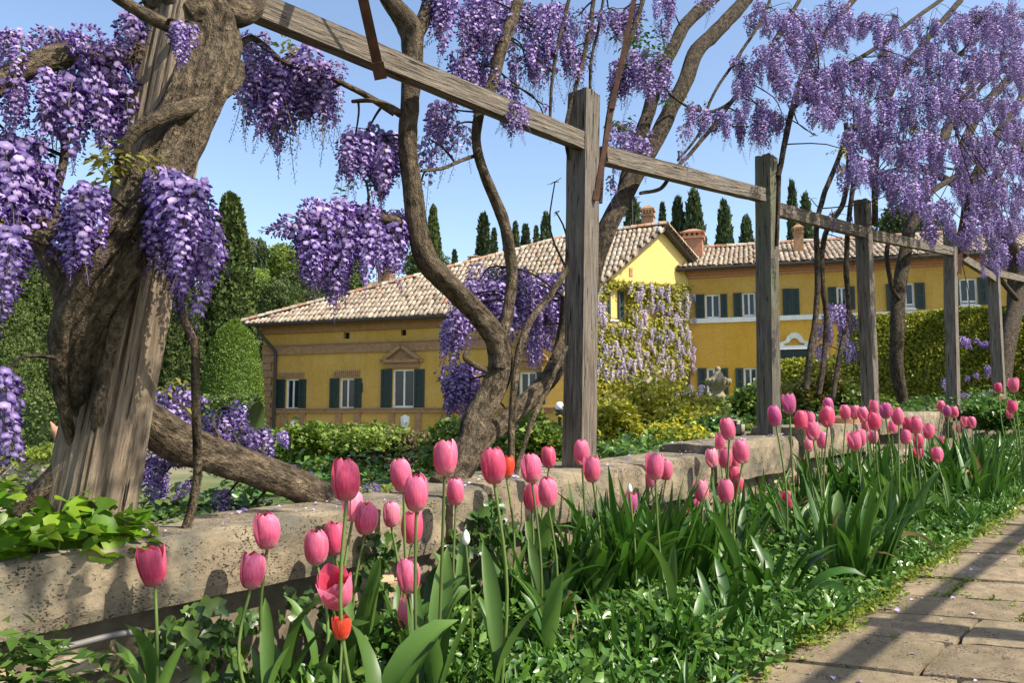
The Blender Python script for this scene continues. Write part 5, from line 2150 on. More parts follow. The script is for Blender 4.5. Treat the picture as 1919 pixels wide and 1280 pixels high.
for a in [
    (320, 330, 52, 22, 11, .09, 'dense', .95), (352, 350, 52, 25, 9, .12, 'dense', .95), (375, 405, 38, 30, 7, .11, 'dense', .9), (330, 395, 50, 20, 7, .14, 'dense', .8), (340, 470, 15, 15, 2, .13, 'dense', .6),
    (152, 365, 34, 28, 8, .04, 'dense', .85), (180, 350, 26, 20, 4, .06, 'dense', .7), (130, 420, 25, 20, 3, .04, 'dense', .7),
    (8, 440, 22, 14, 4, .06, 'dense', .9), (12, 705, 22, 14, 4, .06, 'dense', .85),
    (30, 275, 45, 25, 9, -.22, 'dense', 1.0), (60, 310, 45, 30, 7, -.2, 'dense', 1.0), (10, 250, 25, 20, 4, -.22, 'dense', 1.0), (20, 330, 30, 20, 4, -.2, 'dense', .9), (75, 390, 20, 20, 4, -.22, 'dense', .8),
    (150, 135, 55, 18, 9, -.22, 'dense', .95), (200, 150, 40, 22, 8, -.22, 'dense', .95), (230, 170, 24, 20, 5, -.23, 'dense', .8), (100, 130, 20, 14, 3, -.22, 'dense', .8), (105, 165, 20, 20, 3, -.24, 'loose', 1),
    (20, 75, 35, 20, 6, -.24, 'dense', .6), (140, 75, 40, 20, 6, -.22, 'puff', .8), (215, 95, 20, 12, 3, -.2, 'puff', .8), (100, 60, 20, 10, 3, -.22, 'puff', .6), (20, 150, 24, 24, 4, -.22, 'dense', .7),
    (245, 32, 22, 14, 4, -.22, 'dense', .85), (262, 8, 20, 10, 3, -.22, 'dense', .8), (342, 46, 22, 4, 4, .07, 'dense', .52),
    (480, 75, 24, 22, 6, -.26, 'dense', .7), (545, 110, 50, 25, 12, -.34, 'dense', 1.05), (600, 130, 40, 25, 9, -.34, 'dense', 1.0), (500, 125, 30, 22, 8, -.34, 'dense', 1.05), (620, 170, 25, 18, 5, -.33, 'loose', .95), (555, 170, 35, 20, 7, -.36, 'loose', 1.1), (455, 130, 20, 14, 3, -.3, 'loose', .9), (500, 185, 20, 20, 4, -.35, 'dense', .9),
    (315, 745, 35, 12, 6, -.55, 'puff', .75), (335, 775, 40, 18, 6, -.55, 'puff', .75), (415, 768, 30, 14, 6, -.6, 'puff', .8), (425, 795, 36, 18, 6, -.6, 'puff', .8), (495, 812, 34, 12, 7, -.62, 'puff', .75),
    (285, 860, 34, 20, 8, -.5, 'puff', .7), (300, 900, 20, 10, 3, -.5, 'puff', .7), (560, 885, 30, 9, 5, -.5, 'puff', .6), (425, 935, 20, 18, 5, -.42, 'dense', .45), (360, 905, 12, 10, 2, -.4, 'puff', .5), (700, 910, 26, 10, 4, -.45, 'puff', .5), (470, 955, 14, 8, 2, -.38, 'puff', .4),
]:
    v1.blob(*a)
v1.leaves(215, 305, 22, 16, .06, 'young_leaf', .028)
v1.leaves(275, 315, 26, 6, .08, 'young_leaf', .022)
v1.leaves(140, 150, 40, 5, -.2, 'young_leaf', .025)
v1.leaves(20, 430, 20, 4, .05, 'young_leaf', .022)
v1.leaves(330, 745, 40, 10, -.55, 'young_leaf', .03)
v1.leaves(440, 820, 60, 10, -.6, 'young_leaf', .03)
v1.leaves(520, 95, 40, 8, -.3, 'young_leaf', .025)
v1.done()

# ---- forked vine between the leaning post and the grey post
b = on_t(860, 905, -.22)
v2 = Vine('wisteria', b, 'forked old wisteria with pale twisted trunks between two posts', seed=12, wk=0.74, bk=1.0, bs=0.88)
v2.limb('trunk', [(705, -40, 34), (735, 5, 46), (768, 50, 62), (775, 100, 54), (770, 180, 48), (765, 270, 46), (772, 350, 48), (780, 420, 54), (800, 490, 56), (850, 545, 56), (895, 590, 56), (928, 640, 60), (938, 690, 64), (922, 740, 66), (895, 790, 70), (880, 840, 74), (850, 890, 80), (820, 915, 60)], t=-.24, gnarl=0.13, sides=20, seed=20, twist=0.3, step=7)
v2.limb('limb', [(775, 75, 40), (800, 20, 40), (815, -40, 34)], t=-.24, gnarl=0.08, seed=22)
v2.limb('limb', [(985, -40, 26), (965, 20, 28), (940, 90, 30), (925, 150, 30), (900, 210, 26), (893, 270, 24), (910, 330, 26), (940, 400, 30), (952, 460, 30), (958, 520, 30), (952, 580, 32), (938, 640, 36), (935, 690, 40)], t=-.22, gnarl=0.1, sides=12, seed=24)
v2.limb('stem', [(1062, 505, 14), (1030, 555, 16), (995, 600, 18), (972, 660, 19), (962, 740, 18), (958, 820, 18), (960, 900, 18)], t=-.18, gnarl=0.06, sides=9, seed=26)
v2.limb('limb', [(1062, 560, 30, -.36), (1058, 630, 40, -.36), (1040, 690, 46, -.34), (1000, 740, 48, -.32), (960, 780, 48, -.30), (915, 815, 54, -.27), (880, 860, 60, -.25)], gnarl=0.12, sides=14, seed=28)
v2.limb('stem', [(1062, 650, 12), (1035, 710, 13), (1005, 770, 14), (980, 840, 14), (965, 895, 14)], t=-.15, gnarl=0.05, sides=8, seed=29)
v2.limb('branch', [(750, 212, 22), (728, 198, 18), (700, 188, 13), (660, 190, 9)], t=-.26, gnarl=0.1, sides=8, seed=30)
v2.limb('branch', [(770, 425, 30), (735, 412, 26), (690, 405, 20), (650, 410, 14)], t=-.28, gnarl=0.1, sides=8, seed=31)
v2.limb('branch', [(895, 290, 10), (865, 300, 10), (830, 315, 9), (790, 320, 8)], t=-.24, gnarl=0.06, sides=6, seed=32)
v2.limb('branch', [(925, 700, 18), (890, 685, 15), (870, 670, 10), (880, 650, 8)], t=-.26, gnarl=0.1, sides=7, seed=33)
for a in [
    (690, 248, 45, 18, 10, -.34), (720, 262, 30, 20, 8, -.34), (665, 265, 24, 16, 5, -.34, 'dense', .85), (712, 300, 20, 14, 3, -.34, 'loose', 1.0), (650, 300, 15, 8, 2, -.34, 'loose', .7),
    (640, 392, 55, 16, 13, -.30), (595, 422, 36, 22, 11, -.30), (665, 420, 50, 20, 12, -.30), (725, 405, 40, 14, 9, -.32, 'dense', .9), (565, 455, 18, 14, 5, -.30, 'dense', .8), (625, 445, 45, 16, 8, -.30), (755, 415, 22, 14, 5, -.34, 'dense', .85), (700, 440, 36, 14, 6, -.3, 'dense', .8), (620, 385, 44, 8, 7, -.3, 'puff', .9), (575, 410, 20, 14, 4, -.3, 'puff', .9), (680, 390, 40, 8, 5, -.3, 'puff', .9),
    (960, 520, 50, 16, 14, -.55), (1010, 520, 38, 18, 12, -.55), (900, 530, 36, 16, 12, -.55), (1030, 560, 22, 20, 7, -.55), (860, 575, 22, 16, 6, -.50, 'dense', .9), (985, 570, 40, 16, 8, -.52), (845, 600, 10, 10, 3, -.5, 'dense', .9), (1015, 610, 24, 18, 6, -.55), (940, 505, 60, 8, 6, -.55, 'puff', .9), (865, 560, 16, 8, 3, -.5, 'puff', .8),
    (865, 690, 28, 12, 10, -.48, 'dense', .9), (850, 715, 18, 12, 4, -.48, 'dense', .8), (880, 720, 16, 12, 4, -.48, 'dense', .8),
    (830, -10, 26, 16, 6, -.28), (890, -15, 40, 16, 10, -.3), (930, 5, 24, 16, 5, -.3), (865, 105, 32, 20, 8, -.32, 'dense', .9), (900, 130, 30, 18, 6, -.3), (945, 160, 30, 18, 6, -.28, 'dense', .9), (850, 160, 20, 16, 4, -.3, 'loose', .9),
    (975, 20, 40, 22, 8, -.3, 'loose', .95), (1030, 95, 40, 26, 6, -.3, 'loose', .95), (985, 120, 30, 26, 5, -.28, 'loose', .95), (825, 205, 22, 16, 5, -.34, 'dense', .9), (805, 265, 16, 16, 4, -.34, 'loose', .9), (850, 240, 30, 14, 4, -.3, 'loose', .9),
    (968, 195, 14, 8, 4, -.08, 'dense', .7), (900, 60, 24, 18, 4, -.3, 'loose', .9), (1040, 20, 30, 22, 5, -.3, 'loose', .9), (1015, 200, 22, 20, 4, -.28, 'loose', .9), (1030, 250, 16, 14, 3, -.28, 'loose', .8), (790, 345, 10, 20, 3, -.32, 'loose', .9), (1040, 345, 16, 14, 5, -.3, 'dense', .8), (1042, 400, 12, 10, 3, -.3, 'dense', .7),
]:
    v2.blob(*a)
v2.leaves(638, 378, 8, 3, -.3, 'green_leaf', .03)
v2.leaves(960, 510, 60, 8, -.5, 'young_leaf', .025)
v2.leaves(1000, 60, 60, 8, -.3, 'young_leaf', .022)
v2.done()

# ---- vine by the grey post, climbing to the right
b = on_t(1120, 640, -.30)
v3 = Vine('wisteria', b, 'wisteria with two shade-darkened limbs arching right behind the grey post', seed=13, mat='bark_far', wk=0.76, bk=0.95, bs=0.84)  # canopy shade on these limbs is put into the darker bark colour
v3.limb('trunk', [(1092, 640, 50, -.40), (1105, 520, 52, -.36), (1135, 435, 48), (1165, 375, 44), (1205, 305, 42), (1238, 244, 40), (1262, 195, 38), (1283, 150, 38), (1308, 94, 38), (1354, 46, 36), (1398, -2, 34), (1440, -60, 32)], t=-.30, gnarl=0.1, sides=16, seed=40, twist=.3)
v3.limb('limb', [(1160, 400, 34), (1172, 340, 34), (1190, 285, 34), (1215, 210, 34), (1238, 138, 32), (1258, 94, 32), (1290, 38, 32), (1335, -2, 30), (1390, -60, 28)], t=-.36, gnarl=0.1, sides=12, seed=41)
v3.limb('stem', [(1066, 300, 9), (1060, 240, 10), (1080, 160, 11), (1100, 80, 11), (1112, 0, 11), (1118, -40, 10)], t=-.18, gnarl=0.06, sides=7, seed=42)
v3.limb('stem', [(1030, 235, 8), (1034, 160, 9), (1046, 80, 10), (1068, -10, 10)], t=-.2, gnarl=0.06, sides=6, seed=43)
v3.limb('stem', [(1106, 175, 8), (1108, 110, 8), (1122, 50, 8), (1135, -30, 8)], t=-.2, gnarl=0.06, sides=6, seed=44)
v3.limb('stem', [(1125, 380, 11), (1132, 280, 12), (1146, 190, 13), (1170, 110, 13), (1215, -30, 12)], t=-.16, gnarl=0.06, sides=7, seed=45)
v3.limb('branch', [(1200, 362, 9), (1240, 352, 10), (1262, 320, 10), (1300, 280, 10), (1345, 225, 11), (1400, 150, 11), (1455, 70, 11), (1510, -20, 10)], t=-.2, gnarl=0.08, sides=7, seed=46)
v3.limb('branch', [(1270, 300, 6), (1310, 250, 7), (1335, 180, 7), (1380, 110, 8), (1425, 40, 8), (1450, -20, 7)], t=-.22, gnarl=0.06, sides=6, seed=47)
v3.limb('branch', [(1255, 175, 8), (1300, 205, 7), (1345, 205, 8), (1390, 170, 8), (1430, 110, 8), (1490, 30, 8)], t=-.2, gnarl=0.06, sides=6, seed=48)
for a in [
    (1010, 20, 44, 24, 10, -.22, 'dense', .9), (1060, 60, 34, 24, 8, -.22, 'dense', .85), (1090, 110, 24, 24, 6, -.24, 'loose', .9), (930, 40, 34, 24, 7, -.26, 'dense', .9), (985, 90, 34, 24, 7, -.26, 'dense', .85), (880, 30, 30, 20, 6, -.28, 'dense', .9), (1170, 20, 34, 18, 7, -.24, 'dense', .9), (1240, 40, 24, 16, 4, -.28, 'loose', .9),
    (1200, 110, 44, 20, 12, -.30), (1225, 125, 28, 20, 8, -.30), (1165, 130, 24, 20, 5, -.28, 'dense', .9), (1140, 20, 44, 16, 8, -.26, 'dense', .9), (1105, 40, 30, 16, 4, -.26, 'loose', .9), (1180, 235, 36, 16, 7, -.32, 'dense', .9), (1160, 280, 20, 10, 3, -.32, 'dense', .8), (1205, 250, 20, 14, 4, -.3, 'dense', .9),
    (1310, 200, 24, 14, 5, -.22, 'dense', .8), (1330, 215, 26, 14, 5, -.2, 'dense', .9), (1290, 235, 20, 12, 3, -.22, 'loose', .9), (1270, 285, 20, 6, 2, -.2, 'loose', .6), (1075, 100, 30, 40, 5, -.26, 'loose', .9), (1090, 30, 40, 24, 5, -.26, 'loose', .9),
    (1390, 130, 28, 34, 10, -.12, 'fine', .85), (1420, 200, 36, 20, 10, -.1, 'fine', .9), (1375, 210, 24, 12, 5, -.14, 'fine', .9), (1440, 225, 30, 14, 8, -.1, 'fine', .9), (1400, 240, 20, 10, 4, -.1, 'loose', .9), (1465, 215, 24, 14, 6, -.1, 'fine', .9), (1430, 110, 30, 24, 8, -.1, 'fine', .9), (1255, -10, 30, 14, 6, -.3, 'dense', .8), (1330, -5, 24, 12, 3, -.3, 'loose', .8), (1150, 330, 10, 10, 2, -.3, 'loose', .8),
]:
    v3.blob(*a)
v3.leaves(1185, 60, 34, 22, -.24, 'green_leaf', .035)
v3.leaves(1215, 100, 34, 16, -.24, 'green_leaf', .035)
v3.leaves(1150, 230, 20, 8, -.26, 'green_leaf', .03)
v3.leaves(1240, 175, 16, 6, -.22, 'green_leaf', .03)
v3.leaves(1300, 190, 30, 6, -.2, 'young_leaf', .025)
v3.done()


# ---- the canopy to the right
def tcan(x, j):
    return -0.12 + (x - 1450) / 470.0 * 0.85 + j


CAN = []
for (x, y, rx, ry, n) in [
    (1470, 90, 44, 30, 12), (1445, 20, 44, 24, 9), (1500, 150, 40, 30, 11), (1530, 60, 44, 24, 12), (1480, 20, 30, 14, 6), (1560, 20, 50, 24, 12), (1545, 140, 40, 30, 12), (1580, 200, 40, 24, 10), (1540, 195, 30, 18, 6),
    (1620, 50, 50, 28, 14), (1600, 120, 40, 24, 10), (1650, 110, 44, 24, 11), (1680, 40, 44, 30, 13), (1640, 190, 44, 20, 12), (1600, 250, 40, 18, 9), (1660, 250, 40, 18, 11), (1620, 300, 34, 14, 7),
    (1700, 130, 44, 30, 14), (1740, 60, 50, 30, 14), (1720, 200, 40, 24, 11), (1760, 150, 44, 30, 13), (1700, 280, 40, 18, 11), (1690, 320, 40, 20, 12), (1740, 260, 36, 18, 10), (1730, 340, 36, 16, 8),
]:
    CAN.append((x, y, rx, ry, n, 4))
for (x, y, rx, ry, n) in [
    (1790, 30, 44, 24, 12), (1840, 40, 40, 30, 14), (1890, 30, 40, 30, 15), (1800, 110, 44, 28, 14), (1860, 110, 44, 28, 15), (1910, 120, 30, 34, 12), (1800, 190, 40, 24, 12), (1850, 190, 40, 24, 13), (1905, 210, 34, 30, 13), (1790, 260, 34, 20, 9), (1840, 270, 40, 22, 13), (1895, 290, 40, 24, 14), (1800, 330, 36, 18, 9), (1850, 340, 40, 20, 12), (1905, 360, 30, 20, 10), (1840, 390, 34, 14, 9), (1830, 415, 24, 10, 6), (1880, 420, 30, 14, 8), (1870, 455, 24, 10, 5), (1905, 470, 20, 12, 5), (1900, 70, 30, 30, 9), (1760, 380, 24, 14, 5),
]:
    CAN.append((x, y, rx, ry, n, 5))
b = on_t(1690, 745, -.45)
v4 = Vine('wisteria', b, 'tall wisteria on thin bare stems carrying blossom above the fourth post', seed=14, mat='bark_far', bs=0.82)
v4.limb('trunk', [(1690, 750, 22), (1682, 690, 24), (1680, 620, 24), (1684, 560, 26), (1692, 500, 24), (1705, 430, 22), (1730, 370, 22), (1755, 300, 20), (1780, 230, 18), (1820, 160, 14), (1900, 90, 10)], t=-.3, gnarl=0.12, sides=10, seed=50)
v4.limb('stem', [(1510, 730, 12), (1518, 660, 12), (1530, 580, 11), (1532, 500, 11), (1530, 430, 10), (1542, 370, 10), (1570, 300, 9), (1590, 240, 9)], t=-.2, gnarl=0.06, sides=7, seed=51)
v4.limb('stem', [(1535, 740, 10), (1545, 660, 10), (1548, 590, 10), (1540, 520, 10), (1546, 440, 10), (1580, 380, 10), (1590, 300, 9), (1585, 230, 9)], t=-.24, gnarl=0.06, sides=7, seed=52)
v4.limb('stem', [(1560, 750, 9), (1575, 660, 10), (1590, 590, 10), (1586, 500, 10), (1590, 420, 9), (1600, 340, 9)], t=-.22, gnarl=0.06, sides=7, seed=53)
v4.limb('stem', [(1458, 330, 10), (1470, 270, 11), (1486, 200, 12), (1505, 140, 12), (1540, 70, 12), (1590, 10, 12), (1630, -40, 11)], t=-.1, gnarl=0.06, sides=7, seed=54)
v4.limb('stem', [(1456, 460, 7), (1458, 400, 8), (1460, 330, 9)], t=-.1, gnarl=0.05, sides=6, seed=55)
v4.limb('branch', [(1640, 420, 12), (1640, 330, 11), (1650, 240, 12), (1680, 150, 12), (1740, 70, 12), (1800, 0, 11)], t=0.0, gnarl=0.06, sides=7, seed=56)
v4.limb('branch', [(1490, 200, 8), (1560, 140, 8), (1640, 90, 9), (1720, 30, 9), (1790, -20, 9)], t=.1, gnarl=0.06, sides=6, seed=57)
v4.limb('branch', [(1700, 440, 14), (1720, 400, 14), (1745, 360, 12), (1790, 330, 10), (1830, 300, 9)], t=-.2, gnarl=0.06, sides=7, seed=58)
v4.limb('stem', [(1668, 440, 9), (1662, 480, 9), (1672, 540, 9), (1690, 570, 8), (1692, 620, 9)], t=-.28, gnarl=0.06, sides=6, seed=59)
b = on_t(1895, 720, -.45)
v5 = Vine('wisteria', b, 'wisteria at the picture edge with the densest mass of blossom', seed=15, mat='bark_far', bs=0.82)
v5.limb('trunk', [(1880, 730, 26), (1890, 640, 28), (1905, 560, 30), (1900, 480, 28), (1870, 420, 24), (1830, 370, 22), (1800, 320, 20), (1815, 250, 18), (1860, 180, 16), (1930, 110, 14)], t=-.25, gnarl=0.1, sides=10, seed=70)
v5.limb('limb', [(1800, 480, 26, -.15), (1812, 420, 26, -.1), (1820, 360, 24, 0), (1850, 290, 20, .1), (1890, 220, 18, .2), (1940, 150, 16, .3)], gnarl=0.08, sides=9, seed=71)
v5.limb('limb', [(1840, 420, 18, .1), (1860, 350, 18, .15), (1885, 300, 16, .2), (1940, 230, 14, .3)], gnarl=0.08, sides=8, seed=72)
v5.limb('branch', [(1905, 560, 10), (1880, 530, 9), (1850, 500, 8), (1820, 490, 7)], t=-.2, gnarl=0.06, sides=6, seed=73)
v5.limb('branch', [(1800, 100, 9), (1850, 60, 10), (1930, 20, 10)], t=.5, gnarl=0.06, sides=6, seed=74)
v5.limb('branch', [(1790, 240, 8), (1840, 160, 9), (1920, 110, 10)], t=.5, gnarl=0.06, sides=6, seed=75)
b = on_t(1960, 700, -.4)
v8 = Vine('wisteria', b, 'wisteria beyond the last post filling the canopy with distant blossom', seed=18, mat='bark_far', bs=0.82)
v8.limb('trunk', [(1960, 720, 24), (1950, 600, 24), (1925, 520, 22), (1890, 450, 20), (1850, 380, 18), (1760, 330, 14), (1690, 300, 10)], t=-.3, gnarl=0.1, sides=10, seed=80)
v8.limb('limb', [(1925, 520, 18), (1935, 420, 18), (1920, 300, 16), (1880, 200, 12)], t=-.3, gnarl=0.1, sides=8, seed=81)
rr = random.Random(78)
for (x, y, rx, ry, n) in [(1650, 330, 44, 14, 10), (1700, 360, 50, 14, 13), (1760, 420, 30, 10, 8), (1820, 440, 40, 12, 10), (1880, 400, 44, 16, 13), (1760, 300, 44, 20, 12), (1830, 330, 44, 20, 12), (1890, 350, 34, 20, 10), (1780, 210, 50, 24, 12), (1870, 250, 44, 24, 12), (1620, 260, 44, 20, 10), (1580, 130, 50, 30, 10), (1690, 210, 50, 24, 12), (1740, 110, 50, 30, 10), (1860, 60, 50, 30, 12), (1500, 60, 40, 26, 8), (1640, 150, 50, 24, 10), (1900, 150, 30, 30, 8), (1870, 480, 34, 10, 7), (1590, 315, 26, 10, 5), (1815, 375, 40, 14, 8)]:
    v8.blob(x, y, rx, ry, n, tcan(x, rr.uniform(-.25, .0)), rr.choice(('round', 'round', 'fine')), .9, 0.16)
v8.done()
rr = random.Random(77)
for (x, y, rx, ry, n, w) in CAN:
    v = v4 if w == 4 else v5
    v.blob(x, y, rx, ry, n, tcan(x, rr.uniform(-.12, .12)), rr.choice(('round', 'round', 'fine')), 1.05, 0.14)
for a in [
    (1570, 575, 30, 14, 9, -.34, 'fine', 1.1), (1590, 600, 20, 14, 5, -.34, 'fine', 1.0), (1545, 610, 14, 10, 4, -.34, 'fine', 1.0), (1540, 650, 16, 8, 4, -.34, 'fine', .8), (1580, 640, 20, 8, 4, -.34, 'fine', .9),
    (1560, 405, 36, 12, 6, -.2, 'fine', .8), (1600, 435, 24, 10, 6, -.12, 'fine', .8), (1520, 375, 16, 8, 3, -.2, 'fine', .7), (1578, 450, 18, 8, 4, -.12, 'fine', .8), (1660, 400, 34, 14, 8, -.2, 'fine', .9), (1660, 478, 30, 12, 7, -.32, 'fine', 1.0), (1720, 482, 34, 12, 8, -.32, 'fine', 1.0), (1690, 420, 24, 14, 6, -.2, 'fine', .9), (1725, 395, 24, 12, 5, -.2, 'fine', .9), (1530, 255, 5, 5, 2, -.1, 'loose', .8), (1600, 500, 14, 12, 4, -.3, 'fine', .9), (1625, 215, 10, 8, 2, -.1, 'fine', .8), (1525, 255, 8, 6, 2, -.05, 'fine', .7),
]:
    v4.blob(*a)
for a in [
    (1815, 635, 16, 8, 6, -.6, 'puff', 1.2), (1845, 640, 12, 8, 4, -.6, 'puff', 1.1), (1905, 595, 16, 14, 5, -.4, 'puff', 1.2), (1900, 645, 18, 10, 5, -.4, 'puff', 1.2), (1850, 690, 14, 10, 4, -.5, 'puff', 1.0), (1820, 705, 12, 6, 3, -.5, 'puff', .9), (1770, 715, 10, 6, 3, -.4, 'puff', .8), (1805, 735, 20, 6, 4, -.3, 'puff', .7), (1850, 735, 12, 6, 3, -.3, 'puff', .7), (1840, 455, 24, 10, 5, -.1, 'fine', .9), (1855, 500, 16, 8, 3, -.1, 'fine', .8),
]:
    v5.blob(*a)
v4.leaves(1640, 240, 130, 26, .2, 'young_leaf', .03)
v4.leaves(1720, 270, 30, 10, .2, 'young_leaf', .03)
v5.leaves(1850, 200, 90, 20, .5, 'young_leaf', .03)
v4.done()
v5.done()

# ---- outer vine on the open side of the path: out of the picture, its shade falls on wall and path
b = ST(-1.2, TR + 0.05, zg(-1.2))
v6 = Vine('wisteria', b, 'wisteria on the outer pergola row, known by its dappled shade', seed=16, mat='bark_far')


def limb3(v, name, pts, r):
    C = catmull([Vector(p) for p in pts], 6)
    mb = MB()
    mb.tube(C, list(np.linspace(r, r * 0.5, len(C))), 9, gnarl=0.1, seed=r * 100)
    mb.build(name, M[v.mat], v.o, smooth=True)
    for i in range(0, len(C), 2):
        v.nodes.append((C[i], r))


limb3(v6, 'trunk', [ST(-1.2, TR + .05, zg(-1.2) - .05), ST(-1.3, TR + .1, -.1), ST(-1.15, TR, .5), ST(-1.3, TR + .05, zr_), ST(-1.9, TR, zr_ + .12), ST(-2.8, TR - .1, zr_ + .15)], .05)
limb3(v6, 'limb', [ST(-1.25, TR, zr_ - .1), ST(-1.6, TR + .15, zr_ + .1), ST(-2.2, TR + .2, zr_ + .12), ST(-2.9, TR + .1, zr_ + .2)], .03)
for (s, t, q) in ((-1.6, TR - .45, .16), (-2.3, TR - .5, .1), (-1.2, TR - .6, .2), (-2.8, TR - .4, .12)):
    limb3(v6, 'branch', [v6.near(ST(s, TR, zr_ + .1)), ST(s, (TR + t) / 2 + .2, zr_ + q + .1), ST(s + .1, t, zr_ + q)], .016)
for (s, t, n) in ((-2.0, TR - .1, 7), (-2.7, TR, 7), (-1.5, TR - .25, 5), (-.9, TR + .05, 4), (-2.3, TR - .4, 4), (-1.2, TR - .5, 4)):
    for k in range(n):
        p = ST(s + v6.rr.uniform(-.2, .2), t + v6.rr.uniform(-.12, .12), zr_ + v6.rr.uniform(-.02, .22))
        v6.raceme(p, 'dense', v6.rr.uniform(.8, 1.1))
limb3(v6, 'limb', [ST(-1.2, TR, zr_), ST(-1.25, 2.3, zr_ + .3), ST(-1.3, 1.7, zr_ + .36), ST(-1.5, 1.2, zr_ + .32), ST(-1.9, .9, zr_ + .3)], .022)
for (s, t, n) in ((-1.75, 1.25, 8), (-1.35, 1.15, 6), (-1.55, 1.5, 6), (-.95, 1.3, 4), (-2.1, 1.15, 5), (-.55, 1.2, 3), (-1.2, 1.75, 4)):
    for k in range(n):
        p = ST(s + v6.rr.uniform(-.12, .12), t + v6.rr.uniform(-.1, .1), zr_ + v6.rr.uniform(.12, .34))
        v6.raceme(p, 'dense', v6.rr.uniform(.7, .95))
        v6.twig(v6.near(p), p, .004, .0015)
v6.done()

# ---- pale wisteria trained over the sunny gable of the villa
b = FG.pt(0.5, GZ, 0.15)
v7 = Vine('wall_wisteria', b, 'pale lilac wisteria covering the sunny gable wall of the villa', seed=17, mat='bark_far')
rr = random.Random(31)


def in_gable(px, py):
    if py < 528 + (px - 1140) * 0.06:
        return False
    if 1130 < px < 1170 and 540 < py < 606:
        return False
    if px > 1283 - max(0, py - 690) * 0.25:
        return False
    return True


k = 0
while k < 268:
    px, py = rr.uniform(1100, 1286), rr.uniform(524, 705)
    if not in_gable(px, py) or not in_gable(px, py + 12):
        continue
    if rr.random() > 0.25 + 1.1 * (0.5 + 0.9 * mnoise.noise(Vector((px * .03, py * .025, 7.7)))):
        continue
    u_, z_ = FG.uz(px, py)
    p = FG.pt(u_, z_, 0.16 + rr.uniform(-.03, .12))
    v7.raceme(p, 'pale', rr.uniform(1.5, 2.5), 0.08)
    k += 1
LP, LD, LN = [], [], []
n = 0
while n < 7500:
    px, py = rr.uniform(1095, 1290), rr.uniform(520, 735)
    w = 0.5 + 0.5 * mnoise.noise(Vector((px * 0.022, py * 0.03, 3)))
    if py < 560:
        w = max(w, 0.75)
    if not in_gable(px, py) or rr.random() > w * 1.5 - 0.25:
        continue
    u_, z_ = FG.uz(px, py)
    LP.append(FG.pt(u_, z_, 0.06 + abs(rr.gauss(0, .10)))[:])
    LD.append((FG.n * .5 + FG.u * rr.gauss(0, .8) + ZUP * rr.gauss(-.2, .6))[:])
    LN.append((FG.n + FG.u * rr.gauss(0, .5) + ZUP * rr.gauss(.4, .5))[:])
    n += 1
rg = np.random.default_rng(8)
Ln = 0.13 * (0.6 + 0.8 * rg.random(n))
V, T, A = leaf_arrays(np.array(LP), unit(np.array(LD)), unit(np.array(LN)), Ln, Ln * .3, rg)
o = inst('leaves', np_mesh('wall_leaves', V - np.array(v7.base), T, M['shrub_gold'], A), v7.o)
tag(o, kind='stuff')
mb = MB()
for i in range(7):
    u0 = gx * (0.08 + 0.14 * i)
    pts = catmull([FG.pt(u0, GZ, .1), FG.pt(u0 + rr.uniform(-.3, .3), 0.6, .08), FG.pt(u0 + rr.uniform(-.3, .3), 1.8, .07), FG.pt(u0 + rr.uniform(-.4, .4), 3.2, .06)], 5)
    mb.tube(pts, list(np.linspace(.05, .02, len(pts))), 6, gnarl=.1)
o = mb.build('stems', M['bark_far'], v7.o)
# its end hanging over the corner of the right wing
for i in range(12):
    u_, z_ = FR.uz(rr.uniform(1292, 1302), rr.uniform(545, 690))
    v7.raceme(FR.pt(u_, z_, .12), 'pale', rr.uniform(1.4, 2.2), .06)
# trailing over the golden shrub
for i in range(16):
    p = at(rr.uniform(1255, 1318), rr.uniform(722, 758), 7.0 + rr.uniform(-.3, .3))
    v7.raceme(p, 'pale', rr.uniform(.5, .8), .5)

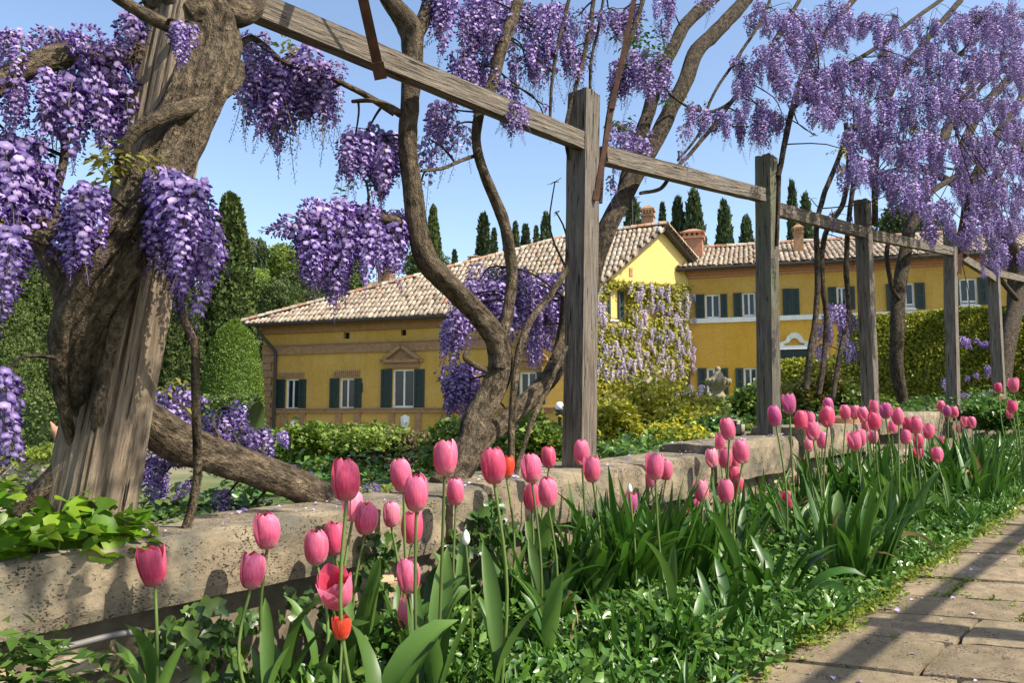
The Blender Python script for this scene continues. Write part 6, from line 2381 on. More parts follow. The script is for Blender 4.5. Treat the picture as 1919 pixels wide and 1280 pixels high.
# ================================================================== TULIPS
def petal_mesh(colour, shape, inner, seed, dend=0.0):
    """one petal of a unit-high flower, wrapped round the +Z axis, middle of the petal at +X"""
    nu, nv = 6, 9
    rg = random.Random(seed)
    ph = rg.uniform(0, 6)
    V, PV, PU, T = [], [], [], []
    wid = 1.04 if not inner else 0.95
    for j in range(nv + 1):
        v = j / nv
        end = {'closed': 0.885, 'loose': 0.74, 'cup': 0.80, 'open': 0.66}[shape] + dend
        th0 = 0.07
        th_ = math.pi * (th0 + (end - th0) * v)
        r = {'closed': 0.325, 'loose': 0.335, 'cup': 0.335, 'open': 0.40}[shape] * math.sin(th_) ** 0.72
        z = (math.cos(math.pi * th0) - math.cos(th_)) / (math.cos(math.pi * th0) - math.cos(math.pi * end))
        if shape == 'open':
            r += 0.05 * v * v
        if inner:
            r *= 0.90
            z *= 0.985
        hw = wid * (0.55 + 0.45 * min(1, v * 3)) * (1 - max(0, (v - 0.62) / 0.38) ** 2.8 * 0.86)
        for i in range(nu + 1):
            u = -1 + 2 * i / nu
            a = u * hw
            rr_ = r + 0.012 * math.sin(v * 7 + ph + u * 2) * v - (0.03 * (1 - u * u) * math.exp(-((v - .5) / .3) ** 2) if False else 0)
            rr_ += 0.022 * math.exp(-(u / 0.22) ** 2) * v * (1 - v) * 2        # mid rib
            rr_ += 0.018 * u * (1 if not inner else 0)                          # overlap like shingles
            tipcurl = 0.03 * max(0, v - 0.85) / 0.15 * (1 if shape != 'closed' else -0.3)
            rr_ += tipcurl
            zz = z + (0.02 * (1 - abs(u)) if v > 0.99 else 0)
            V.append((math.cos(a) * rr_, math.sin(a) * rr_, zz))
            PV.append(v)
            PU.append(min(1, abs(u) ** 1.5 * (0.4 + 0.6 * v) + max(0, v - 0.9) * 5 * 0.6))
    w = nu + 1
    for j in range(nv):
        for i in range(nu):
            b0 = j * w + i
            T += [(b0, b0 + 1, b0 + w + 1), (b0, b0 + w + 1, b0 + w)]
    me = np_mesh('petal', np.array(V), np.array(T), PET[colour], None, smooth=True)
    for nm, vals in (('pv', PV), ('pu', PU)):
        a_ = me.attributes.new(nm, 'FLOAT', 'POINT')
        a_.data.foreach_set('value', vals)
    return me


PETALS = {}


def petals(colour, shape):
    if (colour, shape) not in PETALS:
        PETALS[(colour, shape)] = ([petal_mesh(colour, shape, False, 1 + k, (0, -.035, .02, -.06, .01)[k]) for k in range(5)], [petal_mesh(colour, shape, True, 9 + k, (0, .02, -.03)[k]) for k in range(3)])
    return PETALS[(colour, shape)]


def blade_mesh(seed, L=1.0, w=0.10, bend=0.5, fold=0.3, n=8, lance=True, twist=0.3, mat='strap'):
    """long leaf from the origin: up, then arching over towards +X"""
    rg = random.Random(seed)
    V, A, T = [], [], []
    x = z = 0.0
    ang = math.radians(rg.uniform(70, 88))
    tw = rg.uniform(-twist, twist)
    va = rg.random()
    for j in range(n + 1):
        t = j / n
        if lance:
            hw = w * (0.35 + 1.9 * t) * (1 - t) ** 0.72 * 1.25 if t < 1 else 0.001
        else:
            hw = w * (1 - t ** 2.5) ** 0.8 if t < 1 else 0.001
        c, s = math.cos(tw * t * 3), math.sin(tw * t * 3)
        for u in (-1, 0, 1):
            up = fold * hw * abs(u)
            dy = u * hw * c
            dn = u * hw * s
            nx, nz = -math.sin(ang), math.cos(ang)
            V.append((x + nx * (up + dn), dy, z + nz * (up + dn)))
            A.append(min(1, max(0, va * 0.6 + 0.4 * t * rg.random())))
        ang -= bend * (0.4 + 1.4 * t) / n * 2
        x += math.cos(ang) * L / n
        z += math.sin(ang) * L / n
    for j in range(n):
        for i in range(2):
            b0 = j * 3 + i
            T += [(b0, b0 + 1, b0 + 4), (b0, b0 + 4, b0 + 3)]
    return np_mesh('leaf', np.array(V), np.array(T), M[mat], np.array(A), smooth=True)


TL = [blade_mesh(100 + k, 1.0, 0.095, (0.08, 0.16, 0.28, 0.42, 0.6)[k], 0.45, lance=True, mat='tulip_leaf') for k in range(5)]
SL_ = [blade_mesh(200 + k, 1.0, 0.036, (0.03, 0.05, 0.09, 0.14, 0.22, 0.36, 0.55)[k], 0.25, lance=False, mat='strap') for k in range(7)]
DRY = [blade_mesh(280 + k, 1.0, 0.026, (0.5, 0.9, 1.3)[k], 0.5, lance=False, twist=.9, mat='dry_leaf') for k in range(3)]
BL_ = [blade_mesh(300 + k, 1.0, 0.065, (0.3, 0.42, 0.58, 0.8)[k], 0.3, lance=True, mat='strap') for k in range(4)]

TULIPS = [
    # cx, cy, height px, colour, shape, lean px (stem foot to the left -), label
    (291, 1060, 78, 'D', 'loose', 20, 'solitary pink tulip with gaping petals showing its crimson inside, against the coping'),
    (470, 1068, 72, 'P', 'cup', 8, 'pink tulip with whitish open rim, alone low before the coping'),
    (501, 993, 72, 'P', 'closed', 30, 'dusky closed pink tulip above the whitish rimmed one, its top at the coping edge'),
    (594, 1025, 69, 'P', 'closed', 6, 'plump closed pink tulip over the wide open bowl tulip, touching a darker one'),
    (628, 1008, 66, 'D', 'closed', 10, 'deep pink tulip tucked behind the plump closed one above the open bowl'),
    (650, 896, 84, 'D', 'closed', 12, 'tallest big coral pink tulip of the near group, rising above the coping'),
    (660, 948, 60, 'L', 'closed', 20, 'pale pink tulip half hidden below the tallest near tulip'),
    (684, 970, 64, 'P', 'closed', 14, 'rounded pink tulip in front of the pale one below the tallest near tulip'),
    (636, 1096, 80, 'P', 'open', 8, 'wide open bowl shaped pink tulip showing its red inside and green pistil'),
    (641, 1177, 46, 'R', 'open', 4, 'small ragged red orange tulip lowest in the near group'),
    (733, 962, 52, 'L', 'closed', 10, 'small light pink tulip with ragged top right of the rounded pink one'),
    (757, 889, 66, 'P', 'closed', 26, 'dull pink tulip leaning behind the tall bright one left of the open stone joint'),
    (780, 921, 74, 'P', 'closed', 10, 'tall bright pink tulip overlapping the dull leaning one'),
    (772, 988, 64, 'D', 'cup', 10, 'pink tulip with notched rim directly below the tall bright one'),
    (767, 1078, 70, 'P', 'closed', 14, 'smooth closed pink tulip well below the coping, above the tilted low one'),
    (757, 1144, 64, 'L', 'loose', 2, 'light pink tulip tilted right, lowest of the middle column of tulips'),
    (833, 856, 72, 'P', 'closed', 16, 'large upright pink tulip before the dark villa plinth and vine base'),
    (855, 920, 54, 'P', 'closed', 4, 'small smooth pink tulip just below the large upright one at the vine base'),
    (926, 871, 72, 'D', 'closed', 8, 'large rich pink tulip standing before the forked vine trunk'),
    (949, 874, 44, 'R', 'closed', 0, 'dark red pink tulip peeping from behind the large one at the forked vine'),
    (997, 876, 58, 'P', 'closed', 10, 'upper left pink tulip of the foursome left of the grey post'),
    (1029, 856, 44, 'D', 'closed', 2, 'small deep pink tulip at the back of the foursome left of the grey post'),
    (1027, 921, 60, 'P', 'closed', 8, 'front lower tulip of the foursome left of the grey post'),
    (997, 930, 54, 'D', 'closed', 8, 'rosy tulip behind the front lower one of the foursome left of the grey post'),
    (1091, 847, 50, 'P', 'closed', 8, 'pink tulip overlapping the foot of the grey post'),
    (1111, 878, 52, 'P', 'cup', 2, 'pink tulip at the right foot of the grey post, lower of the two'),
    (1181, 942, 42, 'M', 'loose', 6, 'small mauve pink tulip low among tall strap leaves below the long coping stone'),
    (1228, 873, 54, 'P', 'cup', 4, 'wide pink tulip heading the trio before the long coping stone'),
    (1248, 879, 42, 'P', 'closed', 4, 'narrower right hand tulip of the trio before the long coping stone'),
    (1220, 897, 34, 'L', 'closed', 2, 'paler lower tulip hidden behind the trio before the long coping stone'),
    (1300, 952, 38, 'P', 'loose', 10, 'small split pink tulip, lowest left of the group below the raised coping step'),
    (1318, 919, 44, 'L', 'cup', 4, 'rounded rosy tulip beside the small split one below the coping step'),
    (1362, 919, 48, 'P', 'closed', 2, 'egg shaped pale based tulip on the front right below the coping step'),
    (1386, 909, 36, 'D', 'closed', 0, 'dark pink tulip behind the egg shaped pale based one'),
    (1367, 803, 44, 'P', 'closed', 14, 'highest tulip left of the dark post, before the pale garden stone'),
    (1348, 827, 32, 'P', 'cup', 8, 'smaller tulip just under the highest one left of the dark post'),
    (1336, 858, 38, 'L', 'closed', 4, 'peach edged tulip at the left end of the row at the coping step'),
    (1360, 857, 42, 'P', 'closed', 4, 'middle pink tulip of the row at the coping step'),
    (1376, 862, 34, 'D', 'closed', 4, 'half covered tulip between middle and large ones at the coping step'),
    (1392, 845, 48, 'P', 'closed', 4, 'large smooth tulip at the right end of the row at the coping step'),
    (1376, 886, 32, 'D', 'closed', 2, 'small bright tulip hanging under the row at the coping step'),
    (1476, 937, 38, 'D', 'closed', 6, 'front upper tulip of the overlapping pair low among the periwinkle'),
    (1467, 950, 32, 'D', 'closed', 4, 'back lower tulip of the overlapping pair low among the periwinkle'),
    (1455, 778, 42, 'M', 'closed', 16, 'violet magenta tulip at the foot of the dark post'),
    (1480, 756, 40, 'M', 'cup', 14, 'striped magenta tulip topping the cluster beside the dark post'),
    (1500, 786, 38, 'D', 'closed', 8, 'dusky pink tulip under the striped magenta one'),
    (1518, 785, 30, 'P', 'closed', 6, 'soft pink tulip half behind the dusky one right of the dark post'),
    (1524, 807, 38, 'P', 'cup', 6, 'bright tulip in the middle of the cluster right of the dark post'),
    (1541, 824, 34, 'P', 'closed', 4, 'shiny tulip lowest right in the cluster right of the dark post'),
    (1516, 834, 26, 'L', 'closed', 6, 'small pale tulip lowest left in the cluster right of the dark post'),
    (1551, 780, 42, 'D', 'closed', 6, 'glowing rosy red tulip standing before the green sapling shrub'),
    (1554, 759, 30, 'M', 'closed', 4, 'purple tulip peering over the glowing rosy red one'),
    (1585, 772, 30, 'P', 'closed', 6, 'left tulip of the twin pair before the terracotta pot'),
    (1600, 772, 28, 'P', 'closed', 6, 'right tulip of the twin pair before the terracotta pot'),
    (1621, 776, 30, 'P', 'closed', 4, 'dull pink tulip left of the fourth post foot'),
    (1637, 762, 26, 'P', 'cup', 4, 'tulip right at the foot of the fourth post'),
    (1640, 789, 36, 'D', 'closed', 4, 'vivid tulip below the fourth post foot'),
    (1622, 798, 22, 'D', 'closed', 4, 'tiny dark tulip left of the vivid one below the fourth post'),
    (1660, 769, 32, 'M', 'closed', 2, 'purple magenta tulip right of the fourth post foot'),
    (1604, 826, 38, 'P', 'loose', 10, 'large tulip lowest left in the crowded far clump, behind pale grass blades'),
    (1613, 820, 34, 'P', 'closed', 8, 'tulip pressed behind the large lowest left one of the crowded far clump'),
    (1637, 818, 28, 'L', 'closed', 6, 'pale tulip in the lower left of the crowded far clump, below the vivid one'),
    (1672, 800, 26, 'P', 'closed', 4, 'small tulip under the purple magenta one'),
    (1685, 780, 34, 'P', 'cup', 4, 'broad topped tulip at the upper middle of the crowded far clump'),
    (1702, 796, 32, 'D', 'closed', 4, 'left one of two fused tulips in the centre of the crowded far clump'),
    (1716, 797, 34, 'P', 'closed', 4, 'right one of two fused tulips in the centre of the crowded far clump'),
    (1698, 817, 32, 'P', 'closed', 6, 'tulip below the two fused ones in the crowded far clump'),
    (1722, 826, 30, 'D', 'closed', 8, 'shaded tulip in the lower middle of the crowded far clump'),
    (1740, 808, 30, 'P', 'cup', 8, 'bright open rimmed tulip at the right side of the crowded far clump'),
    (1764, 828, 24, 'P', 'cup', 10, 'ruffled tulip right of the bright open rimmed one, by itself'),
    (1723, 847, 28, 'D', 'closed', 8, 'left tulip of the bottom row in the crowded far clump'),
    (1740, 852, 22, 'L', 'closed', 8, 'smallest middle tulip of the bottom row in the crowded far clump'),
    (1757, 852, 32, 'P', 'closed', 10, 'biggest right tulip of the bottom row in the crowded far clump'),
    (1782, 858, 22, 'R', 'closed', 10, 'coral tulip standing apart, lowest right of the crowded far clump'),
    (1764, 761, 22, 'P', 'closed', 4, 'upper left tulip of the trio at the fifth post foot'),
    (1777, 770, 24, 'M', 'closed', 4, 'mauve middle tulip of the trio at the fifth post foot'),
    (1790, 772, 23, 'P', 'closed', 4, 'right tulip of the trio at the fifth post foot'),
    (1806, 791, 22, 'P', 'cup', 4, 'left tulip of the far pair in tall grass right of the fifth post'),
    (1822, 792, 24, 'P', 'closed', 4, 'right tulip of the far pair in tall grass right of the fifth post'),
    (1798, 803, 18, 'L', 'closed', 4, 'faint tulip under the far pair in tall grass'),
    (1872, 727, 20, 'D', 'closed', 2, 'red pink tulip at the foot of the last post'),
    (1900, 722, 27, 'P', 'loose', 2, 'pale pink tulip highest at the picture edge beside the last post'),
    (1879, 752, 17, 'M', 'closed', 2, 'small mauve tulip below the last post'),
    (1898, 762, 26, 'D', 'closed', 2, 'long coral tulip at the picture edge crossed by a stem'),
    (1892, 776, 18, 'P', 'closed', 2, 'tiny pink tulip under the long coral one at the picture edge'),
    (1787, 994, 14, 'M', 'open', 2, 'fallen over magenta tulip lying at the path edge'),
]
HEAD = 0.094
SHRINK = 0.95
rr = random.Random(99)
TB = []


def make_tulip(cx, cy, h, colour, shape, lean, label, white=False):
    # distance at which a flower of normal size looks this big, kept inside the bed
    Y = HEAD * F / h
    base = at(cx, cy + h / 2, Y)
    s, t = st_of(base)
    t = min(0.80, max(0.10, t))
    if shape == 'open' and colour == 'R':
        t = 0.52
    if shape == 'open' and colour == 'P':
        t = 0.46
    base = on_t(cx, cy + h * 0.5, t)
    top = on_t(cx, cy - h * 0.5, t)
    H = (top - base).length * SHRINK
    s, t = st_of(base)
    foot = Vector(base)
    k = depth(base) / F
    fs, ft = s + rr.uniform(-.05, .05), t + rr.uniform(-.03, .05)
    foot = ST(fs, ft)
    foot += Vector((lean * k, 0, 0))
    fs, ft = st_of(foot)
    if ft < 0.05:
        foot = ST(fs, 0.05)
    foot.z = zg(fs)
    if label.startswith('fallen'):
        base.z = zg(s) + 0.01
    o = empty('tulip', foot, label, 'tulip', 'pink tulips in the bed along the wall')
    axis = (base - foot)
    tilt = Vector((-lean * 0.004 + rr.uniform(-.13, .13), rr.uniform(-.12, .10), 1)).normalized()
    if 'tilted right' in label:
        tilt = Vector((.22, -.05, 1)).normalized()
    if shape == 'open' and colour == 'P':
        tilt = Vector((-.12, -.62, 1)).normalized()
    if label.startswith('fallen'):
        tilt = Vector((.9, .2, .35)).normalized()
    mid = foot.lerp(base, 0.55) + Vector((rr.uniform(-.03, .03), rr.uniform(-.03, .03), 0))
    mid.x = mid.x + (base.x - foot.x) * 0.12
    pts = catmull([foot - Vector((0, 0, .02)), mid, base + tilt * 0.004 * (H / .09)], 5)
    mb = MB()
    r = 0.0042 * (H / 0.09) ** 0.5
    mb.tube(pts, list(np.linspace(r * 1.15, r * 0.9, len(pts))), 6)
    st = mb.build('stem', M['stem'], o, smooth=True)
    rot = Vector((0, 0, 1)).rotation_difference(tilt).to_matrix().to_4x4()
    spin = rr.uniform(0, 2.1)
    po, pi_ = petals(colour, shape)
    for k in range(3):
        for inner, lst in ((False, po), (True, pi_)):
            a = spin + k * 2.0944 + (1.0472 if inner else 0)
            jit = Matrix.Rotation(rr.uniform(-.035, .05), 4, 'Y') if shape != 'closed' else Matrix.Rotation(rr.uniform(-.02, .045), 4, 'Y')
            hs = H * rr.uniform(0.96, 1.03)
            wd = H * rr.uniform(0.95, 1.06)
            m = Matrix.Translation(base - foot) @ rot @ Matrix.Rotation(a, 4, 'Z') @ jit @ Matrix.Diagonal((wd, wd, hs, 1))
            inst('petal', rr.choice(lst), o, m)
    if shape == 'open':
        mb = MB()
        q = base + tilt * H * 0.05
        mb.tube([q, q + tilt * H * 0.34], [H * .05, H * .045], 7)
        q2 = q + tilt * H * 0.34
        mb.lathe(q2, [(H * .075, 0), (H * .085, H * .03), (H * .03, H * .05), (0.001, H * .04)], 6)
        for k in range(6):
            d = Vector((math.cos(k * 1.047), math.sin(k * 1.047), 0))
            mb.tube([q + d * H * .06, q + d * H * .13 + tilt * H * .26], [H * .012, H * .02], 4)
        mb.build('pistil', M['anther'], o)
    if H > 0:
        nl = 3 if depth(base) < 3.5 else 2
        for k in range(nl):
            L = (base.z - foot.z) * rr.uniform(0.42, 0.72)
            L = min(.34, max(.14, L))
            a = rr.uniform(0, 6.28)
            m = Matrix.Translation(Vector((0, 0, 0.01 + 0.04 * k))) @ Matrix.Rotation(a, 4, 'Z') @ Matrix.Diagonal((L, L * rr.uniform(.6, .95), L, 1))
            inst('leaf', rr.choice(TL), o, m)
    TB.append((fs, ft))
    return o


for T_ in TULIPS:
    make_tulip(*T_)

# two unopened whitish buds
for (x, y, h, lb) in ((873, 1008, 30, 'small whitish unopened tulip bud below the short coping stones'), (1180, 916, 18, 'tiny white bud above the mauve pink tulip')):
    p = on_t(x, y, .30)
    s, t = st_of(p)
    k = depth(p) / F
    H = h * k
    f = ST(s + .01, t + .01, zg(s))
    o = empty('tulip_bud', f, lb, 'flower bud')
    mb = MB()
    b0 = p - ZUP * H / 2
    mb.tube(catmull([f, f.lerp(b0, .5) + Vector((.01, 0, 0)), b0], 4), [.004] * 9, 6)
    mb.build('stem', M['stem'], o, smooth=True)
    mb = MB()
    mb.lathe(b0, [(.001, 0), (H * .22, H * .15), (H * .27, H * .4), (H * .2, H * .75), (.001, H)], 8)
    mb.build('bud', M['white'], o, smooth=True)

# ================================================================== STRAP-LEAF CLUMPS
CLUMPS = [
    # foot px, py, n leaves, length, kind, spread, label
    (1130, 1090, 40, .34, 's', .10, 'upright strap leaves standing against the wall below the grey post'),
    (1240, 1040, 44, .27, 's', .12, 'upright strap leaves between the trio of tulips and the small split tulip'),
    (1440, 1010, 44, .32, 's', .12, 'upright strap leaves left of the cluster by the dark post'),
    (1600, 930, 50, .36, 's', .13, 'upright strap leaves close to the wall behind the crowded far clump'),
    (1680, 985, 46, .32, 's', .13, 'strap leaves in front of the crowded far clump'),
    (1760, 890, 50, .36, 's', .15, 'upright strap leaves close to the wall below the trio at the fifth post'),
    (1810, 950, 46, .34, 's', .15, 'bright strap leaves bordering the path beyond the crowded far clump'),
    (880, 1130, 22, .30, 's', .08, 'narrow leaves below the small smooth tulip'),
    (1850, 830, 46, .34, 's', .2, 'tall leaves hiding the far end of the wall before the last post'),
    (1800, 840, 44, .32, 's', .18, 'tall leaves hiding the wall right of the trio at the fifth post'),
    (1010, 1060, 26, .26, 's', .10, 'low strap leaves against the wall behind the foursome of tulips'),
    (1180, 1010, 34, .27, 's', .12, 'strap leaves against the long coping stone behind the trio of tulips'),
    (1290, 985, 34, .27, 's', .12, 'strap leaves against the stone step behind the small split tulip'),
    (1390, 955, 38, .27, 's', .12, 'strap leaves against the wall behind the row of tulips at the step'),
    (1480, 925, 38, .27, 's', .12, 'strap leaves against the wall behind the overlapping tulip pair'),
    (1545, 900, 40, .28, 's', .13, 'strap leaves against the wall under the glowing rosy red tulip'),
    (1650, 880, 40, .28, 's', .14, 'strap leaves against the wall under the vivid tulip'),
    (1720, 865, 40, .28, 's', .14, 'strap leaves against the wall under the fused tulips'),
    (1195, 1135, 60, .40, 's', .11, 'dense stand of tall dark strap leaves next to the mauve pink tulip'),
    (1275, 1115, 52, .32, 's', .11, 'strap leaves under the rosy tulips below the coping step'),
    (1115, 1150, 40, .36, 's', .10, 'strap leaves below the two tulips at the grey post foot'),
    (1010, 1190, 26, .34, 's', .08, 'strap leaves round the stems of the foursome left of the grey post'),
    (930, 1200, 16, .32, 'b', .07, 'broad green leaves beneath the large rich pink tulip'),
    (1350, 1100, 46, .34, 's', .10, 'strap leaves beneath the egg shaped pale based tulip'),
    (1400, 1060, 20, .30, 's', .07, 'strap leaves between the egg shaped tulip and the overlapping pair'),
    (1500, 985, 34, .34, 's', .10, 'strap leaves below the cluster right of the dark post'),
    (1570, 975, 38, .36, 's', .11, 'slender strap leaves with pale blades arching left of the crowded far clump'),
    (1640, 955, 46, .38, 's', .12, 'thick strap leaves under the left half of the crowded far clump'),
    (1715, 940, 46, .36, 's', .12, 'thick strap leaves under the right half of the crowded far clump'),
    (1775, 925, 40, .36, 's', .12, 'strap leaves under the coral tulip standing apart'),
    (1830, 905, 46, .40, 's', .16, 'tall bright grass like leaves in the tulip free stretch right of the coral tulip'),
    (1885, 890, 44, .42, 's', .18, 'tall bright leaves at the picture edge above the path'),
    (1850, 860, 36, .40, 's', .18, 'tall leaves below the far pair of tulips in grass'),
    (1905, 845, 36, .40, 's', .18, 'leaves below the picture edge tulips'),
    (1300, 1250, 26, .22, 'b', .10, 'broad arching leaves spilling onto the path corner at the bottom'),
    (1440, 1150, 26, .27, 'b', .09, 'broad drooping leaves with turned down tips at the path edge'),
    (1380, 1190, 16, .22, 'b', .07, 'broad leaves bending to the path below the drooping ones'),
    (1650, 1010, 24, .22, 'b', .09, 'broad green leaves at the path edge beside the fallen tulip'),
    (1740, 985, 24, .24, 'b', .10, 'arching leaves at the path edge beyond the fallen tulip'),
    (1200, 1270, 26, .20, 's', .09, 'fine narrow leaves at the bottom centre before the broad arching ones'),
    (560, 1265, 12, .30, 'b', .06, 'broad grey green leaves at the stems of the near dusky tulips'),
    (690, 1275, 14, .26, 'b', .07, 'broad pale green leaves rising before the red orange tulip'),
    (800, 1250, 14, .30, 'b', .06, 'broad leaves right of the tilted low tulip'),
    (1080, 1260, 12, .2, 'b', .07, 'broad leaves among periwinkle at the bottom centre'),
]
GC = 'clumps of long leaves in the tulip bed'
rr = random.Random(123)
for (px, py, n, L, kind, spread, lb) in CLUMPS:
    p = on_bed(px, py)
    s, t = st_of(p)
    t = min(t, .66 if kind == 's' else .84)
    p = ST(s, t, zg(s))
    o = empty('leaf_clump', p, lb, 'plant', GC)
    for k in range(int(n * (1.35 if kind == 's' else 1.0))):
        a, q = rr.uniform(0, 6.28), math.sqrt(rr.random()) * spread * 1.15
        ll = L * rr.uniform(.6, 1.12) * (1.22 if kind == 's' else 1.1)
        me = rr.choice(SL_ if kind == 's' else BL_)
        if rr.random() < .05:
            me = rr.choice(DRY)
        m = Matrix.Translation(Vector((math.cos(a) * q, math.sin(a) * q, -.01))) @ Matrix.Rotation(a + rr.uniform(-1.2, 1.2), 4, 'Z') @ Matrix.Diagonal((ll, ll * rr.uniform(.8, 1.25), ll, 1))
        inst('leaf', me, o, m)

# ================================================================== GROUND COVER
rg = np.random.default_rng(55)


def cover(name, n, srange, trange, leaf, mat, hfun, label, seed, up=0.55, aspect=0.30, reject=None):
    rg = np.random.default_rng(seed)
    P = []
    while len(P) < n:
        s = srange[0] + (srange[1] - srange[0]) * rg.random() ** 1.35
        t = rg.uniform(*trange)
        if t > edge_t(s) + 0.02:
            continue
        if reject and reject(s, t, rg):
            continue
        h = hfun(s, t)
        p = ST(s, t, zg(s) + h * (0.15 + 0.95 * rg.random()))
        P.append(p[:])
    P = np.array(P)
    D = unit(rg.normal(0, 1, (n, 3)) * np.array([1, 1, .45]) + np.array([0, 0, up * .5]))
    N = unit(rg.normal(0, .62, (n, 3)) + np.array([.25, -.2, 1]))
    Ln = leaf * (0.55 + 0.8 * rg.random(n))
    V, T, A = leaf_arrays(P, D, N, Ln, Ln * aspect, rg)
    o = inst(name, np_mesh(name, V, T, M[mat], A))
    return tag(o, label, 'ground cover', kind='stuff')


def mound(s, t):
    q = Vector((s * 2.6, t * 3.2, 1.0))
    return 0.035 + 0.13 * max(0, mnoise.noise(q) + 0.45) * (1 - 0.65 * sstep(.62, .95, t))


cover('periwinkle', 42000, (-2.4, 6.5), (-.02, 1.0), .034, 'cover', mound, 'glossy periwinkle leaves carpeting the tulip bed', 56, up=1.0, aspect=.33)
cover('bed_grass', 9000, (-2.4, 7.5), (-.04, .95), .085, 'strap', lambda s, t: .05 + .05 * max(0, mnoise.noise(Vector((s * 2, t * 2, 5)))), 'fine grassy leaves between the tulip stems', 57, up=2.2, aspect=.06, reject=lambda s, t, r: mnoise.noise(Vector((s * 1.8, t * 2, 9))) < -.05)

# blue periwinkle flowers
FLW = None


def flower_mesh():
    V, T = [(0, 0, .002)], []
    for k in range(5):
        a = k * 2 * math.pi / 5
        for da, r, z in ((-.3, .7, .12), (-.36, 1, .16), (.16, 1.0, .16), (.34, .7, .12)):
            V.append((math.cos(a + da) * r, math.sin(a + da) * r, z))
        b0 = 1 + 4 * k
        T += [(0, b0, b0 + 3), (b0, b0 + 1, b0 + 2), (b0, b0 + 2, b0 + 3)]
    return np_mesh('periwinkle_flower', np.array(V), np.array(T), M['blue_flower'], np.full(len(V), .5))


FLW = flower_mesh()
for (x, y, lb) in ((1655, 981, 'blue periwinkle flower in the leaves behind the fallen tulip'), (1478, 1021, 'blue periwinkle flower below the overlapping tulip pair'), (1437, 1034, 'darker blue periwinkle flower beside the drooping leaves'), (1525, 1106, 'blue periwinkle flower nearest the paving edge'), (1337, 1115, 'pale blue periwinkle flower among strap leaves'), (1164, 1020, 'blue periwinkle flower behind tall strap leaves')):
    p = on_bed(x, y)
    s, t = st_of(p)
    p = ST(s, t, zg(s)) + Vector((0, -.03, mound(s, t) + .03))
    d = ray(x, y)
    p = d * (p.length / d.length)
    o = inst('periwinkle_flower', FLW)
    tl = (Vector((0, 0, 1)) * .8 - d.normalized() * .8).normalized()
    o.matrix_basis = Matrix.Translation(p) @ Vector((0, 0, 1)).rotation_difference(tl).to_matrix().to_4x4() @ Matrix.Scale(.014, 4)
    tag(o, lb, 'flower', 'blue periwinkle flowers in the bed')

# ivy on the rubble and weeds at the lower corner
def leaf_patch(name, pts, n, leaf, mat, label, seed, face=None, aspect=.42, cat='plant', heart=True, kind=None):
    """leaves round the given (point, radius) spots; face = direction they look at"""
    rg = np.random.default_rng(seed)
    rr = random.Random(seed)
    P, D, N = [], [], []
    for i in range(n):
        c, r = rr.choice(pts)
        P.append((c + Vector((rr.gauss(0, r), rr.gauss(0, r), rr.gauss(0, r * (.8 if heart or name == 'weed_plant' else .28)))))[:])
        f = face or ZUP
        N.append((f + Vector((rr.gauss(0, .45), rr.gauss(0, .45), rr.gauss(0, .35))))[:])
        D.append((rr.gauss(0, 1), rr.gauss(0, 1), rr.gauss(-.3, .6)))
    P, D, N = np.array(P), unit(np.array(D)), unit(np.array(N))
    D = unit(D - N * (D * N).sum(1)[:, None])
    c0 = pts[0][0]
    Ln = leaf * (.55 + .8 * rg.random(n))
    if heart:
        o = empty(name, c0, label, cat)
        for i in range(n):
            d, nn = Vector(D[i]), Vector(N[i])
            m = Matrix((d, nn.cross(d), nn)).transposed().to_4x4() @ Matrix.Scale(Ln[i], 4)
            m.translation = Vector(P[i]) - c0
            inst('leaf', HEART[mat][i % 4], o, m)
        return o
    V, T, A = leaf_arrays(P, D, N, Ln, Ln * aspect, rg)
    o = inst(name, np_mesh(name, V - np.array(c0), T, M[mat], A))
    o.location = c0
    return tag(o, label, cat, None, 'stuff')


def heart_mesh(mat, seed):
    rg = random.Random(seed)
    prof = [(0, 0), (-.14, .30), (.04, .50), (.36, .46), (.72, .24), (1.0, 0), (.72, -.24), (.36, -.46), (.04, -.50), (-.14, -.30)]
    if mat == 'ivy':
        prof = [(0, 0), (-.20, .30), (.10, .55), (.30, .28), (.62, .30), (1.0, 0), (.62, -.30), (.30, -.28), (.10, -.55), (-.20, -.30)]
    V = [(a, b, .25 * abs(b) - .18 * a * a + rg.uniform(-.04, .04)) for a, b in prof] + [(.35, 0, -.03)]
    return np_mesh('leaf', np.array(V), np.array([(10, j, (j + 1) % 10) for j in range(10)]), M[mat], np.full(11, rg.random()))


HEART = {m: [heart_mesh(m, 5 * k + 1) for k in range(4)] for m in ('heart_leaf', 'ivy')}


def spots_t(lst):
    return [(on_t(x, y, t), r) for x, y, t, r in lst]


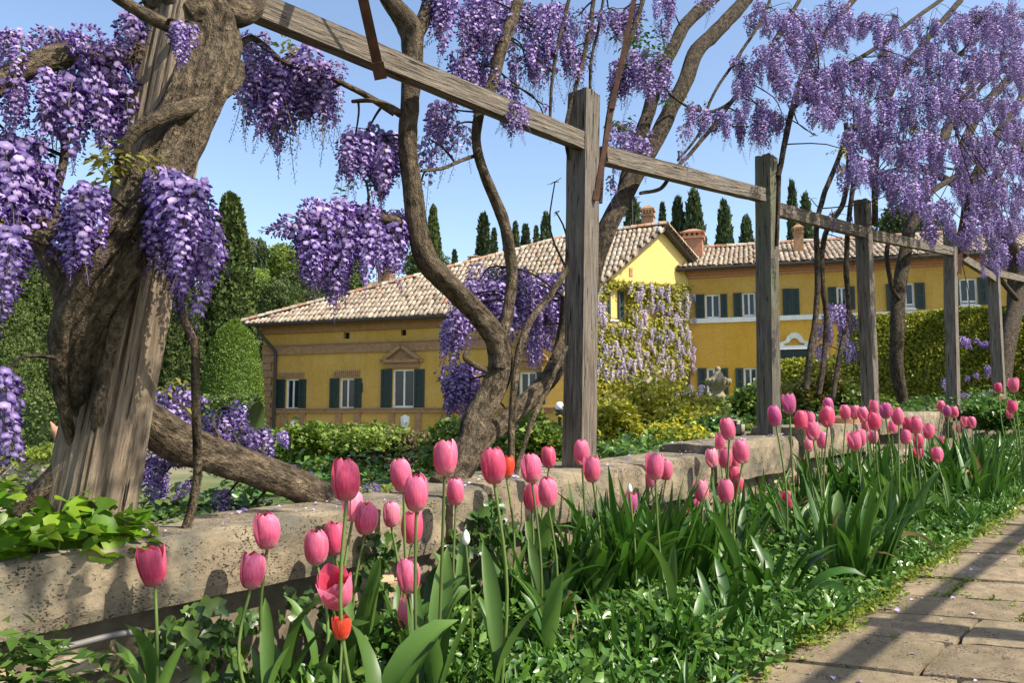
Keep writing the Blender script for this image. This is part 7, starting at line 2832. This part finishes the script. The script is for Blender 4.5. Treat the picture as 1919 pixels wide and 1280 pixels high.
leaf_patch('heart_leaf_plant', spots_t([(30, 1005, -.2, .05), (90, 990, -.14, .05), (150, 985, -.07, .05), (200, 1000, -.04, .04), (60, 1020, -.08, .05), (10, 1025, -.05, .04), (130, 1010, -.05, .05), (235, 1000, -.06, .03), (0, 980, -.3, .06)]), 260, .044, 'heart_leaf', 'bright heart shaped leaves growing at the foot of the leaning post', 81)
hp = empty('heart_leaf_plant', on_t(165, 985, -.05), 'few large sunlit heart leaves standing above the rest before the leaning post', 'plant')
HL = None
for (x, y, tt, hs, az) in ((172, 972, -.03, .07, .3), (98, 990, -.04, .055, 2.0), (210, 1008, -.03, .05, 5.2), (60, 1000, -.05, .055, 1.0)):
    pt_ = on_t(x, y, tt)
    rgh = np.random.default_rng(int(x))
    prof = [(0, 0), (-.14, .30), (.04, .52), (.36, .48), (.72, .24), (1.0, 0), (.72, -.24), (.36, -.48), (.04, -.52), (-.14, -.30)]
    f = (NRM * .6 + Vector((.2, -.2, .8))).normalized()
    d = (Vector((math.cos(az), math.sin(az), -.4)))
    d = (d - f * d.dot(f)).normalized()
    sd = f.cross(d)
    vs = [(pt_ + d * (hs * a) + sd * (hs * b_) + f * (hs * (.2 * abs(b_) - .12 * a * a)))[:] for a, b_ in prof] + [(pt_ + d * hs * .35)[:]]
    tr = [(10, j, (j + 1) % 10) for j in range(10)]
    me = np_mesh('leaf', np.array(vs) - np.array(hp.location), np.array(tr), M['heart_leaf'], np.full(11, rgh.random()))
    lf = inst('leaf', me, hp)
    mb = MB()
    foot_ = Vector((pt_.x, pt_.y + .01, zw(st_of(pt_)[0]) - .03))
    mb.tube(catmull([foot_, foot_.lerp(pt_, .6) + Vector((.01, .01, 0)), pt_], 4), [.0022] * 9, 5)
    mb.build('leaf_stalk', M['stem'], hp)
leaf_patch('ivy', spots_t([(365, 1150, .05, .022), (345, 1175, .05, .03), (375, 1200, .06, .03), (340, 1230, .06, .035), (400, 1225, .07, .03), (310, 1190, .04, .02), (420, 1180, .05, .02)]), 90, .038, 'ivy', 'dark ivy climbing the rubble under the solitary tulip', 83, face=(NRM + Vector((0, 0, .35))).normalized())
leaf_patch('ivy', spots_t([(480, 1165, .05, .02), (445, 1230, .08, .03), (560, 1130, .05, .03), (620, 1130, .06, .04), (700, 1070, .04, .03), (705, 1010, .03, .014), (720, 1030, .03, .02), (700, 1110, .06, .03)]), 110, .032, 'ivy', 'ivy sprigs and leaves in the open joint of the coping stones', 84, face=(NRM + Vector((0, 0, .35))).normalized())
leaf_patch('ivy', spots_t([(900, 965, .03, .02), (930, 950, .03, .02), (915, 990, .04, .03), (880, 1010, .05, .04), (950, 1000, .05, .03)]), 110, .034, 'ivy', 'dark leaves against the coping behind the large rich pink tulip', 85, face=(NRM + Vector((0, 0, .35))).normalized())
leaf_patch('weed_plant', spots_t([(50, 1250, .12, .03), (20, 1225, .1, .03), (60, 1205, .1, .02), (80, 1270, .15, .04), (150, 1270, .15, .04), (0, 1270, .12, .03), (195, 1250, .12, .03)]), 190, .045, 'ivy', 'leafy weeds at the lower picture corner before the conduit', 86, heart=False, aspect=.22)
leaf_patch('low_greenery', spots_t([(290, 965, -.34, .04), (250, 980, -.3, .04), (330, 960, -.4, .05), (380, 950, -.45, .05), (430, 950, -.45, .04), (480, 950, -.42, .03), (310, 940, -.5, .06)]), 620, .024, 'cover', 'small green leaves on the ground right of the leaning post foot', 87, heart=False, aspect=.35)
leaf_patch('low_greenery', spots_t([(680, 925, -.40, .04), (740, 915, -.4, .04), (770, 910, -.36, .03), (620, 925, -.4, .03)]), 260, .024, 'weed', 'bright moss and leaves behind the coping under the forked vine', 88, heart=False, aspect=.35)
leaf_patch('low_greenery', spots_t([(60, 930, -.8, .12), (140, 905, -.9, .12), (0, 950, -.7, .12), (80, 895, -1.1, .15)]), 700, .03, 'weed', 'low sunlit growth between leaning post and pale rubble wall', 89, heart=False, aspect=.35)
leaf_patch('low_greenery', spots_t([(1700, 760, -.3, .12), (1750, 755, -.3, .12), (1820, 745, -.3, .15), (1560, 775, -.3, .1), (1500, 790, -.3, .06), (1870, 738, -.25, .15)]), 1400, .04, 'cover', 'mixed low leaves behind the far stretch of the wall', 90, heart=False, aspect=.35)

leaf_patch('low_greenery', spots_t([(1150, 850, -.5, .1), (1200, 838, -.55, .12), (1250, 828, -.6, .14), (1300, 818, -.7, .16), (1350, 806, -.8, .2), (1400, 800, -.6, .15), (1180, 845, -.9, .2), (1280, 815, -1.2, .25), (700, 905, -.9, .2), (600, 915, -.9, .2), (500, 930, -.9, .2), (640, 890, -1.5, .3)]), 3200, .04, 'cover', 'low leafy growth on the ground behind the coping stones', 93, heart=False, aspect=.35)

# weeds and moss along the path edge and in the joints
def edge_weeds(name, n, mat, label, seed, leaf):
    rg = np.random.default_rng(seed)
    P = []
    while len(P) < n:
        s = -1.6 + 8.0 * rg.random() ** 1.3
        t = edge_t(s) + rg.normal(0.0, .035)
        if mnoise.noise(Vector((s * 3, 0, 4.4))) < -.15 and rg.random() < .8:
            continue
        P.append(ST(s, t, zg(s) + .004 + abs(rg.normal(0, .016)))[:])
    P = np.array(P)
    D = unit(rg.normal(0, 1, (n, 3)) * np.array([1, 1, .6]) + np.array([0, 0, .5]))
    N = unit(rg.normal(0, .5, (n, 3)) + np.array([0, 0, 1]))
    Ln = leaf * (.5 + .9 * rg.random(n))
    V, T, A = leaf_arrays(P, D, N, Ln, Ln * .3, rg)
    tag(inst(name, np_mesh(name, V, T, M[mat], A)), label, 'weeds', kind='stuff')


edge_weeds('path_weeds', 6500, 'weed', 'yellow green weeds along the edge of the paving', 91, .022)
# joint moss: little leaves in the gaps between slabs
slabs = [o for o in path.children if o.name.startswith('paving_slab')]
rg = np.random.default_rng(92)
P = []
for o in slabs:
    me = o.data
    co = np.zeros(len(me.vertices) * 3)
    me.vertices.foreach_get('co', co)
    co = co.reshape(-1, 3) + np.array(path.location)
    zt = co[:, 2].max()
    ring = co[co[:, 2] > zt - .02]
    cen = ring.mean(0)
    d = np.linalg.norm(ring - cen, axis=1)
    edge = ring[d > np.percentile(d, 55)]
    for _ in range(170):
        e = edge[rg.integers(len(edge))]
        if mnoise.noise(Vector((e[0] * 2.2, e[1] * 2.2, 1.5))) < -0.04:
            continue
        out = (e - cen)
        out[2] = 0
        out /= np.linalg.norm(out) + 1e-9
        P.append((e + out * .005 + rg.normal(0, .006, 3) * np.array([1, 1, .3]) + np.array([0, 0, .003])))
P = np.array(P)
n = len(P)
D = unit(rg.normal(0, 1, (n, 3)) * np.array([1, 1, .5]) + np.array([0, 0, .4]))
N = unit(rg.normal(0, .5, (n, 3)) + np.array([0, 0, 1]))
Ln = .014 * (.5 + .9 * rg.random(n))
V, T, A = leaf_arrays(P, D, N, Ln, Ln * .35, rg)
tag(inst('joint_moss', np_mesh('joint_moss', V, T, M['weed'], A)), 'tufts of moss in the joints between paving slabs', 'moss', kind='stuff')

# fallen wisteria petals on slabs, coping and soil
P = []
for i in range(200):
    s, t = rg.uniform(-.8, 5), rg.uniform(.95, 2.4)
    P.append(ST(s, t, zg(s) + .008)[:])
for i in range(160):
    s, t = rg.uniform(-2.2, 2.0), rg.uniform(-.30, -.03)
    P.append(ST(s, t, zw(s) + .007)[:])
P = np.array(P)
n = len(P)
D = unit(rg.normal(0, 1, (n, 3)) * np.array([1, 1, .15]))
N = unit(rg.normal(0, .35, (n, 3)) + np.array([0, 0, 1]))
Ln = .016 * (.6 + .7 * rg.random(n))
V, T, A = leaf_arrays(P, D, N, Ln, Ln * .45, rg)
tag(inst('fallen_petals', np_mesh('fallen_petals', V, T, M['fallen'], A)), 'pale lilac petals fallen on paving and coping', 'petals', kind='stuff')
